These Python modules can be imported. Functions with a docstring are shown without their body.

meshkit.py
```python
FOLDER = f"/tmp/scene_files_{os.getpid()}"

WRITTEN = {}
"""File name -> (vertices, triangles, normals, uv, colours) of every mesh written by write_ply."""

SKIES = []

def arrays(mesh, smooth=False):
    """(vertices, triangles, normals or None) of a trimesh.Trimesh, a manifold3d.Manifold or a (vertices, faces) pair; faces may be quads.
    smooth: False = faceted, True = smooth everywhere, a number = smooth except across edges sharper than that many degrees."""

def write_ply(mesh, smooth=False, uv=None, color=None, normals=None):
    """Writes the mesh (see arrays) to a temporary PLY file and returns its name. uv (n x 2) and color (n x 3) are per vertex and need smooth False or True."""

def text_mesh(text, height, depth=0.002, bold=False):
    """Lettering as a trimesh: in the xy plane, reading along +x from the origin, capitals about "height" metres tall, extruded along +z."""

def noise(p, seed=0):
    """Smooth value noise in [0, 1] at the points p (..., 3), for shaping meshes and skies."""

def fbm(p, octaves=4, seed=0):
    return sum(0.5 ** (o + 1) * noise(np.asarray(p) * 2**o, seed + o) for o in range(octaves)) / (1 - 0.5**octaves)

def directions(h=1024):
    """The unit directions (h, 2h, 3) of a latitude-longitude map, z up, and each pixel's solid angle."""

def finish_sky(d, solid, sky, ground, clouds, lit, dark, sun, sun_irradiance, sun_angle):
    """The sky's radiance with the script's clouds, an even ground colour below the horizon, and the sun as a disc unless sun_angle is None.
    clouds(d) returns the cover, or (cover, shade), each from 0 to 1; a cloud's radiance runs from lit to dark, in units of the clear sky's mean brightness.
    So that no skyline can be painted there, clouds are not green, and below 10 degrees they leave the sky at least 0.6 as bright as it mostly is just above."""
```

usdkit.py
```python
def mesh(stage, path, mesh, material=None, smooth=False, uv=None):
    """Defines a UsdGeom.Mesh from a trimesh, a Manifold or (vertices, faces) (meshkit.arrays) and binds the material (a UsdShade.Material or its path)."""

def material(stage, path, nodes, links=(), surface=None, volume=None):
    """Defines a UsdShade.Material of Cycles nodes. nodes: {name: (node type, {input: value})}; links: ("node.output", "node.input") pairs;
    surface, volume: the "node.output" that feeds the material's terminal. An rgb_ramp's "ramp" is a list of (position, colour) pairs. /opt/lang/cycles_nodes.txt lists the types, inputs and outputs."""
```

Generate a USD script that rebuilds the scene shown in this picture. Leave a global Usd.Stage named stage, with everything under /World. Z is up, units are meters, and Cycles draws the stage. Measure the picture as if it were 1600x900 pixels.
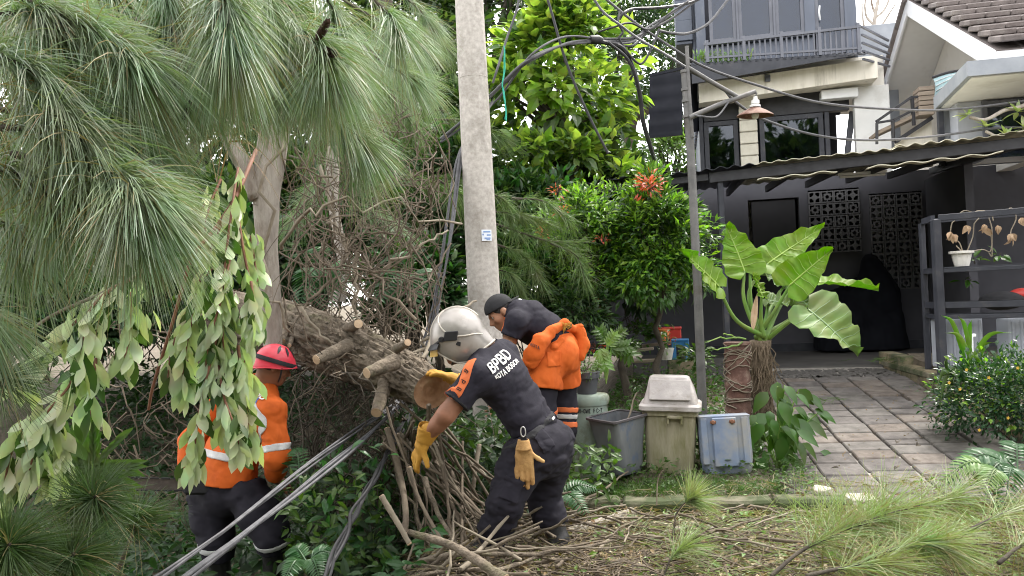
import math, numpy as np, trimesh, shapely, manifold3d, usdkit, meshkit
from pxr import Usd, UsdGeom, UsdLux, UsdShade, Gf, Sdf
from shapely.geometry import Polygon, box as sbox
from scipy.ndimage import map_coordinates
from scipy.sparse import coo_matrix
from scipy.sparse.csgraph import connected_components

stage = Usd.Stage.CreateInMemory()
UsdGeom.Xform.Define(stage, '/World')
UsdGeom.Scope.Define(stage, '/World/Looks')
PI = math.pi
def V3(*a): return np.array(a, float)
def unit(v):
    v = np.asarray(v, float); return v / np.maximum(np.linalg.norm(v, axis=-1, keepdims=True), 1e-9)

# ---------------------------------------------------------------- camera, sky, sun, exposure
FPX, CAM = 1232.0, V3(0, 0, 1.45)               # focal length in pixels of a 1600 wide picture
PITCH, ROLL = math.radians(0.7), math.radians(2.4)
_f = V3(0, math.cos(PITCH), math.sin(PITCH)); _r0 = V3(1, 0, 0); _u0 = np.cross(_r0, _f)
FW = _f; UP = _u0 * math.cos(ROLL) + _r0 * math.sin(ROLL); RT = _r0 * math.cos(ROLL) - _u0 * math.sin(ROLL)
cam = UsdGeom.Camera.Define(stage, '/World/camera')
cam.CreateHorizontalApertureAttr(36.0); cam.CreateVerticalApertureAttr(20.25); cam.CreateFocalLengthAttr(36.0 * FPX / 1600)
cam.CreateClippingRangeAttr(Gf.Vec2f(0.05, 2000)); cam.CreateFStopAttr(0.0); cam.CreateFocusDistanceAttr(4.5)
_m = np.eye(4); _m[0, :3], _m[1, :3], _m[2, :3], _m[3, :3] = RT, UP, -FW, CAM
cam.AddTransformOp().Set(Gf.Matrix4d(*_m.ravel().tolist()))
EXPOSURE = 2.0
cam.CreateExposureAttr(EXPOSURE)
SUN_DIR = unit(V3(0.50, 0.42, 1.05))             # towards the sun, high behind a thin overcast
sun_el = math.asin(SUN_DIR[2]); sun_rot = math.atan2(SUN_DIR[0], SUN_DIR[1])
sun = UsdLux.DistantLight.Define(stage, '/World/sun')
sun.CreateIntensityAttr(0.4); sun.CreateAngleAttr(12.0); sun.CreateNormalizeAttr(True); sun.CreateColorAttr(Gf.Vec3f(1.0, 0.95, 0.88))
_z = SUN_DIR; _x = unit(np.cross(V3(0, 0, 1), _z)); _y = np.cross(_z, _x)
_m = np.eye(4); _m[0, :3], _m[1, :3], _m[2, :3] = _x, _y, _z
sun.AddTransformOp().Set(Gf.Matrix4d(*_m.ravel().tolist()))
skymat = usdkit.material(stage, '/World/Looks/sky_look', {
    'tc': ('texture_coordinate', {}), 'sky': ('sky_texture', {'sky_type': 'single_scattering', 'sun_disc': False, 'sun_elevation': sun_el, 'sun_rotation': sun_rot}),
    'n': ('noise_texture', {'scale': 2.2, 'detail': 5.0, 'roughness': 0.6}),
    'r': ('rgb_ramp', {'ramp': [(0.25, (0.62,) * 3), (0.75, (0.97,) * 3)]}),
    'mx': ('mix_color', {'b': (11.3, 11.1, 10.9), 'use_clamp': False}),
    'bg': ('background_shader', {'strength': 0.078})},
    [('tc.generated', 'n.vector'), ('n.fac', 'r.fac'), ('r.color', 'mx.fac'), ('sky.color', 'mx.a'), ('mx.result', 'bg.color')], surface='bg.background')
dome = UsdLux.DomeLight.Define(stage, '/World/sky')
UsdShade.MaterialBindingAPI.Apply(dome.GetPrim()).Bind(skymat)
dome.GetPrim().SetCustomDataByKey('kind', 'structure')

# ---------------------------------------------------------------- where things stand
def P(px, py, d):
    """The point at camera depth d that the photograph shows at pixel (px, py) of 1600 x 900."""
    px, py, d = (np.asarray(x, float)[..., None] for x in (px, py, d))
    return CAM + d * (FW + (px - 800) / FPX * RT - (py - 450) / FPX * UP)
def ray(px, py): return FW + (px - 800) / FPX * RT - (py - 450) / FPX * UP
HA = math.radians(12)                             # the houses stand turned by this
HU, HV = V3(math.cos(HA), -math.sin(HA), 0), V3(math.sin(HA), math.cos(HA), 0)
def H(u, v, z): return np.asarray(u, float)[..., None] * HU + np.asarray(v, float)[..., None] * HV + np.asarray(z, float)[..., None] * V3(0, 0, 1)
def onv(px, py, v):
    """(u, z) where the sight line of a pixel meets the house plane v."""
    r = ray(px, py); k = (v - CAM @ HV) / (r @ HV); p = CAM + k * r; return p @ HU, p[2]
def onu(px, py, u):
    r = ray(px, py); k = (u - CAM @ HU) / (r @ HU); p = CAM + k * r; return p @ HV, p[2]
DA = math.radians(8)
DU, DV = V3(math.cos(DA), -math.sin(DA), 0), V3(math.sin(DA), math.cos(DA), 0)
KERB = 5.25
def sstep(a, b, x): t = np.clip((x - a) / (b - a), 0, 1); return t * t * (3 - 2 * t)
def ground_z(x, y):
    x, y = np.asarray(x, float), np.asarray(y, float)
    v = x * DV[0] + y * DV[1]; u = x * DU[0] + y * DU[1]
    right = sstep(-0.5, 0.1, u)
    z = right * (sstep(KERB - .02, KERB + .10, v) * 0.09 + 0.115 * np.clip(v - KERB, 0, 4.0))
    z = z - 0.50 * sstep(-0.35, -1.15, x) * sstep(2.0, 3.6, y) * (1 - sstep(6.0, 8.5, y)) + 0.5 * sstep(-0.2, -1.5, x) * sstep(6.5, 10, y)
    z = z + 0.07 * np.exp(-(((x + 0.30) / .40) ** 2 + ((y - 3.95) / .50) ** 2))
    return z
def G(px, py):
    """The point of the ground seen at a pixel."""
    r = ray(px, py); k = np.linspace(1.5, 16, 3000); p = CAM + k[:, None] * r
    i = np.argmax(p[:, 2] <= ground_z(p[:, 0], p[:, 1])); return p[i]

# ---------------------------------------------------------------- prims
TAKEN = {}
def numbered(parent, name):
    k = TAKEN.get((parent, name), -1) + 1; TAKEN[(parent, name)] = k
    return f'{parent}/{name}' + (f'_{k:03d}' if k else '')
class Thing:
    def __init__(s, name, label=None, cat=None, group=None, kind=None, loc=(0, 0, 0)):
        s.loc = np.asarray(loc, float); s.path = numbered('/World', name)
        x = UsdGeom.Xform.Define(stage, s.path); x.AddTranslateOp().Set(Gf.Vec3d(*s.loc.tolist())); s.prim = x.GetPrim(); tag(s.prim, label, cat, group, kind)
def tag(prim, label=None, cat=None, group=None, kind=None):
    for k, t in (('label', label), ('category', cat), ('group', group), ('kind', kind)):
        if t: prim.SetCustomDataByKey(k, t)
class Part:
    def __init__(s, path, loc): s.path, s.loc = path, loc
def vf(m):
    if isinstance(m, (tuple, list)): return np.asarray(m[0], float), np.asarray(m[1], int)
    if hasattr(m, 'to_mesh'):
        q = m.to_mesh(); return np.array(q.vert_properties[:, :3], float), np.array(q.tri_verts, int)
    return np.array(m.vertices, float), np.array(m.faces, int)
def part(name, mesh, mat, parent, smooth=False, label=None, kind=None, attr=None):
    v, f = vf(mesh)
    path = numbered(parent.path, name)
    g = usdkit.mesh(stage, path, (v - parent.loc, f), M[mat], smooth)
    tag(g.GetPrim(), label, None, None, kind)
    if attr is not None:
        UsdGeom.PrimvarsAPI(g).CreatePrimvar('tone', Sdf.ValueTypeNames.FloatArray, 'vertex').Set(np.asarray(attr, np.float32))
    return Part(path, parent.loc)
def solo(name, mesh, mat, label=None, cat=None, group=None, kind=None, smooth=False):
    v, f = vf(mesh); loc = V3(*v.mean(0)[:2], v[:, 2].min())
    path = numbered('/World', name)
    g = usdkit.mesh(stage, path, (v - loc, f), M[mat], smooth); UsdGeom.Xformable(g).AddTranslateOp().Set(Gf.Vec3d(*loc.tolist()))
    tag(g.GetPrim(), label, cat, group, kind); return Part(path, loc)

# ---------------------------------------------------------------- mesh helpers; a mesh is (vertices, triangles)
def cat(ms):
    vs, fs, n = [], [], 0
    for m in ms:
        v, f = vf(m); vs.append(v); fs.append(f + n); n += len(v)
    return np.vstack(vs), np.vstack(fs)
def tri(f): f = np.asarray(f, int); return np.vstack([f[:, [0, 1, 2]], f[:, [0, 2, 3]]])
def frame_box(o, ax, ay, az, b=0.0):
    """A box from corner o along three edge vectors, its edges bevelled by b."""
    o, ax, ay, az = (np.asarray(q, float) for q in (o, ax, ay, az))
    L = [np.linalg.norm(q) for q in (ax, ay, az)]; c = o + (ax + ay + az) / 2
    A = np.array([ax / L[0], ay / L[1], az / L[2]]); h = np.array(L) / 2
    b = min(b, 0.45 * min(h) * 2 * .5)
    if b <= 0:
        s = np.array([[i, j, k] for i in (-1, 1) for j in (-1, 1) for k in (-1, 1)], float) * h
        q = tri([[0, 1, 3, 2], [4, 6, 7, 5], [0, 4, 5, 1], [2, 3, 7, 6], [0, 2, 6, 4], [1, 5, 7, 3]])
    else:
        pts = []
        for i in (-1, 1):
            for j in (-1, 1):
                for k in (-1, 1):
                    sg = np.array([i, j, k], float)
                    for ax_ in range(3):
                        e = h - b; e[ax_] = h[ax_]; pts.append(sg * e)
        hm = trimesh.convex.convex_hull(np.array(pts)); s, q = np.array(hm.vertices), np.array(hm.faces)
    v = c + s @ A
    if np.linalg.det(A) < 0: q = q[:, ::-1]
    return v, q
def hbox(u0, u1, v0, v1, z0, z1, b=0.0):
    """A box in the houses' frame."""
    return frame_box(H(u0, v0, z0), HU * (u1 - u0), HV * (v1 - v0), V3(0, 0, z1 - z0), b)
def bar(a, b, w, t=None, up=(0, 0, 1), bev=0.0):
    """A square bar from a to b, w wide and t high."""
    a, b = np.asarray(a, float), np.asarray(b, float); t = t or w; d = b - a; n = unit(d)
    s = np.cross(n, up); s = unit(s) if np.linalg.norm(s) > 1e-6 else V3(1, 0, 0); q = np.cross(s, n)
    return frame_box(a - s * w / 2 - q * t / 2, d, s * w, q * t, bev)
def tube(pts, r, n=8, cap=True, close=False, jag=None):
    """A tube along points with a radius per point."""
    pts = np.asarray(pts, float); k = len(pts); r = np.broadcast_to(np.asarray(r, float), (k,))
    t = np.gradient(pts, axis=0); t = unit(t)
    s = np.cross(t[0], V3(0.31, 0.22, 0.93)); s = unit(s) if np.linalg.norm(s) > .05 else unit(np.cross(t[0], V3(1, 0, 0)))
    S = []
    for i in range(k):
        s = s - t[i] * (s @ t[i]); s = unit(s); S.append(s)
    S = np.array(S); Q = np.cross(t, S); a = np.linspace(0, 2 * PI, n, endpoint=False)
    rr = np.broadcast_to(r[:, None], (k, n)) * (1 if jag is None else jag)
    v = pts[:, None] + rr[..., None] * (np.cos(a)[None, :, None] * S[:, None] + np.sin(a)[None, :, None] * Q[:, None])
    i, j = np.meshgrid(np.arange(k - 1), np.arange(n), indexing='ij'); j2 = (j + 1) % n
    f = tri(np.stack([i * n + j, i * n + j2, (i + 1) * n + j2, (i + 1) * n + j], -1).reshape(-1, 4))
    v = v.reshape(-1, 3)
    if cap:
        c0, c1 = len(v), len(v) + 1; v = np.vstack([v, pts[:1], pts[-1:]]); jj = np.arange(n)
        f = np.vstack([f, np.stack([np.full(n, c0), (jj + 1) % n, jj], 1), np.stack([np.full(n, c1), (k - 1) * n + jj, (k - 1) * n + (jj + 1) % n], 1)])
    return v, f
def curve(ctrl, n):
    """Catmull-Rom through control points."""
    c = np.asarray(ctrl, float); c = np.vstack([2 * c[0] - c[1], c, 2 * c[-1] - c[-2]]); m = len(c) - 3
    t = np.linspace(0, m - 1e-6, n); i = t.astype(int); f = (t - i)[:, None]; a, b, d, e = c[i], c[i + 1], c[i + 2], c[i + 3]
    return .5 * (2 * b + (d - a) * f + (2 * a - 5 * b + 4 * d - e) * f ** 2 + (3 * b - a - 3 * d + e) * f ** 3)
def lathe(prof, n=32, c=(0, 0, 0), axis=None):
    """Revolves (radius, height) pairs about the vertical, or about an axis."""
    p = np.asarray(prof, float); k = len(p); a = np.linspace(0, 2 * PI, n, endpoint=False)
    v = np.stack([p[:, :1] * np.cos(a), p[:, :1] * np.sin(a), np.repeat(p[:, 1:], n, 1)], -1)
    i, j = np.meshgrid(np.arange(k - 1), np.arange(n), indexing='ij'); j2 = (j + 1) % n
    f = tri(np.stack([i * n + j, i * n + j2, (i + 1) * n + j2, (i + 1) * n + j], -1).reshape(-1, 4))
    v = v.reshape(-1, 3)
    if axis is not None:
        z = unit(axis); x = unit(np.cross(z, V3(.3, .9, .1))); v = v @ np.array([x, np.cross(z, x), z])
    return v + np.asarray(c, float), f
def prism(poly, depth, o=(0, 0, 0), ax=(1, 0, 0), ay=(0, 1, 0), az=None):
    """A shapely polygon (or points) extruded; its x, y and depth run along ax, ay, az."""
    poly = poly if hasattr(poly, 'geom_type') else Polygon(poly)
    ms = [trimesh.creation.extrude_polygon(g, depth, engine='earcut') for g in getattr(poly, 'geoms', [poly])]
    v, f = cat(ms); ax, ay = np.asarray(ax, float), np.asarray(ay, float); az = np.cross(ax, ay) if az is None else np.asarray(az, float)
    A = np.array([ax, ay, az])
    if np.linalg.det(A) < 0: f = f[:, ::-1]
    return np.asarray(o, float) + v @ A, f
def grid_mesh(pts):
    """(k, n, 3) points to a sheet."""
    k, n = pts.shape[:2]; i, j = np.meshgrid(np.arange(k - 1), np.arange(n - 1), indexing='ij')
    return pts.reshape(-1, 3), tri(np.stack([i * n + j, i * n + j + 1, (i + 1) * n + j + 1, (i + 1) * n + j], -1).reshape(-1, 4))
def thick(m, off):
    """A sheet made solid: a copy shifted by off, and the open edge closed."""
    v, f = vf(m); n = len(v); e = np.sort(np.vstack([f[:, [0, 1]], f[:, [1, 2]], f[:, [2, 0]]]), 1)
    d = np.vstack([f[:, [0, 1]], f[:, [1, 2]], f[:, [2, 0]]]); _, ix, ct = np.unique(e, axis=0, return_index=True, return_counts=True)
    b = d[ix[ct == 1]]
    side = tri(np.stack([b[:, 0], b[:, 0] + n, b[:, 1] + n, b[:, 1]], 1)) if len(b) else np.zeros((0, 3), int)
    return np.vstack([v, v + np.asarray(off)]), np.vstack([f, f[:, ::-1] + n, side])
LT = {}
def leaf_t(seg=3, w=.42, fold=.25, droop=.25, tipp=1.0, peak=.45):
    """A leaf lying along +x, one long, folded along its rib and drooping."""
    key = (seg, w, fold, droop, tipp, peak)
    if key not in LT:
        t = np.linspace(0, 1, seg + 1); e = math.log(.5) / math.log(peak)
        h = w / 2 * np.maximum(np.sin(PI * t ** e), 0) ** tipp; z = -droop * t ** 2; x = t * (1 - .25 * droop)
        v = np.vstack([np.stack([x, 0 * t, z], 1)] + [np.stack([x, s * h, z + fold * h], 1) for s in (1, -1)])
        n = seg + 1; f = []
        for i in range(seg):
            a, b = [i, i + 1, n + i + 1, n + i], [2 * n + i, 2 * n + i + 1, i + 1, i]
            for q in (a, b):
                if i == 0: f.append([q[0], q[1], q[2]] if q is a else [q[3], q[1], q[2]])
                elif i == seg - 1: f.append([q[0], q[1], q[3]])
                else: f += [[q[0], q[1], q[2]], [q[0], q[2], q[3]]]
        LT[key] = v, np.array(f)
    return LT[key]
def leaves(pos, d, nrm, L, T):
    """Many leaves at once."""
    tv, tf = T; d = unit(d); s = unit(np.cross(nrm, d)); n = np.cross(d, s); L = np.broadcast_to(L, (len(pos),))[:, None, None]
    v = pos[:, None] + L * (tv[None, :, :1] * d[:, None] + tv[None, :, 1:2] * s[:, None] + tv[None, :, 2:] * n[:, None])
    return v.reshape(-1, 3), (tf[None] + (np.arange(len(pos)) * len(tv))[:, None, None]).reshape(-1, 3)
def needles(pos, d, L, w, droop, rg, seg=3):
    """Pine needles: flat tapering ribbons that bend under their weight."""
    n = len(pos); d = unit(d); L = np.broadcast_to(L, (n,)); t = np.linspace(0, 1, seg + 1)
    g = np.array([0, 0, -1.0]); droop = np.broadcast_to(droop, (n,))
    c = pos[:, None] + L[:, None, None] * (t[None, :, None] * d[:, None] + (droop[:, None] * t[None] ** 2)[..., None] * g)
    s = unit(np.cross(d, rg.normal(size=(n, 3)))); hw = (w / 2 * (1 - .75 * t ** 2))[None, :, None]
    v = np.stack([c + s[:, None] * hw, c - s[:, None] * hw], 2).reshape(n, -1, 3); k = 2 * (seg + 1)
    f = []
    for i in range(seg): f += [[2 * i, 2 * i + 1, 2 * i + 3], [2 * i, 2 * i + 3, 2 * i + 2]]
    f = np.array(f)
    return v.reshape(-1, 3), (f[None] + (np.arange(n) * k)[:, None, None]).reshape(-1, 3)
def stick(a, b, r0, r1, rg, bend=.06, n=7, sides=6, kink=.02):
    a, b = np.asarray(a, float), np.asarray(b, float); L = np.linalg.norm(b - a); t = np.linspace(0, 1, n)
    o = rg.normal(size=3) * bend * L; p = a + (b - a) * t[:, None] + np.sin(PI * t)[:, None] * o + rg.normal(size=(n, 3)) * kink * L * np.sin(PI * t)[:, None] ** .5
    return tube(p, np.linspace(r0, r1, n) * (1 + .12 * rg.normal(size=n)), sides)
def conform(m, lift, fld):
    """Moves the mesh's points on to a field's zero level, lift above it."""
    v, f = vf(m)
    for _ in range(8):
        d, g = fld.at(v); v = v - g * np.clip(d - lift, -.02, .02)[:, None]
    return v, f
def refine(m, L):
    v, f = vf(m); v, f = trimesh.remesh.subdivide_to_size(v, f, L, max_iter=12)[:2]; return v, f
def letters(text, h, o, ax, ay, depth=.002, bold=False, center=True):
    v, f = vf(meshkit.text_mesh(text, h, depth, bold)); az = np.cross(ax, ay)
    if center: v[:, 0] -= (v[:, 0].min() + v[:, 0].max()) / 2
    return np.asarray(o, float) + v @ np.array([unit(ax), unit(ay), unit(az)]), f

# ---------------------------------------------------------------- smooth solid fields, for bodies and cloth
class Field:
    def __init__(s, lo, hi, h):
        s.lo, s.h = np.asarray(lo, float), h; s.n = np.ceil((np.asarray(hi) - s.lo) / h).astype(int) + 1; s.D = np.full(s.n, 1.0)
    def sub(s, lo, hi):
        a = np.clip(np.floor((np.asarray(lo) - s.lo) / s.h).astype(int), 0, s.n); b = np.clip(np.ceil((np.asarray(hi) - s.lo) / s.h).astype(int) + 1, 0, s.n)
        sl = tuple(slice(x, y) for x, y in zip(a, b)); ax = [s.lo[i] + s.h * np.arange(a[i], b[i]) for i in range(3)]
        return sl, np.stack(np.meshgrid(*ax, indexing='ij'), -1)
    def put(s, sl, d, k):
        o = s.D[sl]
        if k > 0: q = np.clip(.5 + .5 * (o - d) / k, 0, 1); s.D[sl] = o * (1 - q) + d * q - k * q * (1 - q)
        else: s.D[sl] = np.minimum(o, d)
    def cone(s, a, b, ra, rb=None, k=.03, flat=None, f=1.0):
        """A limb from a to b; flat: an axis along which it is f times thinner."""
        a, b = np.asarray(a, float), np.asarray(b, float); rb = ra if rb is None else rb; R = max(ra, rb) + k + .06
        sl, p = s.sub(np.minimum(a, b) - R, np.maximum(a, b) + R)
        if p.size == 0: return s
        d = b - a; q = p - a; h = np.clip((q @ d) / max(d @ d, 1e-9), 0, 1); q = q - h[..., None] * d
        if flat is not None: n = unit(flat); q = q + (q @ n)[..., None] * n * (f - 1)
        s.put(sl, np.linalg.norm(q, axis=-1) - (ra + (rb - ra) * h), k); return s
    def chain(s, pts, rs, k=.02, **kw):
        for i in range(len(pts) - 1): s.cone(pts[i], pts[i + 1], rs[i], rs[i + 1], k, **kw)
        return s
    def ball(s, c, rad, A=None, k=.02):
        """An ellipsoid with radii rad along the rows of A."""
        c, rad = np.asarray(c, float), np.asarray(rad, float); A = np.eye(3) if A is None else np.asarray(A); R = rad.max() + k + .05
        sl, p = s.sub(c - R, c + R)
        if p.size == 0: return s
        q = (p - c) @ A.T; k0 = np.linalg.norm(q / rad, axis=-1); k1 = np.linalg.norm(q / rad ** 2, axis=-1)
        s.put(sl, np.where(k0 < .3, -.7 * rad.min(), k0 * (k0 - 1) / np.maximum(k1, 1e-6)), k); return s
    def pts(s): return np.stack(np.meshgrid(*[s.lo[i] + s.h * np.arange(s.n[i]) for i in range(3)], indexing='ij'), -1)
    def cut(s, p, n, k=0.0):
        """Keeps what lies behind the plane."""
        d = (s.pts() - np.asarray(p)) @ unit(n); s.D = np.maximum(s.D, d); return s
    def ripple(s, amp, freq, A=None, seed=0, where=None, ridge=False):
        m = np.abs(s.D) < .045; q = s.lo + s.h * np.argwhere(m); w = 1 if where is None else where(q); q = q if A is None else q @ np.asarray(A).T
        n = meshkit.fbm(q * freq, 3, seed) - .5; s.D[m] += amp * 2 * ((.12 - np.minimum(np.abs(n), .12)) * 4 - .2 if ridge else n) * w; return s
    def copy(s): o = Field.__new__(Field); o.lo, o.h, o.n, o.D = s.lo, s.h, s.n, s.D.copy(); return o
    def at(s, p):
        q = ((p - s.lo) / s.h).T; d = map_coordinates(s.D, q, order=1, mode='nearest'); g = []
        for i in range(3):
            e = np.zeros((3, 1)); e[i] = 1; g.append(map_coordinates(s.D, q + e, order=1, mode='nearest') - map_coordinates(s.D, q - e, order=1, mode='nearest'))
        return d, unit(np.stack(g, 1))
    def mesh(s, relax=1):
        """Surface nets."""
        D = s.D; neg = D < 0; nx, ny, nz = D.shape; idx = np.full((nx - 1, ny - 1, nz - 1), -1)
        cs = [(i, j, k) for i in (0, 1) for j in (0, 1) for k in (0, 1)]
        sh = lambda A, c: A[c[0]:nx - 1 + c[0], c[1]:ny - 1 + c[1], c[2]:nz - 1 + c[2]]
        cnt = sum(sh(neg, c).astype(np.int8) for c in cs); act = (cnt > 0) & (cnt < 8); ids = np.argwhere(act); idx[act] = np.arange(len(ids))
        acc, w = np.zeros((len(ids), 3)), np.zeros(len(ids)); val = {c: sh(D, c)[act] for c in cs}
        for a in cs:
            for ax in range(3):
                if a[ax] == 0:
                    b = list(a); b[ax] = 1; b = tuple(b); da, db = val[a], val[b]; m = (da < 0) != (db < 0)
                    t = np.where(m, da / np.where(m, da - db, 1), 0); p = np.array(a, float) + t[:, None] * (np.array(b) - np.array(a)); acc[m] += p[m]; w[m] += 1
        v = s.lo + s.h * (ids + acc / w[:, None]); F = []
        for ax in range(3):
            o1, o2 = [(1, 2), (2, 0), (0, 1)][ax]; A = [slice(1, -1)] * 3; A[ax] = slice(0, None)
            lo = [slice(1, n - 1) for n in D.shape]; lo[ax] = slice(0, D.shape[ax] - 1); hi = list(lo); hi[ax] = slice(1, D.shape[ax])
            a, b = neg[tuple(lo)], neg[tuple(hi)]; e = np.argwhere(a != b); st = a[a != b]
            base = e.copy()
            for q in range(3):
                if q != ax: base[:, q] += 1
            def cell(d1, d2):
                c = base.copy(); c[:, o1] -= d1; c[:, o2] -= d2; return idx[c[:, 0], c[:, 1], c[:, 2]]
            q = np.stack([cell(1, 1), cell(0, 1), cell(0, 0), cell(1, 0)], 1); q[~st] = q[~st][:, ::-1]; F.append(q)
        f = tri(np.vstack(F)); f = f[(f >= 0).all(1)]
        L = coo_matrix((np.ones(len(f) * 2), (np.r_[f[:, 0], f[:, 1]], np.r_[f[:, 1], f[:, 2]])), (len(v), len(v))); _, lab = connected_components(L, False); big = np.bincount(lab[f[:, 0]]); f = f[big[lab[f[:, 0]]] > .06 * big.max()]
        used = np.unique(f); re = np.zeros(len(v), int); re[used] = np.arange(len(used)); v, f = v[used], re[f]
        if relax:
            e = np.vstack([f[:, [0, 1]], f[:, [1, 2]], f[:, [2, 0]]]); n = len(v); L = coo_matrix((np.ones(2 * len(e)), (np.r_[e[:, 0], e[:, 1]], np.r_[e[:, 1], e[:, 0]])), (n, n)).tocsr(); dg = np.maximum(np.asarray(L.sum(1)), 1)
            for _ in range(2 * relax):
                for lm in (.5, -.52): v = v + lm * (L @ v / dg - v)
        return v, f
# ---------------------------------------------------------------- materials
M = {}
def look(name, c1, c2=None, scale=4.0, rough=.7, bump=0.0, bscale=None, metal=0.0, spec=.4, stretch=(1, 1, 1), c3=None, s3=1.0, t3=(.5, .7), isl=0.0, lo=.3, hi=.7, bdist=.01, coat=0.0, extra=None):
    """Two tones mixed by noise, a third in blotches, grain in relief; isl varies each loose piece."""
    c2 = c1 if c2 is None else c2
    N = {'g': ('geometry', {}), 'mp': ('mapping', {'scale': stretch}), 'n': ('noise_texture', {'scale': scale, 'detail': 6.0, 'roughness': .62}),
         'r': ('rgb_ramp', {'ramp': [(lo, c1), (hi, c2)]}), 'p': ('principled_bsdf', {'roughness': rough, 'metallic': metal, 'specular_ior_level': spec, 'coat_weight': coat})}
    Lk = [('g.position', 'mp.vector'), ('mp.vector', 'n.vector'), ('n.fac', 'r.fac')]; out = 'r.color'
    if c3 is not None:
        N['n3'] = ('noise_texture', {'scale': s3, 'detail': 7.0, 'roughness': .68}); N['r3'] = ('rgb_ramp', {'ramp': [(t3[0], (0, 0, 0)), (t3[1], (1, 1, 1))]}); N['m3'] = ('mix_color', {'b': c3})
        Lk += [('mp.vector', 'n3.vector'), ('n3.fac', 'r3.fac'), ('r3.color', 'm3.fac'), (out, 'm3.a')]; out = 'm3.result'
    if isl:
        N['ir'] = ('map_range', {'from_min': 0.0, 'from_max': 1.0, 'to_min': 1 - isl, 'to_max': 1 + isl}); N['hv'] = ('hsv', {})
        Lk += [('g.random_per_island', 'ir.value'), ('ir.result', 'hv.value'), (out, 'hv.color')]; out = 'hv.color'
    if bump:
        N['nb'] = ('noise_texture', {'scale': bscale or scale * 6, 'detail': 5.0, 'roughness': .65}); N['b'] = ('bump', {'strength': bump, 'distance': bdist})
        Lk += [('mp.vector', 'nb.vector'), ('nb.fac', 'b.height'), ('b.normal', 'p.normal')]
    Lk.append((out, 'p.base_color'))
    M[name] = usdkit.material(stage, '/World/Looks/' + name, N, Lk, surface='p.BSDF')
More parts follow.
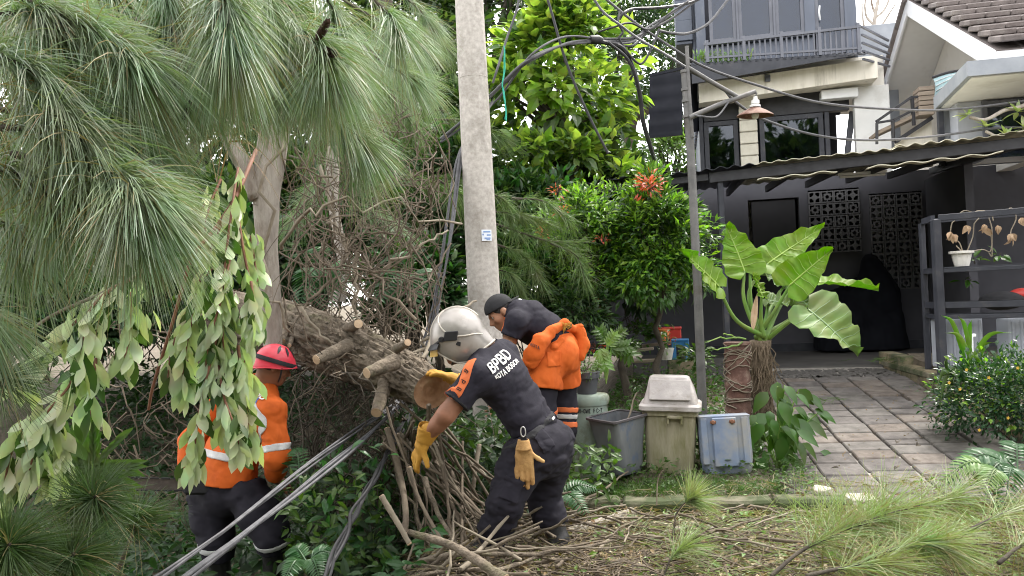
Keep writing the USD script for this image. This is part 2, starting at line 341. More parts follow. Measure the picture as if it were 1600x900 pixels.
def leaf_look(name, c1, c2, under=None, trans=.32, rough=.42, tcol=None, hue=.02, spec=.45, isl=.35, sc=9.0):
    """A leaf: each one its own tone, paler underneath, light comes through."""
    N = {'g': ('geometry', {}), 'r': ('rgb_ramp', {'ramp': [(0.0, c1), (1.0, c2)]}), 'ir': ('map_range', {'from_max': 1.0, 'to_min': 1 - isl, 'to_max': 1 + isl}), 'wn': ('white_noise_texture', {'dimensions': '1D'}),
         'hr': ('map_range', {'from_max': 1.0, 'to_min': .5 - hue, 'to_max': .5 + hue}), 'hv': ('hsv', {}), 'n': ('noise_texture', {'scale': sc, 'detail': 3.0}), 'mm': ('mix_color', {'blend_type': 'overlay', 'fac': .35}),
         'p': ('principled_bsdf', {'roughness': rough, 'specular_ior_level': spec}), 't': ('translucent_bsdf', {}), 'mx': ('mix_closure', {'fac': trans}), 'tc': ('mix_color', {'blend_type': 'multiply', 'fac': 1.0, 'b': tcol or (1.6, 1.9, .7), 'use_clamp': False})}
    Lk = [('g.random_per_island', 'r.fac'), ('g.random_per_island', 'wn.w'), ('wn.value', 'ir.value'), ('wn.value', 'hr.value'), ('ir.result', 'hv.value'), ('hr.result', 'hv.hue'), ('r.color', 'hv.color'), ('g.position', 'n.vector')]
    out = 'hv.color'
    if under is not None:
        N['u'] = ('mix_color', {'b': under}); Lk += [('g.backfacing', 'u.fac'), (out, 'u.a')]; out = 'u.result'
    Lk += [(out, 'mm.a'), ('n.color', 'mm.b')]; out = 'mm.result'
    Lk += [(out, 'p.base_color'), (out, 'tc.a'), ('tc.result', 't.color'), ('p.BSDF', 'mx.closure1'), ('t.BSDF', 'mx.closure2')]
    M[name] = usdkit.material(stage, '/World/Looks/' + name, N, Lk, surface='mx.closure')
def pane_look(name, tint=(.8, .85, .9), gl=.05):
    M[name] = usdkit.material(stage, '/World/Looks/' + name, {'t': ('transparent_bsdf', {'color': tint}), 'g': ('glossy_bsdf', {'roughness': gl, 'color': (.9, .93, .97)}), 'f': ('fresnel', {'IOR': 1.65}), 'm': ('mix_closure', {})},
                              [('f.fac', 'm.fac'), ('t.BSDF', 'm.closure1'), ('g.BSDF', 'm.closure2')], surface='m.closure')
look('soil', (.075, .062, .045), (.20, .165, .12), 6, .95, .9, 40, c3=(.07, .075, .032), s3=1.4, t3=(.55, .68), bdist=.03)
look('kerb_concrete', (.13, .115, .08), (.27, .24, .18), 7, .9, .5, 60, c3=(.05, .065, .025), s3=2.2, t3=(.38, .56))
look('kerb_pale', (.40, .37, .31), (.55, .51, .44), 12, .9, .5, 60)
look('concrete_pole', (.36, .33, .30), (.56, .53, .49), 30, .88, .35, 110, stretch=(1, 1, 1.0), c3=(.22, .20, .17), s3=2.6, t3=(.5, .72))
look('paver', (.066, .059, .056), (.15, .135, .126), 9, .85, .5, 55, c3=(.20, .185, .17), s3=3.0, t3=(.52, .72))
look('paver_light', (.095, .087, .08), (.185, .17, .155), 9, .85, .5, 55, c3=(.07, .062, .055), s3=3.0, t3=(.5, .7))
look('paver_brown', (.085, .07, .06), (.175, .148, .128), 9, .85, .5, 55, c3=(.22, .195, .17), s3=3.0, t3=(.5, .7))
look('mortar', (.24, .225, .20), (.36, .335, .30), 14, .95, .4, 80, c3=(.10, .09, .075), s3=2.0)
look('pebble', (.16, .15, .14), (.30, .28, .26), 20, .7, 0.2, 60, isl=.6)
look('cement_floor', (.055, .052, .05), (.10, .095, .09), 3, .75, .2, 40)
look('mossy_wall', (.22, .18, .11), (.33, .27, .18), 5, .9, .5, 60, c3=(.07, .08, .04), s3=2.2, t3=(.45, .6))
look('plaster_cream', (.69, .665, .61), (.77, .745, .695), 2.5, .85, .15, 60, c3=(.54, .51, .45), s3=1.5, t3=(.55, .8))
look('plaster_white', (.66, .66, .65), (.76, .76, .75), 2.5, .8, .15, 60, c3=(.52, .51, .48), s3=1.8, t3=(.55, .8))
look('plaster_stained', (.66, .62, .53), (.78, .74, .66), 3, .85, .2, 60, stretch=(3, 3, .35), c3=(.30, .27, .21), s3=2.0, t3=(.56, .78))
look('stone_tile', (.55, .52, .43), (.68, .65, .56), 10, .8, .4, 50, isl=.12)
look('grey_slab', (.22, .24, .27), (.30, .32, .35), 3, .8, .2, 50)
look('grey_wall', (.32, .34, .39), (.40, .42, .47), 2, .8, .15, 50)
look('blue_metal', (.065, .075, .10), (.10, .115, .15), 3, .45, .1, 30, stretch=(1, 1, .3), c3=(.17, .18, .2), s3=4, t3=(.6, .8))
look('slate_steel', (.018, .02, .027), (.04, .042, .052), 5, .5, .15, 60, c3=(.065, .06, .058), s3=5, t3=(.58, .76))
look('weathered_steel', (.10, .10, .10), (.19, .185, .18), 8, .55, .25, 70, metal=.25, c3=(.06, .05, .04), s3=4, t3=(.52, .7))
look('black_steel', (.018, .018, .021), (.04, .04, .045), 8, .5, .2, 80)
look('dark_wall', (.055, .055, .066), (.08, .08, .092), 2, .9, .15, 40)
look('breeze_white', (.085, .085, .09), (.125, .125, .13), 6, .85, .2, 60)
look('black_void', (.012, .012, .014), (.022, .022, .025), 3, .7)
look('dark_sheet', (.007, .008, .013), (.014, .015, .022), 5, .6, .15, 60, spec=.2)
look('cover_cloth', (.006, .0065, .009), (.011, .012, .016), 4, .95, .3, 30, spec=.1)
look('white_trim', (.72, .73, .75), (.80, .81, .82), 3, .6, .1, 40, c3=(.6, .6, .6), s3=3, t3=(.6, .8))
look('roof_tile', (.13, .11, .105), (.23, .20, .19), 7, .8, .4, 50, c3=(.30, .28, .26), s3=3, t3=(.55, .75))
look('old_fibre_sheet', (.50, .47, .36), (.68, .65, .52), 5, .8, .3, 50, c3=(.20, .19, .12), s3=3, t3=(.5, .68))
look('wood_grey', (.18, .14, .11), (.30, .25, .20), 4, .8, .4, 30, stretch=(.4, .4, 8))
look('blue_sheet', (.35, .52, .56), (.50, .66, .70), 4, .35, .1, 20)
look('frame_alu', (.085, .09, .11), (.125, .13, .155), 4, .4, 0.05, 40)
pane_look('window_pane', (.35, .40, .5), .02)
look('curtain_grey', (.42, .46, .54), (.54, .58, .66), 1.5, .8)
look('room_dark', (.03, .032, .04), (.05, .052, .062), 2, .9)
look('rust_shade', (.11, .05, .033), (.20, .095, .065), 18, .7, .3, 70, c3=(.28, .19, .15), s3=9, t3=(.5, .7))
look('bulb_glass', (.7, .7, .66), None, 2, .15)
look('porcelain', (.72, .72, .7), None, 2, .35)
look('cable_black', (.012, .012, .014), (.03, .03, .033), 20, .5)
look('cable_grey', (.05, .05, .056), (.12, .12, .13), 18, .55, .2, 90)
look('green_cord', (.02, .32, .22), (.05, .45, .32), 20, .6)
look('sticker', (.66, .72, .82), (.78, .82, .88), 40, .5)
look('sticker_ink', (.22, .33, .58), None, 20, .5)
look('ink_black', (.02, .02, .022), None, 20, .6)
look('pipe_green', (.23, .30, .25), (.33, .39, .34), 6, .6, .15, 50, c3=(.11, .10, .05), s3=3.2, t3=(.46, .64))
look('pot_dark', (.045, .048, .055), (.085, .09, .10), 6, .6, .15, 50)
look('bin_grey', (.075, .085, .095), (.15, .155, .16), 5, .55, .15, 60, stretch=(1, 1, .45), c3=(.035, .075, .17), s3=3.3, t3=(.55, .66))
look('bin_inside', (.05, .045, .048), (.09, .08, .085), 6, .7)
look('bin_green', (.19, .172, .115), (.31, .285, .205), 6, .65, .2, 60, stretch=(1.6, 1.6, .35), c3=(.12, .118, .04), s3=3.6, t3=(.42, .62))
look('bin_lid', (.29, .27, .262), (.42, .395, .38), 9, .6, .2, 70, c3=(.20, .175, .14), s3=4, t3=(.48, .68))
look('bin_blue', (.125, .165, .25), (.19, .235, .32), 6, .55, .12, 60, c3=(.27, .265, .25), s3=2.6, t3=(.40, .58))
look('rust', (.13, .06, .035), (.20, .09, .05), 20, .8)
look('pot_wrap', (.075, .036, .028), (.16, .082, .062), 12, .7, .5, 50, c3=(.22, .16, .125), s3=6, t3=(.52, .68))
look('pot_white', (.58, .56, .52), (.72, .70, .66), 12, .7, .2, 60, c3=(.40, .36, .30), s3=8, t3=(.55, .75))
look('fibre', (.10, .075, .05), (.26, .20, .14), 26, .95, .8, 90, stretch=(1, 1, .4))
look('red_plastic', (.40, .03, .025), (.5, .05, .04), 5, .45)
look('blue_plastic', (.03, .14, .34), (.05, .2, .42), 5, .4)
look('orange_plastic', (.62, .17, .05), (.7, .24, .08), 5, .5)
look('plank', (.25, .2, .15), (.36, .3, .24), 6, .8, .3, 50, stretch=(1, 6, 6))
look('bark_log', (.085, .068, .05), (.27, .22, .165), 16, .95, 1.0, 36, c3=(.15, .145, .075), s3=3.2, t3=(.55, .72), bdist=.03)
look('bark_pale', (.26, .23, .20), (.46, .42, .37), 7, .9, .7, 40, stretch=(1.5, 1.5, .5), c3=(.16, .12, .09), s3=3, t3=(.5, .68), bdist=.02)
look('bark_dark', (.04, .033, .026), (.095, .08, .06), 9, .95, .8, 40)
look('twig', (.14, .105, .074), (.35, .28, .20), 8, .85, .4, 70, isl=.5)
look('twig_pale', (.22, .18, .13), (.40, .345, .265), 8, .85, .4, 70, isl=.3)
look('twig_red', (.20, .085, .05), (.32, .15, .09), 8, .7, .3, 70, isl=.2)
look('cut_wood', (.48, .33, .21), (.62, .46, .31), 14, .8, .4, 90, isl=.15)
look('cut_wood_face', (.40, .21, .12), (.56, .34, .21), 22, .85, .6, 60, c3=(.62, .43, .29), s3=8, t3=(.52, .72))
look('chain_steel', (.06, .05, .045), (.12, .10, .09), 20, .45, .2, 90, metal=.5)
look('cone_brown', (.05, .03, .022), (.10, .06, .045), 20, .8)
look('saw_dust', (.50, .40, .27), (.66, .55, .4), 40, .95, .5, 120)
# foliage
leaf_look('needle_near', (.185, .24, .155), (.38, .43, .30), None, .2, .45, hue=.015, isl=.3)
leaf_look('needle_far', (.11, .16, .055), (.21, .25, .09), None, .2, .5, hue=.015)
leaf_look('needle_dry', (.22, .18, .09), (.33, .26, .14), None, .15, .6, hue=.015)
leaf_look('needle_fresh', (.21, .26, .12), (.40, .44, .26), None, .25, .45, hue=.015)
leaf_look('needle_dark', (.05, .085, .028), (.12, .16, .06), None, .2, .5, hue=.015)
leaf_look('loquat', (.055, .105, .026), (.12, .18, .045), (.44, .51, .32), .25, .42, hue=.014, isl=.3)
leaf_look('broad_lime', (.16, .26, .028), (.36, .42, .06), (.26, .33, .08), .45, .36, hue=.02, isl=.4)
leaf_look('broad_dark', (.035, .065, .016), (.075, .12, .03), (.07, .11, .035), .3, .36, isl=.4)
leaf_look('tree_blue', (.03, .06, .03), (.06, .10, .045), None, .25, .5, isl=.4)
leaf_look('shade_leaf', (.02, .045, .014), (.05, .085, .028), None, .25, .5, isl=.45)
leaf_look('bush_leaf', (.04, .095, .015), (.10, .18, .03), (.07, .12, .03), .32, .33, isl=.4)
leaf_look('bush_tip', (.16, .28, .03), (.28, .36, .05), None, .4, .4)
leaf_look('red_tip', (.42, .07, .04), (.55, .16, .07), None, .35, .4)
leaf_look('hedge_leaf', (.02, .055, .02), (.055, .11, .035), None, .2, .3, isl=.45)
leaf_look('weed', (.05, .095, .016), (.13, .20, .04), None, .3, .45, isl=.4)
leaf_look('grass_blade', (.055, .10, .02), (.14, .19, .05), None, .3, .5, isl=.4)
leaf_look('litter_leaf', (.15, .10, .045), (.30, .23, .12), None, .15, .7, isl=.45)
leaf_look('fern', (.03, .09, .025), (.07, .16, .045), None, .3, .4, isl=.3)
leaf_look('fern_pale', (.14, .22, .07), (.24, .32, .13), None, .3, .45, isl=.25)
leaf_look('ear_leaf', (.18, .31, .018), (.22, .35, .02), (.16, .27, .02), .5, .5, tcol=(1.7, 1.8, .35), hue=.008, isl=.08, sc=5, spec=.3)
leaf_look('ear_dull', (.14, .215, .09), (.17, .255, .105), (.14, .215, .055), .25, .5, hue=.008, isl=.08, sc=5, spec=.3)
leaf_look('petiole', (.17, .28, .06), (.24, .34, .09), None, .1, .4)
leaf_look('frangipani_leaf', (.25, .30, .13), (.38, .42, .22), None, .3, .4)
# people
look('cloth_navy', (.010, .0095, .016), (.021, .019, .029), 30, .85, .35, 350, spec=.25, bdist=.003)
look('cloth_trouser', (.009, .0085, .014), (.021, .019, .028), 14, .85, .35, 300, spec=.25, bdist=.003)
look('cloth_orange', (.50, .088, .010), (.60, .125, .02), 9, .8, .3, 300, spec=.25, bdist=.003, c3=(.36, .062, .010), s3=5, t3=(.55, .8))
look('orange_stripe', (.52, .11, .03), (.6, .15, .045), 10, .8)
look('reflective', (.42, .42, .42), (.55, .55, .55), 30, .45, .2, 200)
look('yoke_blue', (.07, .12, .40), (.12, .18, .52), 12, .75)
look('cap_black', (.012, .012, .014), (.022, .022, .025), 20, .85, .3, 300)
look('skin', (.30, .145, .085), (.40, .21, .13), 9, .5, .15, 120, spec=.4)
look('skin_dark', (.20, .088, .05), (.28, .13, .078), 9, .5, .15, 120, spec=.4)
look('hair', (.012, .010, .009), (.025, .02, .018), 60, .6, .5, 200)
look('glove_yellow', (.40, .195, .02), (.52, .28, .045), 9, .75, .5, 120, c3=(.26, .12, .02), s3=7, t3=(.55, .75), bdist=.004)
look('glove_tan', (.34, .18, .06), (.46, .28, .11), 9, .8, .5, 120, c3=(.19, .095, .03), s3=8, t3=(.55, .75), bdist=.004)
look('helmet_silver', (.27, .25, .23), (.37, .345, .32), 5, .28, .05, 60, metal=.5, c3=(.21, .195, .17), s3=6, t3=(.55, .8))
look('helmet_trim', (.50, .46, .40), None, 5, .45)
look('helmet_black', (.015, .015, .017), None, 5, .4)
look('helmet_amber', (.55, .36, .10), None, 5, .25)
look('helmet_red', (.56, .03, .055), (.66, .06, .09), 6, .38, .05, 60, coat=.2)
look('boot_black', (.012, .012, .013), (.03, .028, .028), 20, .45, .25, 90)
look('print_white', (.72, .72, .70), None, 20, .7)
look('carabiner', (.5, .5, .5), None, 20, .3, metal=.8)
look('flower_yellow', (.55, .36, .05), None, 5, .6)
look('ear_vein', (.26, .38, .07), None, 5, .5)
look('ear_vein_dull', (.24, .34, .17), None, 5, .4)
# ---------------------------------------------------------------- the setting: ground, kerb, driveway
rg = np.random.default_rng(11)
def axis_grid(a, b, step, far, ratio=1.35):
    mid = np.arange(a, b + step / 2, step); out, s = [], step
    x = b
    while x < far: s *= ratio; x += s; out.append(x)
    lo, s, x = [], step, a
    while x > -far: s *= ratio; x -= s; lo.append(x)
    return np.concatenate([lo[::-1], mid, out])
gx, gy = axis_grid(-5, 6.5, .055, 600), axis_grid(1.0, 10.5, .055, 600)
X, Y = np.meshgrid(gx, gy, indexing='ij'); Z = ground_z(X, Y)
near = ((X > -6) & (X < 7) & (Y > 0) & (Y < 11)).astype(float)
Z = Z + near * (.05 * (meshkit.fbm(np.stack([X * 2.2, Y * 2.2, 0 * X], -1), 4, 3) - .5) + .05 * sstep(.35, -.4, X) * (meshkit.fbm(np.stack([X * 6, Y * 6, 0 * X], -1), 3, 9) - .5))
_u, _v = X * DU[0] + Y * DU[1], X * DV[0] + Y * DV[1]
Z = Z - .16 * ((_u > 1.0) & (_u < 3.0) & (_v > KERB + .05) & (_v < 13))   # the driveway's bed
_hu, _hv = X * HU[0] + Y * HU[1], X * HV[0] + Y * HV[1]
Z = np.where((_hv > 8.9) & (_hv < 30) & (_hu > -1.2), np.minimum(Z, .30), Z)
v_, f_ = grid_mesh(np.stack([X, Y, Z], -1)); f_ = f_[:, ::-1]
solo('ground', (v_, f_), 'soil', kind='structure', smooth=True)
def ramp(v): return .115 * np.clip(np.asarray(v, float) - KERB, 0, 4.0) + .005
def D(u, v, z): return u * DU + v * DV + V3(0, 0, z)
# kerb: separate worn blocks along the road
kerb = Thing('kerb', kind='structure')
for i in range(9):
    u0 = -.55 + i * .48
    if u0 > 1.0 and u0 < 2.7:
        h0, h1 = -.05, .03                            # dropped at the driveway
    else: h0, h1 = -.08, .105
    o = D(u0 + .008, KERB - .10 + rg.normal() * .006, h0); m = frame_box(o, DU * .464, DV * .16, V3(0, 0, h1 - h0 + rg.normal() * .006), .018)
    v, f = refine(m, .05); v = v + (meshkit.fbm(v * 9, 3, i)[:, None] - .5) * .022; part('kerb_stone', (v, f), 'kerb_concrete', kerb, smooth=50)
drive = Thing('driveway', kind='structure')
PAVE_END = 9.0
bed = np.array([D(a, b, ramp(b) - .004) for b in (KERB + .08, PAVE_END + .9) for a in (1.02, 2.98)]).reshape(2, 2, 3)
part('mortar_bed', thick(grid_mesh(bed), (0, 0, -.1)), 'mortar', drive)
cols = np.array([1.03, 1.36, 1.69, 2.02, 2.35, 2.66, 2.97])
for c in range(6):
    v0 = KERB + .09 + (.11 if c % 2 else 0.0)
    if c % 2:
        spans = [(KERB + .09, v0)]
    else: spans = []
    b = v0
    while b < PAVE_END - .05:
        L = .215 + rg.normal() * .032; spans.append((b, min(b + L, PAVE_END))); b += L
    for (a0, a1) in spans:
        if a1 - a0 < .04: continue
        g = .006 + .008 * rg.random(); za, zb = ramp(a0 + g), ramp(a1 - g); lift = .001 + .006 * rg.random()
        o = D(cols[c] + g, a0 + g, za - .06 + lift); du = DU * (cols[c + 1] - cols[c] - 2 * g) + DV * rg.normal() * .006 + V3(0, 0, rg.normal() * .005); dv = DV * (a1 - a0 - 2 * g) + V3(0, 0, zb - za + rg.normal() * .003)
        part('paver', frame_box(o, du, dv, V3(0, 0, .06), .008), ['paver', 'paver', 'paver_light', 'paver_brown'][rg.integers(4)], drive)
# the band of pebbles set in mortar before the carport
ps = []
for i in range(900):
    a, b = rg.uniform(1.05, 2.95), rg.uniform(PAVE_END + .03, PAVE_END + .85); r = rg.uniform(.016, .045)
    s = trimesh.creation.icosphere(1, 1.0); v = np.array(s.vertices) * [r, r * rg.uniform(.6, 1), .012]; th = rg.uniform(0, PI); R = np.array([[math.cos(th), -math.sin(th), 0], [math.sin(th), math.cos(th), 0], [0, 0, 1]])
    ps.append((v @ R.T + D(a, b, float(ramp(b)) - .026), np.array(s.faces)))
part('pebble', cat(ps), 'pebble', drive, smooth=True, kind='stuff')
# retaining wall beside the hedge, right of the driveway, and the raised bed behind it
rw = Thing('retaining_wall', 'low mossy concrete retaining wall beside the right edge of the driveway', 'wall')
for i in range(5):
    b0 = 6.1 + i * .78; o = D(3.0, b0 + .006, -.1); part('wall_block', frame_box(o, DU * .16, DV * .768, V3(0, 0, float(ramp(b0)) + .1 + .16), .012), 'mossy_wall', rw)
part('coping', frame_box(D(2.99, 8.0, .46), DU * .9, DV * 1.9, V3(0, 0, .06), .01), 'kerb_concrete', rw)
bedm = np.array([[D(a, b, float(ramp(b)) + .14 + .02 * rg.normal()) for a in np.linspace(3.13, 8, 12)] for b in np.linspace(5.6, 9.4, 12)])
solo('planting_bed', thick(grid_mesh(bedm), (0, 0, -.3)), 'soil', kind='structure')
FLOOR_Z = float(ramp(12)) + .01
solo('carport_floor', hbox(-.6, 8, 10.0, 16, .25, FLOOR_Z), 'cement_floor', kind='structure')

# ---------------------------------------------------------------- the carport and the house wall under it
VF = 9.2                                             # its front edge
uL, zL = onv(903, 296, VF); uM, zM = onv(1115, 270, VF); uR, zR = onv(1640, 212, VF)
def roof_z(u, v): return zL + (zR - zL) * (u - uL) / (uR - uL) + .05 * (v - VF)
carport = Thing('carport', 'long dark carport with a wavy corrugated sheet roof over the driveway', 'carport', loc=H((uL + uR) / 2, VF, FLOOR_Z))
us = np.arange(uL, uR, .030)
for k in range(10):                                  # corrugated sheets, side by side
    a, b = uL + (uR - uL) * k / 10, uL + (uR - uL) * (k + 1) / 10 + .05
    uu = np.arange(a, b, .02); vv = np.linspace(VF - .06 - .03 * rg.random(), VF + 2.9, 10)
    ph = np.sin(uu / .155 * 2 * PI) * .011 * (1 + .35 * np.sin(uu * 3.1)); z = roof_z(uu[:, None], vv[None]) + ph[:, None] + .05 + .004 * (k % 2) + .02 * rg.random() * np.exp(-(vv[None] - VF) * 3)
    pts = uu[:, None, None] * HU + vv[None, :, None] * HV + z[..., None] * V3(0, 0, 1)
    part('roof_sheet', thick(grid_mesh(pts), (0, 0, -.006)), 'slate_steel' if k < 4 else 'old_fibre_sheet', carport, smooth=40)
def hz(u, v, z): return H(u, v, z)
part('front_beam', bar(hz(uM - .05, VF + .03, roof_z(uM, VF) - .04), hz(uR, VF + .03, roof_z(uR, VF) - .04), .06, .12, bev=.006), 'black_steel', carport)
part('front_beam', bar(hz(uL, VF + .03, roof_z(uL, VF) - .03), hz(uM - .06, VF + .03, roof_z(uM, VF) - .03), .06, .08, bev=.006), 'black_steel', carport)
for a, b in ((.9, 1.75), (2.05, 3.4), (3.75, 4.9)):       # translucent strips where the sheets have slipped
    uu = np.arange(a, b, .02); vv = np.array([VF - .02, VF + .12]); z = roof_z(uu[:, None], vv[None]) - .125 + .012 * np.sin(uu / .3 * 2 * PI)[:, None] - .05 * (vv[None] - VF)
    part('slipped_sheet', thick(grid_mesh(uu[:, None, None] * HU + vv[None, :, None] * HV + z[..., None] * V3(0, 0, 1)), (0, 0, .01)), 'old_fibre_sheet', carport)
for u in np.linspace(uL + .2, uR - .3, 9):
    part('rafter', bar(hz(u, VF + .05, roof_z(u, VF) - .05), hz(u, VF + 2.9, roof_z(u, VF + 2.9) - .05), .05, .09), 'black_steel', carport)
uP, _ = onv(1131, 420, VF + .05)
part('post', bar(hz(uP, VF + .05, .35), hz(uP, VF + .05, roof_z(uP, VF) - .03), .062, bev=.006), 'slate_steel', carport)
part('post', bar(hz(uP - 2.0, VF + .05, .35), hz(uP - 2.0, VF + .05, roof_z(uP - 2, VF) - .03), .062, bev=.006), 'slate_steel', carport)
a, za = onv(1312, 277, 10.6); b, zb = onv(1383, 272, 10.6)
lampT = Thing('tube_lamp', 'unlit white fluorescent tube under the carport roof', 'lamp', loc=H(a, 10.6, za))
part('tube', tube([H(a, 10.6, za), H((a + b) / 2, 10.6, (za + zb) / 2), H(b, 10.6, zb)], .016, 10), 'porcelain', lampT, smooth=40)
part('tube_holder', frame_box(H(a - .02, 10.58, za + .018), H(b + .02, 10.58, zb + .018) - H(a - .02, 10.58, za + .018), HV * .05, V3(0, 0, .03)), 'white_trim', lampT)
# the house wall with breeze blocks
VW = 12.4
house = Thing('house_wall', 'shaded back wall of the carport with patterned breeze blocks and dark openings', 'wall', loc=H(3, VW, FLOOR_Z))
zt = 3.05
u1, z1 = onv(1262, 300, VW); u2, _ = onv(1342, 300, VW); u3, _ = onv(1357, 300, VW); u4, z4 = onv(1440, 300, VW); zb1, zb2 = onv(1300, 395, VW)[1], onv(1400, 452, VW)[1]
uD0, _ = onv(1170, 350, VW); uD1, zD = onv(1248, 308, VW)
zD2 = onv(1200, 372, VW)[1]
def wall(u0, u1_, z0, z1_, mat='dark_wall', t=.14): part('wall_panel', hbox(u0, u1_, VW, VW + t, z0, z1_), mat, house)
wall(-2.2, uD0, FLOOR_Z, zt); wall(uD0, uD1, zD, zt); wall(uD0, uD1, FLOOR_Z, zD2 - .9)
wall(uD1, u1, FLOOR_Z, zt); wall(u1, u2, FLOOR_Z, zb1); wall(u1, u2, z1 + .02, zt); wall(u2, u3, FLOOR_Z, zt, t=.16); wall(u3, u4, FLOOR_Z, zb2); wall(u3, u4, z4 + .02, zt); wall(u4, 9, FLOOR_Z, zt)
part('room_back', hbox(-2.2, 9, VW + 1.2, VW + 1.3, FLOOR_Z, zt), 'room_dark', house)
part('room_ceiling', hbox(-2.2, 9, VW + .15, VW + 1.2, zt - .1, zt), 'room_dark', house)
def breeze(cx, cz, s, kind):
    o = sbox(-s / 2, -s / 2, s / 2, s / 2); r = s * .36
    holes = []
    if kind == 0:
        for sx in (-1, 1):
            for sz in (-1, 1): holes.append(Polygon([(sx * .07 * s, sz * .40 * s), (sx * .40 * s, sz * .40 * s), (sx * .40 * s, sz * .07 * s), (sx * .24 * s, sz * .07 * s), (sx * .07 * s, sz * .24 * s)]))
    else:
        ring = sbox(-.40 * s, -.40 * s, .40 * s, .40 * s).difference(sbox(-.27 * s, -.27 * s, .27 * s, .27 * s)); ring = ring.difference(sbox(-.05 * s, -s, .05 * s, s)); ring = ring.difference(sbox(-s, -.05 * s, s, .05 * s)); holes = list(ring.geoms) + [shapely.Point(0, 0).buffer(.15 * s, 3)]
    for h in holes: o = o.difference(h)
    return prism(o, .07, H(cx, VW + .05, cz), HU, V3(0, 0, 1), -HV)
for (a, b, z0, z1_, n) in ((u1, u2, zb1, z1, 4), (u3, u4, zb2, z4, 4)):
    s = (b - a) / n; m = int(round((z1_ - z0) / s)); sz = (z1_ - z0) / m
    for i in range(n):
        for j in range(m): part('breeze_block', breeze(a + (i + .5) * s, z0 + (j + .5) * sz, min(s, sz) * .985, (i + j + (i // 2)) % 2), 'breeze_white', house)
part('dark_door', hbox(uD0 + .05, uD1 - .05, VW + .02, VW + .08, zD2 - .9, zD - .02, .01), 'black_void', house)
part('wall_skirting', hbox(-2.2, 9, VW - .025, VW - .003, FLOOR_Z, FLOOR_Z + .12), 'slate_steel', house)
# right of the breeze blocks a dark side wall comes forward
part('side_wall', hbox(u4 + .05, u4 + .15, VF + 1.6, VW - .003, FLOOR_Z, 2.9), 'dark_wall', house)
# covered vehicle
c = P(1340, 470, 11.4)
cov = Field(c - [1.2, .9, 1.0], c + [1.2, .9, 1.1], .035)
b0 = H(*[q for q in (c @ HU, c @ HV)], FLOOR_Z)
cov.chain([b0 - HU * .22 + V3(0, 0, .02), b0 - HU * .18 + V3(0, 0, .55), b0 - HU * .02 + V3(0, 0, .82)], [.42, .36, .22], .12); cov.chain([b0 + HU * .26 + V3(0, 0, .02), b0 + HU * .24 + V3(0, 0, .8), b0 + HU * .20 + V3(0, 0, 1.22)], [.38, .30, .15], .12)
cov.ripple(.03, 4.0); cov.ripple(.05, 3.5, np.diag([1, 1, .22]), 3, ridge=True); cov.cut(b0 + V3(0, 0, .02), (0, 0, -1))
solo('covered_motorcycle', cov.mesh(), 'cover_cloth', 'motorcycle hidden under a black cover in the carport before the breeze blocks', 'motorcycle', smooth=True)
# ---------------------------------------------------------------- the blue grey house (upper storeys) behind the carport
VB = 13.0
rg = np.random.default_rng(21)
def bpx(px, py, v=VB): return onv(px, py, v)
blue = Thing('blue_house', 'blue grey house with a glazed upper storey and a balcony above a cream ground storey', 'house', loc=H(4, VB, FLOOR_Z))
uLh = bpx(1090, 150)[0]; uRh = bpx(1362, 170)[0]; uRt = bpx(1338, 20)[0]
z_soff = bpx(1230, 155)[1]; z_band_t = bpx(1230, 118)[1]; z_can_t = bpx(1230, 90)[1]; z_lowwin_b = bpx(1150, 258)[1]
ztop = 7.4
def hb(name, u0, u1_, v0, v1, z0, z1_, mat, b=.006, **k): return part(name, hbox(u0, u1_, v0, v1, z0, z1_, b), mat, blue, **k)
# upper storey: glazed front set in blue metal
uG0 = bpx(1104, 40)[0]; zs = bpx(1180, 60)[1]
edges = [bpx(x, 30)[0] for x in (1106, 1152, 1210, 1259, 1272, 1322)]
hb('corner_post', uLh + .02, uG0 - .02, VB, VB + .2, z_can_t - .1, ztop, 'blue_metal')
hb('sill_panel', uG0 - .02, edges[4], VB + .03, VB + .15, z_can_t - .1, zs - .05, 'blue_metal')
hb('window_sill', uG0 - .02, edges[4], VB - .05, VB + .18, zs - .05, zs, 'frame_alu')
for i in (0, 1, 2, 4):
    a, b = edges[i] + .02, edges[i + 1] - .02; z0 = zs + .002 if i < 4 else z_can_t
    w = part('window' if i < 4 else 'balcony_door', cat([hbox(a, a + .05, VB + .02, VB + .10, z0, ztop), hbox(b - .05, b, VB + .02, VB + .10, z0, ztop), hbox(a + .05, b - .05, VB + .025, VB + .095, z0, z0 + .06)]), 'frame_alu', blue)
    part('pane', hbox(a + .05, b - .05, VB + .055, VB + .063, z0 + .06, ztop), 'window_pane', w)
    part('curtain', hbox(a + .03, b - .03, VB + .22, VB + .24, z0, ztop), 'curtain_grey', w)
    if i == 4: part('handle', tube(curve([H(a + .07, VB + .0, zs + .18), H(a + .05, VB - .05, zs + .28), H(a + .07, VB, zs + .40)], 8), .014, 8), 'white_trim', w, smooth=True)
for i in (1, 2): hb('mullion', edges[i] - .018, edges[i] + .018, VB, VB + .12, zs + .002, ztop, 'frame_alu')
hb('mullion', edges[3] - .018, edges[4] + .018, VB + .001, VB + .12, zs + .002, ztop, 'blue_metal')
hb('corner_post', edges[5] - .018, uRt, VB, VB + .2, z_can_t - .1, ztop, 'blue_metal')
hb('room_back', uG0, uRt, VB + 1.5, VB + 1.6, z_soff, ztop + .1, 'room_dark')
hb('house_side', uRt - .1, uRt, VB + .2, VB + 3.5, z_can_t, ztop, 'blue_metal')
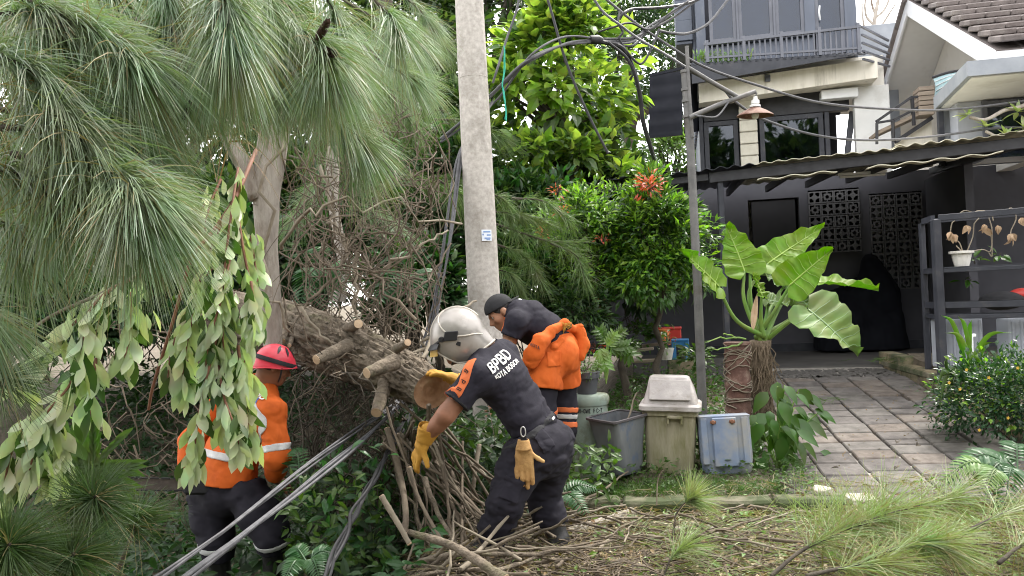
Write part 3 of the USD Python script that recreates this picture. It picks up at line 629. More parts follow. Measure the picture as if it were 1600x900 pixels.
# ribbed side wall and its eave on the left
for k in range(9): hb('cladding_rib', uLh - .035, uLh + .012, VB + .2 + k * .3, VB + .40 + k * .3, z_soff - .2, ztop, 'blue_metal', b=.01)
hb('side_cladding', uLh + .012, uLh + .05, VB + .2, VB + 3, 2.4, ztop, 'blue_metal', b=0)
e0 = bpx(1056, 66)
hb('side_eave', e0[0], uLh - .04, VB + .15, VB + 2.6, e0[1], e0[1] + .05, 'blue_metal')
for k in range(6): hb('eave_fascia', e0[0] + .01, uLh - .03, VB + .12 + .004 * (k % 2), VB + .148, e0[1] + .052 + k * .33, e0[1] + .385 + k * .33, 'blue_metal', b=.012)
hb('eave_back', e0[0] + .01, uLh - .04, VB + .16, VB + 2.5, e0[1] + .052, ztop, 'blue_metal', b=0)
# canopy and balcony rail
vr = VB - .62
c0, c1 = onv(1085, 100, vr), onv(1368, 82, vr)
def cz(u): return c0[1] + (c1[1] - c0[1]) * (u - c0[0]) / (c1[0] - c0[0])
uu = np.arange(c0[0] - .05, c1[0] - .1, .02); vv = np.array([vr - .05, VB - .005])
pts = uu[:, None, None] * HU + vv[None, :, None] * HV + (cz(uu)[:, None] + .012 * np.sin(uu / .1 * 2 * PI)[:, None] + .30 * (vv - vr)[None])[..., None] * V3(0, 0, 1)
part('canopy_sheet', thick(grid_mesh(pts), (0, 0, -.02)), 'slate_steel', blue, smooth=40)
zf = bpx(1250, 112)[1]
part('canopy_front', cat([prism([(c0[0] - .05, cz(c0[0]) - .02), (c1[0] - .25, cz(c1[0]) - .02), (c1[0] - .55, zf + .05), (c0[0] - .05, zf - .20)], .03, H(0, vr - .05, 0), HU, V3(0, 0, 1), HV)]), 'slate_steel', blue)
rt = onv(1100, 70, vr)[1], onv(1350, 41, vr)[1]
ra = [onv(1100, 70, vr)[0], onv(1345, 45, vr)[0]]
def rz(u): return rt[0] + (rt[1] - rt[0]) * (u - ra[0]) / (ra[1] - ra[0])
part('balcony_rail', bar(H(ra[0], vr, rz(ra[0])), H(ra[1], vr, rz(ra[1])), .05, .035), 'frame_alu', blue)
part('balcony_rail', bar(H(ra[0], vr, cz(ra[0]) + .08), H(ra[1], vr, cz(ra[1]) + .08), .035, .03), 'frame_alu', blue)
for k in range(29):
    u = ra[0] + .04 + (ra[1] - ra[0] - .08) * k / 28; big = k % 7 == 0
    part('baluster', bar(H(u, vr, cz(u) + .01), H(u, vr, rz(u) + (.06 if big else -.018)), .045 if big else .022), 'frame_alu', blue)
for k in range(5):
    a = H(ra[1], vr + .0 + .1 * k, cz(ra[1]) + .08 + .05 * k); part('side_rail', bar(H(ra[1] + .01, vr, rz(ra[1]) - .12 * k), H(ra[1] + .55, VB + .1, cz(ra[1]) + .35 - .10 * k), .028), 'frame_alu', blue)
# cream beam and soffit, ground-storey openings with dark frames
b0_, b1_ = onv(1092, 150, VB - .35), onv(1372, 118, VB - .35)
part('eave_beam', prism([(b0_[0], onv(1092, 161, VB - .35)[1]), (b1_[0], onv(1372, 121, VB - .35)[1]), (b1_[0], onv(1372, 90, VB - .35)[1]), (b0_[0], onv(1092, 131, VB - .35)[1])], .34, H(0, VB - .35, 0), HU, V3(0, 0, 1), HV), 'plaster_stained', blue)
z_low = 2.2
zS = bpx(1200, 149)[1]
uw = [bpx(x, 200)[0] for x in (1100, 1153, 1156, 1182, 1187, 1330, 1336, 1364)]
hb('corner_column', uLh, uw[0] - .01, VB + .02, VB + .3, z_low, zS, 'slate_steel')
hb('stone_column', uw[2], uw[3], VB - .02, VB + .2, z_low, zS - .02, 'plaster_cream')
zz = z_low
while zz < zS - .2:
    hb('stone_block', uw[2] - .01, uw[3] + .01, VB - .06, VB - .023, zz + .008, zz + .185, 'stone_tile', b=.01); zz += .19
hb('lintel', uw[0] + .002, uw[5], VB + .06, VB + .2, zS - .32, zS, 'black_steel')
for (a, b) in ((uw[0], uw[1]), (uw[4], uw[4] + .95)):
    zt_ = zS - .34; w = part('window', cat([hbox(a, a + .07, VB + .01, VB + .11, z_low, zt_), hbox(b - .07, b, VB + .01, VB + .11, z_low, zt_), hbox(a + .07, b - .07, VB + .015, VB + .105, zt_ - .07, zt_)]), 'slate_steel', blue)
    part('pane', hbox(a + .07, b - .07, VB + .05, VB + .058, z_low, zt_ - .07), 'window_pane', w)
hb('sliding_frame', uw[4] + .97, uw[4] + 1.04, VB + .0, VB + .1, z_low, zS - .34, 'slate_steel')
part('stair_string', bar(H(uw[4] + 1.15, VB + .35, z_low), H(uw[4] + 1.45, VB + .35, zS - .3), .08), 'frame_alu', blue)
part('stair_string', bar(H(uw[5] - .15, VB + .5, z_low + .3), H(uw[5] - .75, VB + .5, zS - .5), .1), 'slate_steel', blue)
for k in range(6): hb('stair_tread', uw[5] - .55, uw[5] - .08, VB + .55, VB + .8, z_low + .35 + k * .17, z_low + .39 + k * .17, 'slate_steel')
hb('red_panel', uw[4] + .42, uw[4] + .85, VB + .5, VB + .52, z_low + .95, z_low + 1.15, 'red_plastic')
hb('bright_opening', uw[4] + .72, uw[4] + 1.12, VB + .9, VB + .93, z_low + .25, z_low + 1.2, 'plaster_white')
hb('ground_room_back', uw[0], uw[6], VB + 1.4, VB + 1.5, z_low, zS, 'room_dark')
zw = bpx(1310, 142)[1]
hb('shutter_box', bpx(1281, 150)[0], bpx(1338, 150)[0], VB - .14, VB + .055, zw - .14, zw, 'white_trim')
hb('white_wall', uw[6] + .002, uw[7] + .25, VB - .02, VB + .12, z_low, zS, 'plaster_white')
hb('floor_slab', uLh, uRh + .2, VB + .004, VB + 2, zS, z_can_t - .1, 'plaster_cream')
lw = onv(1199, 122, VB - .36); hb('wall_lamp', lw[0] - .04, lw[0] + .04, VB - .40, VB - .353, lw[1] - .06, lw[1] + .04, 'frame_alu')
# plant tops peeping over the canopy's left end
ft = Thing('roof_fern', 'small pale green fern growing at the left end of the balcony canopy', 'plant', loc=H(c0[0] + .3, vr + .1, cz(c0[0])))
L_ = []
for k in range(9):
    b0 = ft.loc + V3(rg.uniform(-.25, .3), 0, .02); d = unit(V3(rg.normal() * .6, rg.normal() * .4, 1)); t = np.linspace(0, 1, 9); c = b0 + .36 * (t[:, None] * d + (-.5 * t ** 2)[:, None] * V3(0, 0, 1) + (t ** 2)[:, None] * V3(d[0], d[1], 0) * .5)
    L_.append(tube(c, .004, 4))
    for s in (-1, 1): L_.append(leaves(c[1:], np.cross(np.gradient(c, axis=0), V3(0, 1, 0))[1:] * s + V3(0, 0, -.02), np.tile(V3(0, -1, .3), (8, 1)), .10, leaf_t(2, .3)))
part('frond', cat(L_), 'fern_pale', ft)
# bare branches on the roof beyond
bt = Thing('bare_tree', 'leafless pale tree standing against the sky between the two houses', 'tree', loc=P(1368, 130, 17))
bw = [tube(curve([P(1368, 130, 17), P(1366, 40, 17), P(1372, 0, 17), P(1378, -50, 17)], 12), np.linspace(.05, .025, 12), 7)]
for (x0, y0, x1, y1, x2, y2) in ((1366, 40, 1352, 20, 1354, -30), (1366, 30, 1385, 10, 1396, -30), (1366, 50, 1350, 40, 1348, 5), (1367, 20, 1362, 5, 1357, -40), (1366, 60, 1384, 30, 1400, 5)):
    bw.append(tube(curve([P(x0, y0, 17), P(x1, y1, 17.1), P(x2, y2, 17)], 9), np.linspace(.03, .012, 9), 6))
part('trunk', bw[0], 'bark_pale', bt, smooth=True)
for m in bw[1:]: part('branch', m, 'bark_pale', bt, smooth=True)
solo('water_tank_wall', hbox(*[onv(x, 50, 15.2)[0] for x in (1336, 1400)], 15.2, 15.4, 3.5, onv(1370, 38, 15.2)[1], .01), 'grey_slab', 'plain grey parapet wall between the blue house and the gable', 'wall')
# dark corrugated awning at the left of the blue house
aw = Thing('corrugated_awning', 'dark corrugated metal screen hanging left of the blue house', 'awning', loc=P(1040, 215, 12.2))
A, B, C_ = P(1014, 214, 12.3), P(1066, 209, 12.0), P(1016, 118, 12.3)
n = 60; s = np.linspace(0, 1, n); hgt = np.linspace(0, 1, 14); nrm = unit(np.cross(B - A, C_ - A))
taper = lambda q: .5 * (1 - np.clip((q - .93) / .07, 0, 1) ** 2 * .06) + .5
pts = A + s[None, :, None] * (B - A) + hgt[:, None, None] * (C_ - A) + (.012 * np.sin(hgt * 2 * PI * 9))[:, None, None] * nrm
part('screen_sheet', thick(grid_mesh(pts), nrm * .012), 'dark_sheet', aw, smooth=40)
part('screen_frame', cat([bar(A, B, .04), bar(C_, C_ + (B - A) + V3(0, 0, .04), .04)]), 'dark_sheet', aw)
part('screen_sheet', thick(grid_mesh((B + V3(.03, 0, 0) + s[None, :, None] * (P(1092, 205, 12.9) - B) + hgt[:, None, None] * (C_ - A + V3(0, 0, .06)) + (.012 * np.sin(hgt * 2 * PI * 9))[:, None, None] * nrm)), nrm * .012), 'dark_sheet', aw, smooth=40)

# ---------------------------------------------------------------- the white gabled house on the right
UG = 3.72
def gpx(px, py, u=UG): return onu(px, py, u)
E, T, Bk = gpx(1556, 92), gpx(1425, -2), gpx(1349, 236)
T = ((E[0] + Bk[0]) / 2, T[1])
Bk = (Bk[0], E[1] + .0)
gab = Thing('gabled_house', 'cream gabled house with white barge boards and a grey brown tiled roof', 'house', loc=H(UG + 3, E[0] + 3, FLOOR_Z))
def gp(u, q, dz=0): return H(u, q[0], q[1] + dz)
k_ = (T[1] - E[1]) / (T[0] - E[0])
wallp = Polygon([(E[0] + .55, 2.95), (E[0] + .55, E[1] + .55 * k_ - .07), (T[0], T[1] - .07), (Bk[0] - .55, Bk[1] + .55 * k_ - .07), (Bk[0] - .55, 2.95)])
part('gable_wall', prism(wallp, .2, H(UG + .75, 0, 0), HV, V3(0, 0, 1), HU), 'plaster_cream', gab)
for (q, w) in ((E, 1), (Bk, 1)):
    d = gp(UG, T) - gp(UG, q); part('barge_board', frame_box(gp(UG, q, -.17 if q is E else -.12), d, HU * .035, V3(0, 0, .27 if q is E else .2), .005), 'white_trim', gab)
    part('soffit', frame_box(gp(UG + .037, q, -.06), d, HU * .85, V3(0, 0, .03)), 'plaster_white', gab)
d = gp(UG, T) - gp(UG, E)
part('eave_fascia', frame_box(gp(UG - .002, (E[0] - .03, E[1] - .17)), HU * 5.2, HV * .03, V3(0, 0, .25), .005), 'white_trim', gab)
part('eave_soffit', frame_box(gp(UG + .04, (E[0] + .002, E[1] - .03)), HU * 5.1, HV * .84, V3(0, 0, .02)), 'plaster_white', gab)
part('front_wall', hbox(UG + .76, UG + 6, E[0] + .56, E[0] + .74, 2.95, E[1] + .4), 'plaster_cream', gab)
# tiles on the slope towards the street, row by row
sl = unit(d); L = np.linalg.norm(d); nr = unit(np.cross(HU, sl)); nr = nr if nr[2] > 0 else -nr; rows = 11; step = L / rows
part('roof_deck', frame_box(gp(UG + .005, E, .06), HU * 5.2, sl * L, nr * .04), 'roof_tile', gab)
for r in range(rows):
    for c in range(14):
        w = .30; o = gp(UG, E, .10) + HU * (.02 + c * w + (0.0 if r % 2 else 0) ) + sl * (r * step - .06) + nr * .05 + nr * rg.normal() * .003
        tl = frame_box(o + nr * .05, HU * (w - .012), sl * (step * 1.15) - nr * .09, nr * .075, .014)
        part('tile', tl, 'roof_tile', gab)
d2 = gp(UG, T) - gp(UG, Bk)
for r in range(12):                                   # the far slope shows only its edge tiles
    o = gp(UG - .05, Bk, .10) + d2 * (r / 12); part('edge_tile', frame_box(o, HU * .3, d2 / 12 * 1.15, V3(0, 0, .07), .012), 'roof_tile', gab)
part('ridge_cap', tube([gp(UG - .04, T, .16), gp(UG + 5, T, .16)], .11, 10), 'roof_tile', gab, smooth=40)
# grey concrete porch canopy in front of it
vs_ = E[0] + .45
uC0, zC0 = onv(1464, 172, vs_ - .55); uC1, zC1 = onv(1512, 118, vs_ - .55)
cpy = Thing('concrete_canopy', 'grey concrete canopy slab over a porch window below the gable', 'canopy', loc=H(UG, vs_, zC1))
zc = zC1 - .04
o = P(1459, 168, 10.6)
uo, vo = o @ HU, o @ HV
p2 = P(1512, 124, 8.9); u2_, v2_ = p2 @ HU, p2 @ HV
zb_ = (o[2] + p2[2]) / 2
part('slab', prism([(uo, vo), (u2_, v2_), (u2_ + 3, v2_), (u2_ + 3, vo)], .17, H(0, 0, zb_), HU, HV, V3(0, 0, 1)), 'grey_slab', cpy)
part('slab_soffit', prism([(uo + .06, vo - .03), (u2_ + .06, v2_ + .05), (u2_ + 3, v2_ + .05), (u2_ + 3, vo - .03)], .012, H(0, 0, zb_ - .014), HU, HV, V3(0, 0, 1)), 'plaster_white', cpy)
part('porch_wall', frame_box(H(uo + .05, vo - .06, 2.95), HU * 1.0, HV * .1, V3(0, 0, zb_ - 2.97)), 'grey_wall', cpy)
part('porch_post', frame_box(H(uo + .0, vo - .16, 2.95), HU * .07, HV * .07, V3(0, 0, zb_ - 2.97), .006), 'slate_steel', cpy)
uw0, zw0 = onv(1540, 200, vo - .5)
part('porch_wall', frame_box(H(uw0 - .30, vo - .45, 2.95), HU * .28, HV * .3, V3(0, 0, zb_ - 2.97)), 'grey_wall', cpy)
w = part('window', cat([frame_box(H(uw0 - .02, vo - .5, 2.97), HU * .05, HV * .08, V3(0, 0, zb_ - 3.0)), frame_box(H(uw0 + .55, vo - .5, 2.97), HU * .05, HV * .08, V3(0, 0, zb_ - 3.0)), frame_box(H(uw0 + 1.15, vo - .5, 2.97), HU * .05, HV * .08, V3(0, 0, zb_ - 3.0)), frame_box(H(uw0 - .02, vo - .495, zb_ - .12), HU * 1.22, HV * .07, V3(0, 0, .08))]), 'frame_alu', cpy)
part('pane', frame_box(H(uw0 + .02, vo - .46, 2.97), HU * 1.6, HV * .008, V3(0, 0, zb_ - 3.0)), 'window_pane', w)
part('porch_back', frame_box(H(uw0 - .1, vo - .1, 2.95), HU * 3, HV * .08, V3(0, 0, zb_ - 2.97)), 'plaster_white', cpy)
# curved blue sheet and wooden box, stair rail
cs = Thing('curved_awning', 'pale blue curved plastic awning sheet with a dark rim, below the gable', 'awning', loc=P(1460, 140, 11))
a0 = np.array([P(1458, 122, 11.2), P(1480, 115, 10.9), P(1505, 111, 10.6), P(1527, 109, 10.4)]); a1 = np.array([P(1460, 152, 11.2), P(1477, 140, 10.9), P(1497, 126, 10.6), P(1520, 113, 10.4)])
ca, cb = curve(a0, 20), curve(a1, 20); t = np.linspace(0, 1, 8)
part('sheet', thick(grid_mesh(ca[:, None] * (1 - t)[None, :, None] + cb[:, None] * t[None, :, None] + (.08 * np.sin(t * PI))[None, :, None] * -HV), (0, .01, 0)), 'blue_sheet', cs, smooth=True)
part('rim', tube(ca + V3(0, 0, .01), .02, 7), 'black_steel', cs, smooth=True)
for k in range(1, 4):
    q = .25 * k; part('rib', tube(ca * (1 - q) + cb * q + (.08 * math.sin(q * PI) + .012) * -HV, .007, 5), 'white_trim', cs)
wb = Thing('wooden_box', 'weathered grey wooden crate on the stair landing beside the blue curved awning', 'crate', loc=P(1448, 185, 10.9))
for k in range(6): o = P(1436, 180 - 7.6 * k, 10.9); part('board', frame_box(o, HU * .20, HV * .3, V3(0, 0, .058), .004), 'wood_grey', wb)
st = Thing('stair_rail', 'dark steel stair with handrails climbing beside the cream gable wall', 'stairs', loc=P(1400, 205, 10.9))
rl = lambda a, b, w: bar(P(*a, 10.95), P(*b, 10.95), w)
for a, b, w in (((1369, 190), (1424, 152), .035), ((1396, 188), (1440, 165), .035), ((1370, 192), (1395, 188), .03), ((1424, 152), (1436, 151), .03)): part('handrail', rl(a, b, w), 'black_steel', st)
for a, b in (((1370, 192), (1370, 225)), ((1425, 152), (1428, 196)), ((1395, 188), (1396, 222))): part('rail_post', rl(a, b, .035), 'black_steel', st)
a_, b_ = P(1371, 210, 10.95), P(1440, 178, 10.95); part('stair_deck', frame_box(a_, b_ - a_, HV * .5, V3(0, 0, .05)), 'wood_grey', st)
part('stair_string', rl((1399, 222), (1456, 184), .05), 'black_steel', st)
solo('stair_wall', prism([P(1402, 222, 11.0)[[0, 2]], P(1456, 188, 11.0)[[0, 2]], P(1458, 260, 11.0)[[0, 2]], P(1402, 260, 11.0)[[0, 2]]], .08, (0, P(1430, 215, 11.0)[1], 0), (1, 0, 0), (0, 0, 1), (0, 1, 0)), 'plaster_stained', 'rust stained cream wall under the stair rail beside the gable', 'wall')
# frangipani branch
fr = Thing('frangipani', 'pale frangipani branch with thick bare stems and leaf clusters over the carport roof', 'plant', loc=P(1600, 190, 9.0))
part('stem', tube(curve([P(1640, 140, 8.9), P(1600, 165, 8.9), P(1570, 172, 8.9), P(1540, 187, 8.9), P(1515, 183, 8.9)], 18), np.linspace(.028, .018, 18), 8), 'bark_pale', fr, smooth=True)
part('stem', tube(curve([P(1640, 200, 8.9), P(1600, 205, 8.9), P(1565, 215, 8.9), P(1540, 205, 8.9)], 14), np.linspace(.024, .016, 14), 8), 'bark_pale', fr, smooth=True)
for (px, py, n, d0) in ((1512, 180, 13, -1), (1540, 198, 9, -1), (1590, 175, 12, 1), (1572, 212, 10, 1), (1600, 200, 10, 1)):
    for k in range(n):
        b = P(px, py, 8.9); d = unit(V3(rg.normal() * .8, rg.normal() * .6, .35 + rg.normal() * .6)); part('leaf', leaves(b[None], d[None], V3(0, -.4, 1)[None], .17 * rg.uniform(.7, 1.2), leaf_t(4, .28, .2, .15)), 'frangipani_leaf', fr)
# ---------------------------------------------------------------- concrete utility pole
rg = np.random.default_rng(41)
pl = Thing('utility_pole', 'tall round weathered concrete utility pole behind the crouching workers', 'pole', loc=(*P(758, 520, 6.3)[:2], 0))
pa, pb = P(733, 0, 6.3), P(758, 500, 6.3); pd = (pb - pa) / (pb[2] - pa[2])
def pole_at(z): return pa + pd * (z - pa[2])
def pole_r(z): return .113 + (.131 - .113) * (pa[2] - z) / (pa[2] - pb[2])
zz = np.linspace(0, 6.2, 80); ang = np.linspace(0, 2 * PI, 48, endpoint=False)
jag = 1 + .014 * (meshkit.fbm(np.stack([np.cos(ang)[None] * 2 + 0 * zz[:, None], np.sin(ang)[None] * 2 + 0 * zz[:, None], zz[:, None] * 3 + 0 * ang[None]], -1), 4, 5) - .5) * 2
part('shaft', tube([pole_at(z) for z in zz], [pole_r(z) for z in zz], 48, jag=jag), 'concrete_pole', pl, smooth=True)
zr = P(740, 123, 6.3)[2]; part('joint_ring', tube([pole_at(zr - .006), pole_at(zr), pole_at(zr + .006)], [pole_r(zr) * .99, pole_r(zr) * 1.022, pole_r(zr) * .99], 48), 'concrete_pole', pl)
def on_pole(px, py, w, h, mat, name, lift, parent):
    c = P(px, py, 6.2); z = c[2]; o = pole_at(z); a0 = math.atan2(c[0] - o[0], -(c[1] - o[1])); R = pole_r(z) * 1.0 + lift
    t = np.linspace(-w / 2, w / 2, 9) / R + a0; q = np.linspace(-h / 2, h / 2, 3)
    pts = o + np.stack([np.sin(t)[None] * R + 0 * q[:, None], -np.cos(t)[None] * R + 0 * q[:, None], q[:, None] + 0 * t[None]], -1) + (q[:, None] * 1.0)[..., None] * (pd - V3(0, 0, 1))
    return part(name, thick(grid_mesh(pts), (0, -.001, 0)), mat, parent, smooth=True)
stk = Thing('sticker', 'small pale blue and white printed sticker stuck on the concrete pole', 'sticker', loc=P(758, 375, 6.18))
on_pole(759, 368, .085, .088, 'sticker', 'sheet', .008, stk)
for (dy, w, x) in ((-5.5, .06, 0), (-.5, .035, 3), (-1.0, .012, -5), (4.5, .05, 1), (6, .03, 2)): on_pole(759 + x, 368 + dy, w, .012, 'sticker_ink', 'print_block', .0095, stk)
# ---------------------------------------------------------------- cables
def bundle(name, label, ctrl, n, r, spread, mat='cable_grey', cat_='cable', seed=0, sep=None):
    q = np.random.default_rng(seed); c = curve(np.array([P(*a) for a in ctrl]), 60); t = Thing(name, label, cat_, loc=c[0]); L = np.linspace(0, 1, 60)
    for k in range(n):
        a = q.normal(size=3) * spread; b = q.normal(size=3) * spread; e = q.normal(size=3) * spread
        o = a * np.cos(L * PI * 2.3 + k)[:, None] + b * np.sin(L * PI * 3.7)[:, None] + e * np.sin(L * PI * 7 + k)[:, None] * .5
        part('strand' if n > 1 else 'wire', tube(c + o, r * q.uniform(.8, 1.2), 7), mat, t, smooth=40)
    return t, c
bundle('cable_bundle', 'grey cable bundle running lowest across the left worker to the bottom edge', [(770, 160, 6.7), (725, 226, 6.42), (706, 350, 5.95), (692, 440, 5.8), (672, 535, 5.6), (640, 610, 5.35), (580, 676, 4.75), (500, 740, 4.1), (400, 820, 3.45), (300, 898, 2.95), (240, 945, 2.7)], 5, .0068, .010, seed=1)
bundle('cable_bundle', 'grey cable bundle that runs uppermost over the left worker\'s legs', [(764, 175, 6.7), (722, 236, 6.42), (700, 350, 5.98), (684, 440, 5.82), (664, 530, 5.65), (628, 615, 5.4), (560, 672, 4.85), (480, 732, 4.2), (370, 812, 3.55), (250, 894, 3.0), (190, 935, 2.8)], 3, .0068, .009, seed=2)
bundle('cable_bundle', 'dark cable bundle dropping steeply from under the log to the bottom edge', [(640, 640, 5.2), (602, 716, 4.6), (570, 775, 4.3), (545, 825, 4.0), (505, 905, 3.6), (480, 950, 3.4)], 4, .008, .012, 'cable_black', seed=3)
bundle('overhead_cable', 'thick grey cable bundle arching from behind the pole to the upper right', [(690, 222, 6.75), (765, 156, 6.7), (800, 118, 6.65), (835, 85, 6.6), (880, 64, 6.8), (930, 62, 7.0), (985, 66, 7.2), (1010, 50, 7.4), (1060, 18, 7.6), (1130, -40, 8.0)], 4, .011, .016, seed=4)
solo('cable_clamp', tube([P(922, 62, 6.97), P(934, 62, 7.0), P(940, 63, 7.02)], [.035, .042, .03], 10), 'cable_black', 'black splice clamp on the overhead cable bundle', 'clamp', smooth=40)
for lab, ct, r, m in (
    ('thin black cable hanging straight down in front of the lime green tree', [(850, -20, 6.8), (862, 20, 6.8), (884, 95, 6.8), (915, 170, 6.8), (950, 240, 6.8)], .010, 'cable_black'),
    ('thick black cable sagging from the splice down to the carport roof', [(935, 64, 7.0), (972, 75, 7.1), (990, 110, 7.2), (1000, 150, 7.3), (1005, 190, 7.4), (1018, 235, 7.6), (1028, 265, 7.8)], .018, 'cable_black'),
    ('black cable running beside the thick one to the carport roof', [(950, 66, 7.0), (980, 92, 7.1), (996, 130, 7.2), (1003, 180, 7.4), (1020, 240, 7.6), (1026, 262, 7.8)], .012, 'cable_black'),
    ('long grey cable sagging from the top past the lamp to the right edge', [(925, -20, 7.2), (985, 30, 7.3), (1040, 68, 7.4), (1100, 104, 7.6), (1180, 132, 7.9), (1280, 160, 8.3), (1400, 171, 8.6), (1500, 170, 8.8), (1640, 152, 9)], .011, 'cable_grey'),
    ('grey cable drooping from the lamp across the lower house front', [(1075, 110, 6.9), (1125, 135, 7.0), (1150, 160, 7.1), (1195, 187, 7.6), (1270, 210, 8.2), (1350, 219, 8.6), (1450, 214, 8.8), (1560, 200, 9), (1640, 200, 9.1)], .011, 'cable_grey'),
    ('pale loop of cable in front of the upper windows', [(1030, 48, 7.6), (1050, 52, 7.6), (1075, 52, 7.7), (1105, 38, 7.8), (1128, 12, 7.9), (1150, -20, 8.0)], .012, 'cable_grey'),
    ('dark cable crossing from the splice up to the top right', [(968, 30, 7.2), (975, 20, 7.2), (990, 14, 7.3), (1030, 12, 7.4), (1075, 5, 7.6), (1110, -10, 7.7)], .012, 'cable_black'),
    ('thin cable from the tree to the cable crossing', [(935, 50, 7.1), (960, 42, 7.1), (985, 36, 7.2), (1015, 46, 7.3), (1045, 22, 7.4), (1075, 2, 7.5)], .008, 'cable_black'),
    ('cable descending from the top through the cable crossing to the lamp post', [(918, -20, 7.0), (940, 16, 7.0), (970, 40, 7.0), (1000, 62, 7.0), (1040, 85, 6.95), (1076, 108, 6.9)], .010, 'cable_grey'),
    ('short vertical loop of black cable at the cable crossing', [(968, 18, 7.15), (966, 36, 7.1), (973, 50, 7.1), (969, 64, 7.1), (1000, 100, 7.15), (1020, 70, 7.2), (1030, 45, 7.25)], .009, 'cable_black'),
    ('thin wire lying along the pole top at left of the lime tree', [(770, 130, 6.5), (778, 105, 6.5), (792, 60, 6.6), (806, 20, 6.6), (815, -20, 6.6)], .009, 'cable_grey')):
    bundle('overhead_cable', lab, ct, 1, r, 0.0, m)
bundle('green_cord', 'frayed green cord dangling beside the concrete pole', [(787, 72, 6.3), (788, 110, 6.3), (786, 135, 6.3), (789, 160, 6.3), (790, 186, 6.3)], 3, .0045, .005, 'green_cord', 'cord', seed=6)
# ---------------------------------------------------------------- lamp post
lp = Thing('lamp_post', 'slender grey steel lamp post with side arms beside the driveway', 'street lamp', loc=(*P(1099, 655, 6.8)[:2], .3))
part('post', tube([P(1099, 672, 6.8), P(1090, 450, 6.8), P(1080, 250, 6.8), P(1070, 112, 6.8)], [.040, .038, .036, .035], 14), 'weathered_steel', lp, smooth=40)
part('conduit', tube([P(1082, 215, 6.77), P(1077, 150, 6.77), P(1073, 72, 6.77)], .016, 8), 'weathered_steel', lp, smooth=40)
for y in (112, 140, 158, 182): c = P(1070.5 + (y - 112) * .052, y, 6.8); part('strap', tube([c - V3(0, 0, .012), c + V3(0, 0, .012)], .042, 14), 'weathered_steel', lp)
part('arm', tube([P(1077, 184, 6.76), P(1120, 165, 6.8), P(1180, 143, 6.86)], [.024, .022, .020], 10), 'weathered_steel', lp, smooth=40)
part('arm', tube([P(1072, 104, 6.78), P(1110, 127, 6.8), P(1152, 151, 6.84)], .020, 10), 'weathered_steel', lp, smooth=40)
part('wire', tube(curve([P(1086, 180, 6.75), P(1098, 182, 6.7), P(1120, 182, 6.7), P(1138, 160, 6.8)], 16), .008, 6), 'cable_grey', lp, smooth=40)
c = P(1180, 180, 6.86); ax = unit(V3(.03, -.06, 1))
sh = part('lamp_shade', lathe([(.036, .072), (.05, .06), (.10, .035), (.150, .004), (.157, -.006), (.152, -.008), (.10, .025), (.05, .05), (.0, .055)], 36, c, ax), 'rust_shade', lp, smooth=40)
part('socket', lathe([(0, .165), (.018, .16), (.02, .135), (.034, .128), (.036, .10), (.03, .095), (.046, .085), (.046, .07)], 20, c, ax), 'porcelain', lp, smooth=40)
part('hook', tube(curve([c + ax * .16, c + ax * .19 + V3(.012, 0, 0), P(1178, 144, 6.86)], 8), .007, 6), 'weathered_steel', lp)
part('bulb', lathe([(0, -.035), (.022, -.028), (.032, -.005), (.026, .02), (.016, .045)], 16, c, ax), 'bulb_glass', lp, smooth=True)

# ---------------------------------------------------------------- bins
def rrect(w, d, r, n=5):
    p = []
    for cx, cy, a0 in ((w / 2 - r, d / 2 - r, 0), (-w / 2 + r, d / 2 - r, 90), (-w / 2 + r, -d / 2 + r, 180), (w / 2 - r, -d / 2 + r, 270)):
        for a in np.linspace(a0, a0 + 90, n): p.append((cx + r * math.cos(math.radians(a)), cy + r * math.sin(math.radians(a))))
    return np.array(p)
def loft(rings, capa=True, capb=True):
    n = len(rings[0]); v = np.vstack(rings); k = len(rings); f = []
    i, j = np.meshgrid(np.arange(k - 1), np.arange(n), indexing='ij'); j2 = (j + 1) % n
    f = tri(np.stack([i * n + j, i * n + j2, (i + 1) * n + j2, (i + 1) * n + j], -1).reshape(-1, 4))
    if capa: v = np.vstack([v, rings[0].mean(0)]); c = len(v) - 1; jj = np.arange(n); f = np.vstack([f, np.stack([np.full(n, c), (jj + 1) % n, jj], 1)])
    if capb: v = np.vstack([v, rings[-1].mean(0)]); c = len(v) - 1; jj = np.arange(n); b = (k - 1) * n; f = np.vstack([f, np.stack([np.full(n, c), b + jj, b + (jj + 1) % n], 1)])
    return v, f
def binring(w, d, r, z): return np.column_stack([rrect(w, d, r), np.full(20, z)])
def place(m, o, yaw=0.0, tilt=0.0, lean=0.0):
    v, f = vf(m); c, s = math.cos(tilt), math.sin(tilt); v = v @ np.array([[1, 0, 0], [0, c, -s], [0, s, c]]).T
    c, s = math.cos(lean), math.sin(lean); v = v @ np.array([[c, 0, s], [0, 1, 0], [-s, 0, c]]).T
    c, s = math.cos(yaw), math.sin(yaw); v = v @ np.array([[c, -s, 0], [s, c, 0], [0, 0, 1]]).T; return v + o, f
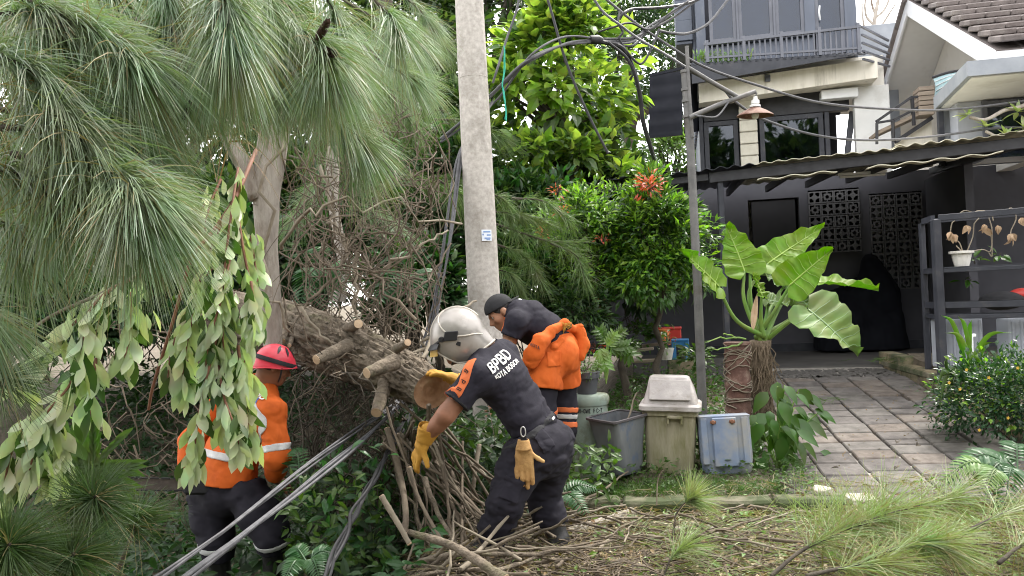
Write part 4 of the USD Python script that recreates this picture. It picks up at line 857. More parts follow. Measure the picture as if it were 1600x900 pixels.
# lidded bin
o = P(1049, 741, 5.78); b1 = Thing('litter_bin', 'moss stained bin with a pale grey hooded lid between the other bins', 'bin', loc=o); yw = math.radians(-14); Hb = .48
bp = lambda name, m, mt, par=b1, **k: part(name, place(m, o, yw, 0, .035), mt, par, **k)
bp('body', loft([binring(.31, .27, .035, 0), binring(.33, .29, .04, .02), binring(.355, .31, .04, Hb * .6), binring(.37, .325, .04, Hb)]), 'bin_green', smooth=40)
bp('rim', loft([binring(.385, .335, .04, Hb - .03), binring(.395, .345, .04, Hb - .028), binring(.395, .345, .04, Hb + .002), binring(.37, .32, .04, Hb + .004)]), 'bin_green', smooth=40)
lid = bp('lid', loft([binring(.425, .375, .04, Hb + .005), binring(.44, .39, .045, Hb + .012), binring(.44, .39, .045, Hb + .04), binring(.415, .365, .04, Hb + .052), binring(.385, .335, .04, Hb + .054), np.column_stack([rrect(.375, .325, .035) * 1.0, np.full(20, Hb + .075)]), np.column_stack([rrect(.335, .25, .03) + [0, .02], np.full(20, Hb + .15)]), np.column_stack([rrect(.285, .15, .03) + [-.01, .03], np.full(20, Hb + .232)]), np.column_stack([rrect(.25, .12, .03) + [-.01, .03], np.full(20, Hb + .24)])]), 'bin_lid', smooth=35)
fl = [np.array([[-.145, -.155, Hb + .085], [.145, -.155, Hb + .085], [.12, -.075, Hb + .215], [-.125, -.075, Hb + .215]])]
bp('flap', frame_box(V3(-.145, -.163, Hb + .082), V3(.29, 0, 0), V3(0, .082, .135), V3(0, -.012, .006), .006), 'bin_lid', lid)
bp('handle', cat([frame_box(V3(-.02, -.195, Hb - .045), V3(.11, 0, 0), V3(0, .03, 0), V3(0, 0, .022), .006), frame_box(V3(-.02, -.19, Hb - .085), V3(.015, 0, 0), V3(0, .035, 0), V3(0, 0, .06), .004), frame_box(V3(.075, -.19, Hb - .085), V3(.015, 0, 0), V3(0, .035, 0), V3(0, 0, .06), .004)]), 'bin_green')
# open bin
o2 = P(973, 736, 5.72); b2 = Thing('litter_bin', 'open dark grey and blue bin without a lid, left of the lidded bin', 'bin', loc=o2); yw2 = math.radians(33)
def shell(rings_o, t=.006):
    ri = [np.column_stack([(r[:, :2] - r[:, :2].mean(0)) * (1 - 2 * t / .3) + r[:, :2].mean(0), r[:, 2]]) for r in rings_o]; ri[0][:, 2] += .012
    return loft(rings_o + ri[::-1], True, True)
ro = [binring(.22, .22, .06, 0), binring(.245, .25, .065, .03), binring(.27, .275, .06, .2), binring(.30, .305, .04, .36), binring(.315, .32, .03, .40)]
part('body', place(shell(ro), o2, yw2, 0, -.09), 'bin_grey', b2, smooth=40)
part('rim', place(loft([binring(.317, .322, .03, .39), binring(.332, .337, .03, .395), binring(.332, .337, .03, .41), binring(.315, .32, .03, .412), binring(.300, .305, .03, .405)], False, False), o2, yw2, 0, -.09), 'bin_inside', b2, smooth=40)
part('paper_label', place(frame_box(V3(.156, -.06, .27), V3(0, .07, 0), V3(.012, 0, .055), V3(.002, 0, 0)), o2, yw2 - PI / 2 * 1, 0, -.09), 'bin_lid', b2)
s_ = Thing('stick_in_bin', 'pale thin stick poking out of the open grey bin', 'stick', loc=o2); part('wood', stick(P(978, 690, 5.68), P(995, 613, 5.76), .009, .005, rg), 'twig_pale', s_, smooth=True)
# blue bin lying on its back, base towards the street
o3 = P(1136, 742, 5.65); b3 = Thing('litter_bin', 'faded blue bin tipped with its bolted flat side facing the street', 'bin', loc=o3); yw3 = math.radians(-10)
bq = lambda name, m, mt, par=b3, **k: part(name, place(m, o3, yw3, -.10, -.035), mt, par, **k)
bq('body', loft([binring(.29, .20, .05, 0), binring(.335, .25, .055, .035), binring(.36, .28, .04, .12), binring(.355, .28, .03, .40), binring(.365, .29, .02, .425)]), 'bin_blue', smooth=40)
bq('back_panel', frame_box(V3(-.085, -.157, .075), V3(.17, 0, 0), V3(0, .03, 0), V3(-.0, 0, .34), .008), 'bin_blue')
for x in (-.165, .115): bq('side_rib', frame_box(V3(x, -.150, .09), V3(.05, 0, 0), V3(0, .03, 0), V3(0, 0, .325), .01), 'bin_blue')
for x in (-.075, .055): bq('bolt', place(lathe([(0, .014), (.012, .012), (.016, .004), (.016, -.004)], 10, (0, 0, 0), (0, -1, 0)), V3(x, -.158, .385)), 'rust')
for x in (-.075, .055): bq('bolt_strap', frame_box(V3(x - .02, -.162, .375), V3(.04, 0, 0), V3(0, .01, 0), V3(0, 0, .02), .003), 'rust')
# pipe planter and the pot on top
o4 = P(926, 722, 5.95); o4[2] = ground_z(o4[0], o4[1]) - .02; pp = Thing('pipe_planter', 'pale green concrete pipe standing on end with stencilled letters', 'pipe', loc=o4)
top = P(925, 624, 5.95)[2] - o4[2]
part('pipe', lathe([(0, 0), (.135, 0), (.133, top * .5), (.129, top - .035), (.122, top - .03)], 44, o4), 'pipe_green', pp, smooth=40)
part('collar', lathe([(.118, top - .04), (.137, top - .035), (.146, top - .012), (.146, top + .022), (.132, top + .04), (.10, top + .045), (0, top + .045)], 44, o4), 'pipe_green', pp, smooth=40)
dv = unit((CAM - o4) * [1, 1, 0]); sd = np.cross(V3(0, 0, 1), dv)
for (tx, hh, zz_, xo) in (('DDY-CWI', .030, top - .085, -.062), ('F C-7', .030, top - .083, .058), ('G', .024, top - .125, .01)):
    v, f = refine(letters(tx, hh, (0, 0, 0), (1, 0, 0), (0, 1, 0), .0015, True), .012); v[:, 0] *= .62; v[:, 0] += xo
    th = v[:, 0] / .13; R = .1312 + v[:, 2]; w = o4 + np.sin(th)[:, None] * R[:, None] * sd + np.cos(th)[:, None] * R[:, None] * dv + (v[:, 1] + zz_)[:, None] * V3(0, 0, 1)
    part('stencil_letters', (w, f), 'ink_black', pp)
th = .2; hc = o4 + (math.sin(th) * sd + math.cos(th) * dv) * .131 + V3(0, 0, .13)
part('drain_hole', lathe([(0, -.012), (.03, -.01), (.036, .002), (.044, .004), (.047, -.004)], 18, hc, unit(math.sin(th) * sd + math.cos(th) * dv)), 'pot_dark', pp, smooth=40)
pt = Thing('plant_pot', 'dark grey plastic pot standing on top of the green pipe', 'pot', loc=o4 + V3(-.02, 0, top + .046))
part('pot', lathe([(0, 0), (.072, 0), (.090, .115), (.100, .118), (.104, .165), (.094, .166), (.088, .145), (0, .14)], 36, pt.loc), 'pot_dark', pt, smooth=40)
part('potting_soil', lathe([(0, .165), (.05, .162), (.088, .15)], 20, pt.loc), 'soil', pt)
def tuft(name, label, c, n, R, h, mat, L, T, group=None, cat_='plant', flat=.5, stems=6, up=.3):
    t = Thing(name, label, cat_, group, loc=c); d = unit(rg.normal(size=(n, 3)) * [1, 1, .55] + [0, 0, up]); rr = rg.uniform(.15, 1, n)[:, None]
    p = c + d * rr * [R, R, h]; part('leaves', leaves(p, unit(d * [1, 1, flat] + rg.normal(size=(n, 3)) * .35), V3(0, -.3, 1) + rg.normal(size=(n, 3)) * .4, L * rg.uniform(.6, 1.25, n), T), mat, t)
    part('stems', cat([stick(c - V3(0, 0, .03), c + unit(rg.normal(size=3) * [1, 1, .4] + V3(0, 0, .6)) * [R * .8, R * .8, h * .8], .006, .003, rg, n=5, sides=4) for _ in range(stems)]), 'bark_dark', t)
    return t
tuft('pot_plant', 'straggly olive weeds growing in the dark pot on the green pipe', pt.loc + V3(0, 0, .17), 190, .15, .20, 'weed', .045, leaf_t(2, .35))
pk = Thing('lobed_leaf_plant', 'pale green deeply lobed leaves beside the dark pot', 'plant', loc=P(945, 590, 6.1)); LB = []
for k, (px, py, qx, qy) in enumerate(((938, 545, 948, 578), (945, 560, 930, 580), (950, 540, 962, 520), (955, 545, 985, 540), (948, 535, 935, 512), (960, 535, 990, 560), (958, 530, 975, 515))):
    a, b = P(px, py, 6.15 + .03 * k), P(qx, qy, 6.1 + .03 * k); d = b - a; s = unit(np.cross(d, V3(0, -1, .4))); m = []
    for i in range(5):
        for sg in (-1, 1): m.append(leaves((a + d * i / 5)[None], (unit(d) * .7 + sg * s)[None], V3(0, -1, .6)[None], np.linalg.norm(d) * .55, leaf_t(3, .35)))
    m.append(leaves(a[None], d[None], V3(0, -1, .6)[None], np.linalg.norm(d) * 1.2, leaf_t(4, .4))); part('leaf', cat(m), 'fern_pale' if k < 3 else 'weed', pk)
    part('stem', tube([P(947, 600, 6.2), (P(947, 600, 6.2) + a) / 2 + V3(0, 0, .03), a], .005, 5), 'petiole', pk)

# ---------------------------------------------------------------- elephant ear
ea = Thing('elephant_ear', 'large elephant ear plant with huge bright leaves on a fibrous trunk', 'plant', loc=(*P(1183, 655, 6.35)[:2], .25))
def blade(A, B, nrm, w, mat, vein, wave=.02, curl=.12, lobe=.17, k=0):
    A, B = P(*A), P(*B); d = B - A; L = np.linalg.norm(d); d = d / L; s = unit(np.cross(unit(nrm), d)); n = np.cross(d, s)
    ns, nt = 22, 13; t = np.linspace(-1, 1, nt); q = np.linspace(0, 1, ns)
    half = w / 2 * np.clip(np.sin(PI * np.clip(q, 0, 1) ** .58) ** .75, 0, 1) * (1 - .12 * q)
    x = q * L * 1.0
    pts = np.zeros((ns, nt, 3))
    for j, tt in enumerate(t):
        back = lobe * L * abs(tt) ** 1.5 * (1 - q) ** 1.6          # the basal lobes reach back past the stalk
        hw = half + w * .24 * (1 - q) ** 2.2 * (abs(tt) > .05) * abs(tt)
        wv = wave * abs(tt) ** 2 * np.sin(q * 21 + 2 * np.sign(tt) + k * 1.7) * (.4 + q)
        pts[:, j] = A + (x - back)[:, None] * d + (tt * hw)[:, None] * s + (-curl * L * q ** 2 + .20 * w * abs(tt) ** 1.2 * (.5 + .5 * q) + wv - .012 * np.cos(q * 6 * 2 * PI - abs(tt) * 5) * min(1, abs(tt) * 3))[:, None] * n
    v, f = thick(grid_mesh(pts), n * -.0025)
    lf = part('leaf', (v, f), mat, ea, smooth=True)
    c = nt // 2; vs = [tube(pts[:, c] + n * .002, np.linspace(.0075, .002, ns), 6)]
    for i in range(2, 19, 3):
        for e in (0, nt - 1):
            idx = np.linspace(c, e, 5).round().astype(int); ii = np.clip(i + np.linspace(0, 2.5, 5), 0, ns - 1); lo_ = np.floor(ii).astype(int); hi_ = np.minimum(lo_ + 1, ns - 1); fr = (ii - lo_)[:, None]
            vs.append(tube(pts[lo_, idx] * (1 - fr) + pts[hi_, idx] * fr + n * .0012, np.linspace(.0035, .001, 5), 4))
    part('vein', cat(vs), vein, lf, smooth=True)
    return A
crown = P(1188, 532, 6.35)
EAR = [((1122, 447, 6.2), (1067, 386, 6.05), (.55, -.75, .5), .24, 0, (1150, 500)), ((1163, 424, 6.45), (1137, 348, 6.6), (.25, -1, -.1), .31, 0, (1163, 470)), ((1200, 412, 6.6), (1289, 347, 6.75), (-.35, -.9, .55), .26, 0, (1170, 460)),
       ((1234, 446, 6.2), (1301, 386, 6.1), (-.3, -.95, .45), .28, 0, (1208, 490)), ((1248, 440, 6.7), (1374, 443, 6.6), (.05, -.25, 1), .30, 0, (1218, 480)), ((1263, 484, 6.15), (1347, 547, 5.9), (.25, -.9, .6), .44, 1, (1230, 505)),
       ((1200, 470, 6.5), (1243, 474, 6.4), (0, -.5, 1), .20, 1, (1196, 500)), ((1190, 462, 6.3), (1178, 425, 6.35), (.9, -.8, .2), .14, 0, (1189, 500)), ((1232, 436, 6.85), (1190, 425, 6.95), (0, -.8, .8), .26, 1, (1205, 480)), ((1262, 478, 6.6), (1236, 452, 6.75), (0, -.7, .8), .2, 1, (1225, 505))]
for k, (A, B, nr_, w, dull, mid) in enumerate(EAR):
    e = blade(A, B, nr_, w, 'ear_dull' if dull else 'ear_leaf', 'ear_vein_dull' if dull else 'ear_vein', wave=.016 + .01 * dull, curl=.10 + .06 * dull, k=k)
    st_ = crown + V3(rg.uniform(-.05, .05), rg.uniform(-.03, .05), rg.uniform(-.02, .03)); part('leaf_stalk', tube(curve([st_, P(mid[0], mid[1], (A[2] + 6.35) / 2), e], 14), np.linspace(.022, .010, 14), 9), 'petiole', ea, smooth=True)
part('leaf_stalk', tube(curve([crown, P(1174, 480, 6.4), P(1172, 426, 6.45)], 8), np.linspace(.02, .012, 8), 8), 'petiole', ea, smooth=True)
part('dry_sheath', leaves(P(1176, 520, 6.3)[None], (P(1182, 462, 6.3) - P(1176, 520, 6.3))[None], V3(-.6, -1, 0)[None], .33, leaf_t(6, .16, .5, .05)), 'cut_wood', ea)
tz = np.linspace(0, 1, 16); tp = P(1190, 660, 6.38) + (crown - P(1190, 660, 6.38)) * tz[:, None]
tr_ = tube(tp, .088 * (1 + .12 * np.sin(tz * 21)) * (1 - .15 * tz), 20, jag=1 + .12 * (rg.random((16, 20)) - .5)); part('trunk', tr_, 'fibre', ea, smooth=True)
fb = [tube(curve([a := tp[rg.integers(3, 16)] + unit(V3(rg.normal(), -abs(rg.normal()), 0)) * .085, a + V3(rg.normal() * .03, -.02, -.08), a + V3(rg.normal() * .05, -.03, -.2 - .1 * rg.random())], 6), .0035, 4) for _ in range(90)]
part('fibres', cat(fb), 'fibre', ea, kind='stuff')
wp = Thing('wrapped_pot', 'reddish brown tall pot wrapped round with dry strings and roots', 'pot', loc=(*P(1152, 650, 6.25)[:2], .25))
wz = np.linspace(0, 1, 12); w0, w1 = P(1154, 655, 6.25), P(1152, 536, 6.25)
part('pot', tube(w0 + (w1 - w0) * wz[:, None], .098 + .006 * np.sin(wz * 17), 26), 'pot_wrap', wp, smooth=40)
part('rim', tube([w1 - V3(0, 0, .012), w1 + V3(0, 0, .008)], .107, 26), 'pot_wrap', wp, smooth=40)
for k in range(22):
    a0 = rg.uniform(0, 6.28); zz_ = w0 + (w1 - w0) * rg.uniform(.1, .97); sl_ = rg.uniform(-.12, .12); an = np.linspace(a0, a0 + 5, 26)
    part('string', tube(zz_ + np.stack([np.cos(an) * .106, np.sin(an) * .106, sl_ * np.sin(an + a0) + .02 * rg.normal(size=26).cumsum() * .15], -1), .0042, 5), 'twig_pale', wp, smooth=True)
for (x0, y0, x1, y1) in ((1165, 530, 1105, 534), (1160, 534, 1113, 545), (1150, 528, 1130, 522)): part('dead_stalk', stick(P(x0, y0, 6.15), P(x1, y1, 6.0), .008, .004, rg), 'petiole', wp)
# broad leaved seedling in front of it
bs = Thing('broadleaf_plant', 'leafy green plant with drooping oval leaves beside the tipped blue bin', 'plant', loc=(*P(1215, 712, 5.85)[:2], .07))
for k in range(80):
    px, py = rg.normal(1218, 30), rg.normal(658, 32)
    if not (1165 < px < 1285 and 595 < py < 722): continue
    a = P(px, py, rg.uniform(5.6, 6.1)); d = V3((px - 1212) / 60 + rg.normal() * .3, -.5 * rg.random(), -.25 - .5 * rg.random())
    part('leaf', leaves(a[None], d[None], V3(rg.normal() * .4, -.7, 1)[None], rg.uniform(.12, .22), leaf_t(5, .5, .2, .35, 1, .4)), 'bush_leaf' if k % 4 else 'weed', bs, smooth=True)
    if k % 3 == 0: part('stem', tube(curve([bs.loc, (bs.loc + a) / 2 + V3(0, 0, .08), a], 7), .005, 5), 'petiole', bs)

# ---------------------------------------------------------------- dark rack on the right, with a pot
rk = Thing('plant_rack', 'dark weathered steel rack standing behind the hedge on the right', 'rack', loc=(*P(1466, 575, 7.7)[:2], .5))
LF, LB_, RF = P(1467, 460, 7.7), P(1445, 458, 8.15), P(1700, 440, 7.0); RB = RF + (LB_ - LF)
zB, zT = P(1470, 583, 7.7)[2], P(1461, 343, 7.7)[2]; at = lambda q, z: V3(q[0], q[1], z)
for q in (LF, LB_, RF): part('upright', bar(at(q, zB - .12), at(q, zT), .075 if q is LF else .05, bev=.006), 'slate_steel', rk)
for (ya, yb, w) in ((340, 327, .06), (423, 413, .04), (477, 469, .06), (495, 487, .04)):
    za_, zb_2 = P(1475, ya, 7.7)[2], P(1475, ya, 7.7)[2]
    part('rail', bar(at(LF, za_) + V3(.03, 0, 0), at(RF, za_), .035, w, bev=.004), 'slate_steel', rk); part('rail', bar(at(LB_, za_ + .003), at(RB, za_ + .003), .03, w * .8), 'slate_steel', rk); part('cross_rail', bar(at(LF, za_) + V3(0, .04, 0), at(LB_, za_) - V3(0, .03, 0), .035, w), 'slate_steel', rk)
zs1 = P(1475, 423, 7.7)[2]; part('shelf', prism([(at(q, 0)[:2]) for q in (LF, RF, RB, LB_)], .012, (0, 0, zs1 + .022)), 'slate_steel', rk)
zb0, zb1_ = P(1480, 560, 7.8)[2], P(1480, 500, 7.8)[2]; dR = unit(RF - LF)
for k, (s0, w) in enumerate(((.05, .36), (.62, .34), (1.1, .4))):
    o = LF + (LB_ - LF) * .35 + dR * s0; blk = Thing('ribbed_planter', ['grey blue ribbed planter box on the rack\'s lowest level, nearest its left upright', 'grey blue ribbed planter box second from the rack\'s left upright', 'grey blue ribbed planter box at the right picture edge'][k], 'planter', loc=at(o, zb0))
    part('box', frame_box(at(o, zb0 - .1), dR * w, V3(0, .2, 0), V3(0, 0, zb1_ - zb0 + .1), .01), 'grey_wall', blk)
    for i in range(5): part('rib', frame_box(at(o, zb0 - .08) + dR * (.02 + i * (w - .06) / 4) - V3(0, .018, 0), dR * .022, V3(0, .017, 0), V3(0, 0, zb1_ - zb0 + .06), .004), 'grey_wall', blk)
po = P(1503, 416, 7.68); po[2] = zs1 + .036; wpot = Thing('white_pot', 'small white fluted plastic pot on the dark rack', 'pot', loc=po)
ang = np.linspace(0, 2 * PI, 40, endpoint=False); rg_ = 1 + .025 * np.cos(ang * 10)
prf = [(.0, .0), (.062, .0), (.07, .03), (.088, .12), (.108, .125), (.110, .148), (.098, .149), (.09, .13), (0, .12)]
part('pot', (lambda v, f: ((v - po) * np.column_stack([np.tile(rg_, len(prf)), np.tile(rg_, len(prf)), np.ones(len(v))]) + po, f))(*lathe(prf, 40, po)), 'pot_white', wpot, smooth=40)
dv_ = Thing('dried_vine', 'withered brown climbing vine draped over the rack above the white pot', 'plant', loc=po + V3(0, 0, .14))
VN = [[(1505, 396), (1498, 378), (1485, 372), (1487, 350), (1492, 345)], [(1510, 395), (1520, 370), (1522, 350), (1530, 338), (1510, 329), (1500, 333)], [(1512, 394), (1535, 390), (1548, 392), (1550, 360), (1545, 340)], [(1518, 335), (1530, 329), (1548, 333), (1552, 345)], [(1505, 396), (1500, 390), (1494, 384)], [(1570, 334), (1580, 325), (1588, 340), (1580, 360), (1578, 372)], [(1545, 395), (1550, 400), (1549, 372), (1546, 362)]]
for c_ in VN: part('vine', tube(curve([P(x, y, 7.62) for x, y in c_], 16), .0055, 5), 'twig_pale', dv_, smooth=True)
for (x, y) in ((1489, 366), (1538, 350), (1558, 352), (1580, 365), (1595, 340), (1510, 352), (1486, 362), (1541, 356), (1578, 371)):
    for k in range(2): part('dry_leaf', leaves(P(x, y, 7.6)[None], V3(rg.normal() * .4, -.3, -1)[None], V3(rg.normal(), -1, .3)[None], .095, leaf_t(4, .6, .6, .4)), 'cut_wood', dv_)
for (x, y, k) in ((1523, 407, 0), (1562, 400, 1), (1510, 438, 2)): tuft('rack_plant', ['green leaf tuft beside the white pot', 'green trailing leaf at the rack\'s shelf middle', 'small plant hanging under the rack\'s shelf'][k], P(x, y, 7.75), 7, .06, .06, 'bush_leaf', .10, leaf_t(4, .5), stems=2)
rd = Field(P(1575, 465, 8.3) - .4, P(1575, 465, 8.3) + .4, .02); rd.ball(P(1565, 470, 8.3), (.22, .2, .10)); solo('black_bag', rd.mesh(), 'cap_black', 'black bag lying on the rack\'s middle level', 'bag', smooth=True)
rd = Field(P(1595, 458, 8.3) - .4, P(1595, 458, 8.3) + .4, .02); rd.ball(P(1600, 460, 8.28), (.15, .12, .07)); solo('red_bag', rd.mesh(), 'red_plastic', 'red bundle on the rack beside the black bag', 'bag', smooth=True)
ts = Thing('white_stake', 'white T shaped plastic plant marker standing in the hedge', 'marker', loc=P(1518, 550, 6.9)); part('stem', tube([P(1519, 565, 6.9), P(1518, 527, 6.9)], .014, 8), 'white_trim', ts); part('crossbar', frame_box(P(1509, 528, 6.9), V3(.095, 0, .004), V3(0, .03, 0), V3(0, 0, .028), .005), 'white_trim', ts)
# ---------------------------------------------------------------- hedge and the strap leaved plants in it
def bushy(name, label, cat_, c, rad, n, L, mats, T, seed, trunk=None, cl=26, shell_=.55, group=None, up=.25, A=None, stems=10, cr=.42):
    """A crown of leaf clumps, denser outside, with gaps between the clumps."""
    q = np.random.default_rng(seed); t = Thing(name, label, cat_, group, loc=trunk[0] if trunk else c - V3(0, 0, rad[2]))
    d = unit(q.normal(size=(cl, 3))); d[:, 2] = np.where(d[:, 2] < -.5, -d[:, 2], d[:, 2]); cc = c + d * np.asarray(rad) * (q.uniform(shell_, 1, cl)[:, None])
    k = q.integers(0, cl, n); e = unit(q.normal(size=(n, 3))); rr = np.minimum(rad) if False else min(rad) * cr * q.uniform(.6, 1.35, cl)[k][:, None]; p = cc[k] + e * rr * q.uniform(.2, 1, n)[:, None] ** .6
    out = unit((p - c) / np.asarray(rad)); dd = unit(out * .7 + e * .6 + V3(0, 0, up * .5) + q.normal(size=(n, 3)) * .4); nn = out * .5 + V3(0, -.15, 1) + q.normal(size=(n, 3)) * .45; Lq = L * q.uniform(.6, 1.3, n)
    pick = q.random(n) if len(mats) > 1 else np.zeros(n); hi = (p[:, 2] - c[2]) / rad[2]
    which = np.zeros(n, int)
    for i, (m, f) in enumerate(mats[1:], 1): which[(pick < f) & (hi > (-.35 if i == 1 else .1))] = i; pick = np.where(pick < f, 2, pick - f)
    for i, (m, f) in enumerate(mats):
        s = which == i
        if s.any(): part('foliage', leaves(p[s], dd[s], nn[s], Lq[s], T), m, t)
    root = trunk[0] if trunk else c - V3(0, 0, rad[2]); r0 = trunk[1] if trunk else .012; mid = c - V3(0, 0, rad[2] * .45)
    if trunk: part('trunk', stick(root, mid, r0, r0 * .7, q, bend=.04, n=8, sides=9), 'bark_dark', t, smooth=True)
    part('limbs', cat([stick(mid if trunk else root + q.normal(size=3) * [rad[0] * .3, rad[1] * .3, 0], cc[i], r0 * .55, r0 * .15, q, n=6, sides=5) for i in range(min(stems, cl))]), 'bark_dark', t, smooth=True)
    return t
T2, T3 = leaf_t(2, .42), leaf_t(3, .40)
hc_ = P(1560, 630, 6.15)
bushy('hedge', 'dense dark green clipped hedge with tiny yellow blooms at the right edge', 'hedge', hc_ + V3(.18, .05, -.02), (.62, .5, .36), 6500, .05, [('hedge_leaf', 1), ('bush_tip', .10), ('weed', .15)], leaf_t(2, .5), 5, cl=130, shell_=.75)
for k in range(7):
    b = P(*[(1500, 608), (1575, 653), (1530, 672), (1510, 578), (1590, 575), (1483, 598), (1545, 590)][k], 5.75); t = Thing('yellow_flower', None, None, loc=b); tag(t.prim, ['tiny yellow flower at the hedge\'s left side', 'tiny yellow flower low on the hedge near the right edge', 'tiny yellow flower near the hedge\'s foot', 'tiny yellow flower by the strap leaves', 'tiny yellow flower high on the hedge at right', 'tiny yellow flower at the hedge\'s leftmost rim', 'tiny yellow flower in the hedge\'s upper middle'][k], 'flower')
    for i in range(5): part('petal', leaves(b[None], V3(math.cos(i * 1.257), -.3, math.sin(i * 1.257))[None], V3(0, -1, 0)[None], .015, leaf_t(2, .7)), 'flower_yellow', t)
def straps(name, label, base, tips, w, mat):
    t = Thing(name, label, 'plant', loc=base)
    for tp_ in tips:
        b = base + V3(rg.normal() * .03, rg.normal() * .03, 0); c = curve([b, (b + tp_) / 2 + V3(0, 0, .22 * np.linalg.norm(tp_ - b) + .03), tp_], 12); s = unit(np.cross(tp_ - b, V3(0, -1, .1))); q = np.linspace(0, 1, 12); h = w * np.sin(PI * (q * .9 + .1)) ** .6 * (1 - q ** 3)
        v, f = grid_mesh(np.stack([c - s * h[:, None], c + V3(0, -.006, 0) * np.ones((12, 1)), c + s * h[:, None]], 1)); part('blade', thick((v, f), (0, .0015, 0)), mat, t, smooth=True)
    return t
straps('strap_plant', 'tall strap leaved plant rising from the hedge before the rack', P(1515, 580, 6.5), [P(*q, 6.4) for q in ((1497, 494), (1518, 500), (1476, 520), (1470, 492), (1582, 520), (1555, 535), (1545, 560))], .022, 'bush_tip')
straps('strap_plant', 'strap leaved plant drooping over the retaining wall at the hedge\'s left end', P(1490, 585, 6.3), [P(*q, 6.15) for q in ((1462, 610), (1468, 640), (1475, 570), (1500, 605))], .022, 'weed')
# ---------------------------------------------------------------- trees and shrubs behind
rg = np.random.default_rng(51)
def tree_at(name, label, px, py, d, rx, rz_, n, L, mats, T, seed, foot=None, tr=.08, cl=40, cat_='tree', group=None, ry=None, **k):
    c = P(px, py, d); f = c.copy() if foot is None else P(foot[0], foot[1], d); f = V3(f[0], f[1], float(ground_z(f[0], f[1])) - .05)
    return bushy(name, label, cat_, c, (rx, ry or rx * .8, rz_), n, L, mats, T, seed, trunk=(f, tr), cl=cl, group=group, **k)
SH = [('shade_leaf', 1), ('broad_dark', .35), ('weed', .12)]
tree_at('broadleaf_tree', 'tall lime green broadleaf tree with big leaves between the pole and the awning', 872, 128, 9.6, .84, 1.35, 2500, .21, [('broad_dark', 1), ('broad_lime', .75), ('bush_leaf', .2)], leaf_t(3, .5, .2, .3), 1, (880, 500), .07, 46, shell_=.5)
tree_at('broadleaf_tree', 'lower lime leaved shoots hanging over the left end of the carport roof', 880, 268, 9.4, .85, .42, 1100, .19, [('broad_dark', 1), ('broad_lime', .5), ('fern_pale', .2)], leaf_t(3, .5, .2, .3), 2, (850, 500), .04, 22)
tree_at('dark_tree', 'dense blue green tree far behind the cable splice', 985, 120, 19, 1.75, 2.3, 9000, .17, [('tree_blue', 1), ('broad_dark', .3)], T2, 3, (985, 440), .18, 60)
tree_at('dark_tree', 'pale green low tree beyond the lamp post, left of the blue house', 1050, 262, 17, .9, .8, 2600, .16, [('broad_dark', 1), ('fern_pale', .5)], T2, 4, (1040, 440), .1, 30)
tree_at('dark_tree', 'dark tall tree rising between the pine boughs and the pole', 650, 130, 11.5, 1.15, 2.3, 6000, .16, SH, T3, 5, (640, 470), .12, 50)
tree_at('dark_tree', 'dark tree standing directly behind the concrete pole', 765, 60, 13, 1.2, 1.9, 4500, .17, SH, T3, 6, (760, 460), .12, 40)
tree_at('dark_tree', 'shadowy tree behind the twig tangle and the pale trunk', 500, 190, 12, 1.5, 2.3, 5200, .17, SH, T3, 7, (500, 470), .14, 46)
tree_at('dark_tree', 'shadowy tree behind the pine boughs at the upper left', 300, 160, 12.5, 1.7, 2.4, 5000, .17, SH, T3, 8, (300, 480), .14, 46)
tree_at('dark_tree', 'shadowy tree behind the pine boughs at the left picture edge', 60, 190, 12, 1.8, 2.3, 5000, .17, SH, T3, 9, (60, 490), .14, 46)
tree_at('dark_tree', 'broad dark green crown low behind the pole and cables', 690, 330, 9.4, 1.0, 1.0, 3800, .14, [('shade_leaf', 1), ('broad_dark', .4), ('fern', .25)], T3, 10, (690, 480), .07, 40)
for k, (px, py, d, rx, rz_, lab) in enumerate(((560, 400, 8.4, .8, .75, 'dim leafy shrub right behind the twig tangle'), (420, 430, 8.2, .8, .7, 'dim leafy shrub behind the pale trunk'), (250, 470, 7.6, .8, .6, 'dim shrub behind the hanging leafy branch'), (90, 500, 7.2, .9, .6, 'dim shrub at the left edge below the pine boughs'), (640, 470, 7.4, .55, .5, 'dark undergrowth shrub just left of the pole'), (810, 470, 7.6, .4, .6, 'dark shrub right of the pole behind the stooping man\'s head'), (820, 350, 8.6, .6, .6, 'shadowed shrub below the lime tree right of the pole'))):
    bushy('shrub', lab, 'shrub', P(px, py, d), (rx, rx * .7, rz_), 2600, .12, [('shade_leaf', 1), ('fern', .3), ('weed', .2)], T3, 60 + k, cl=34)
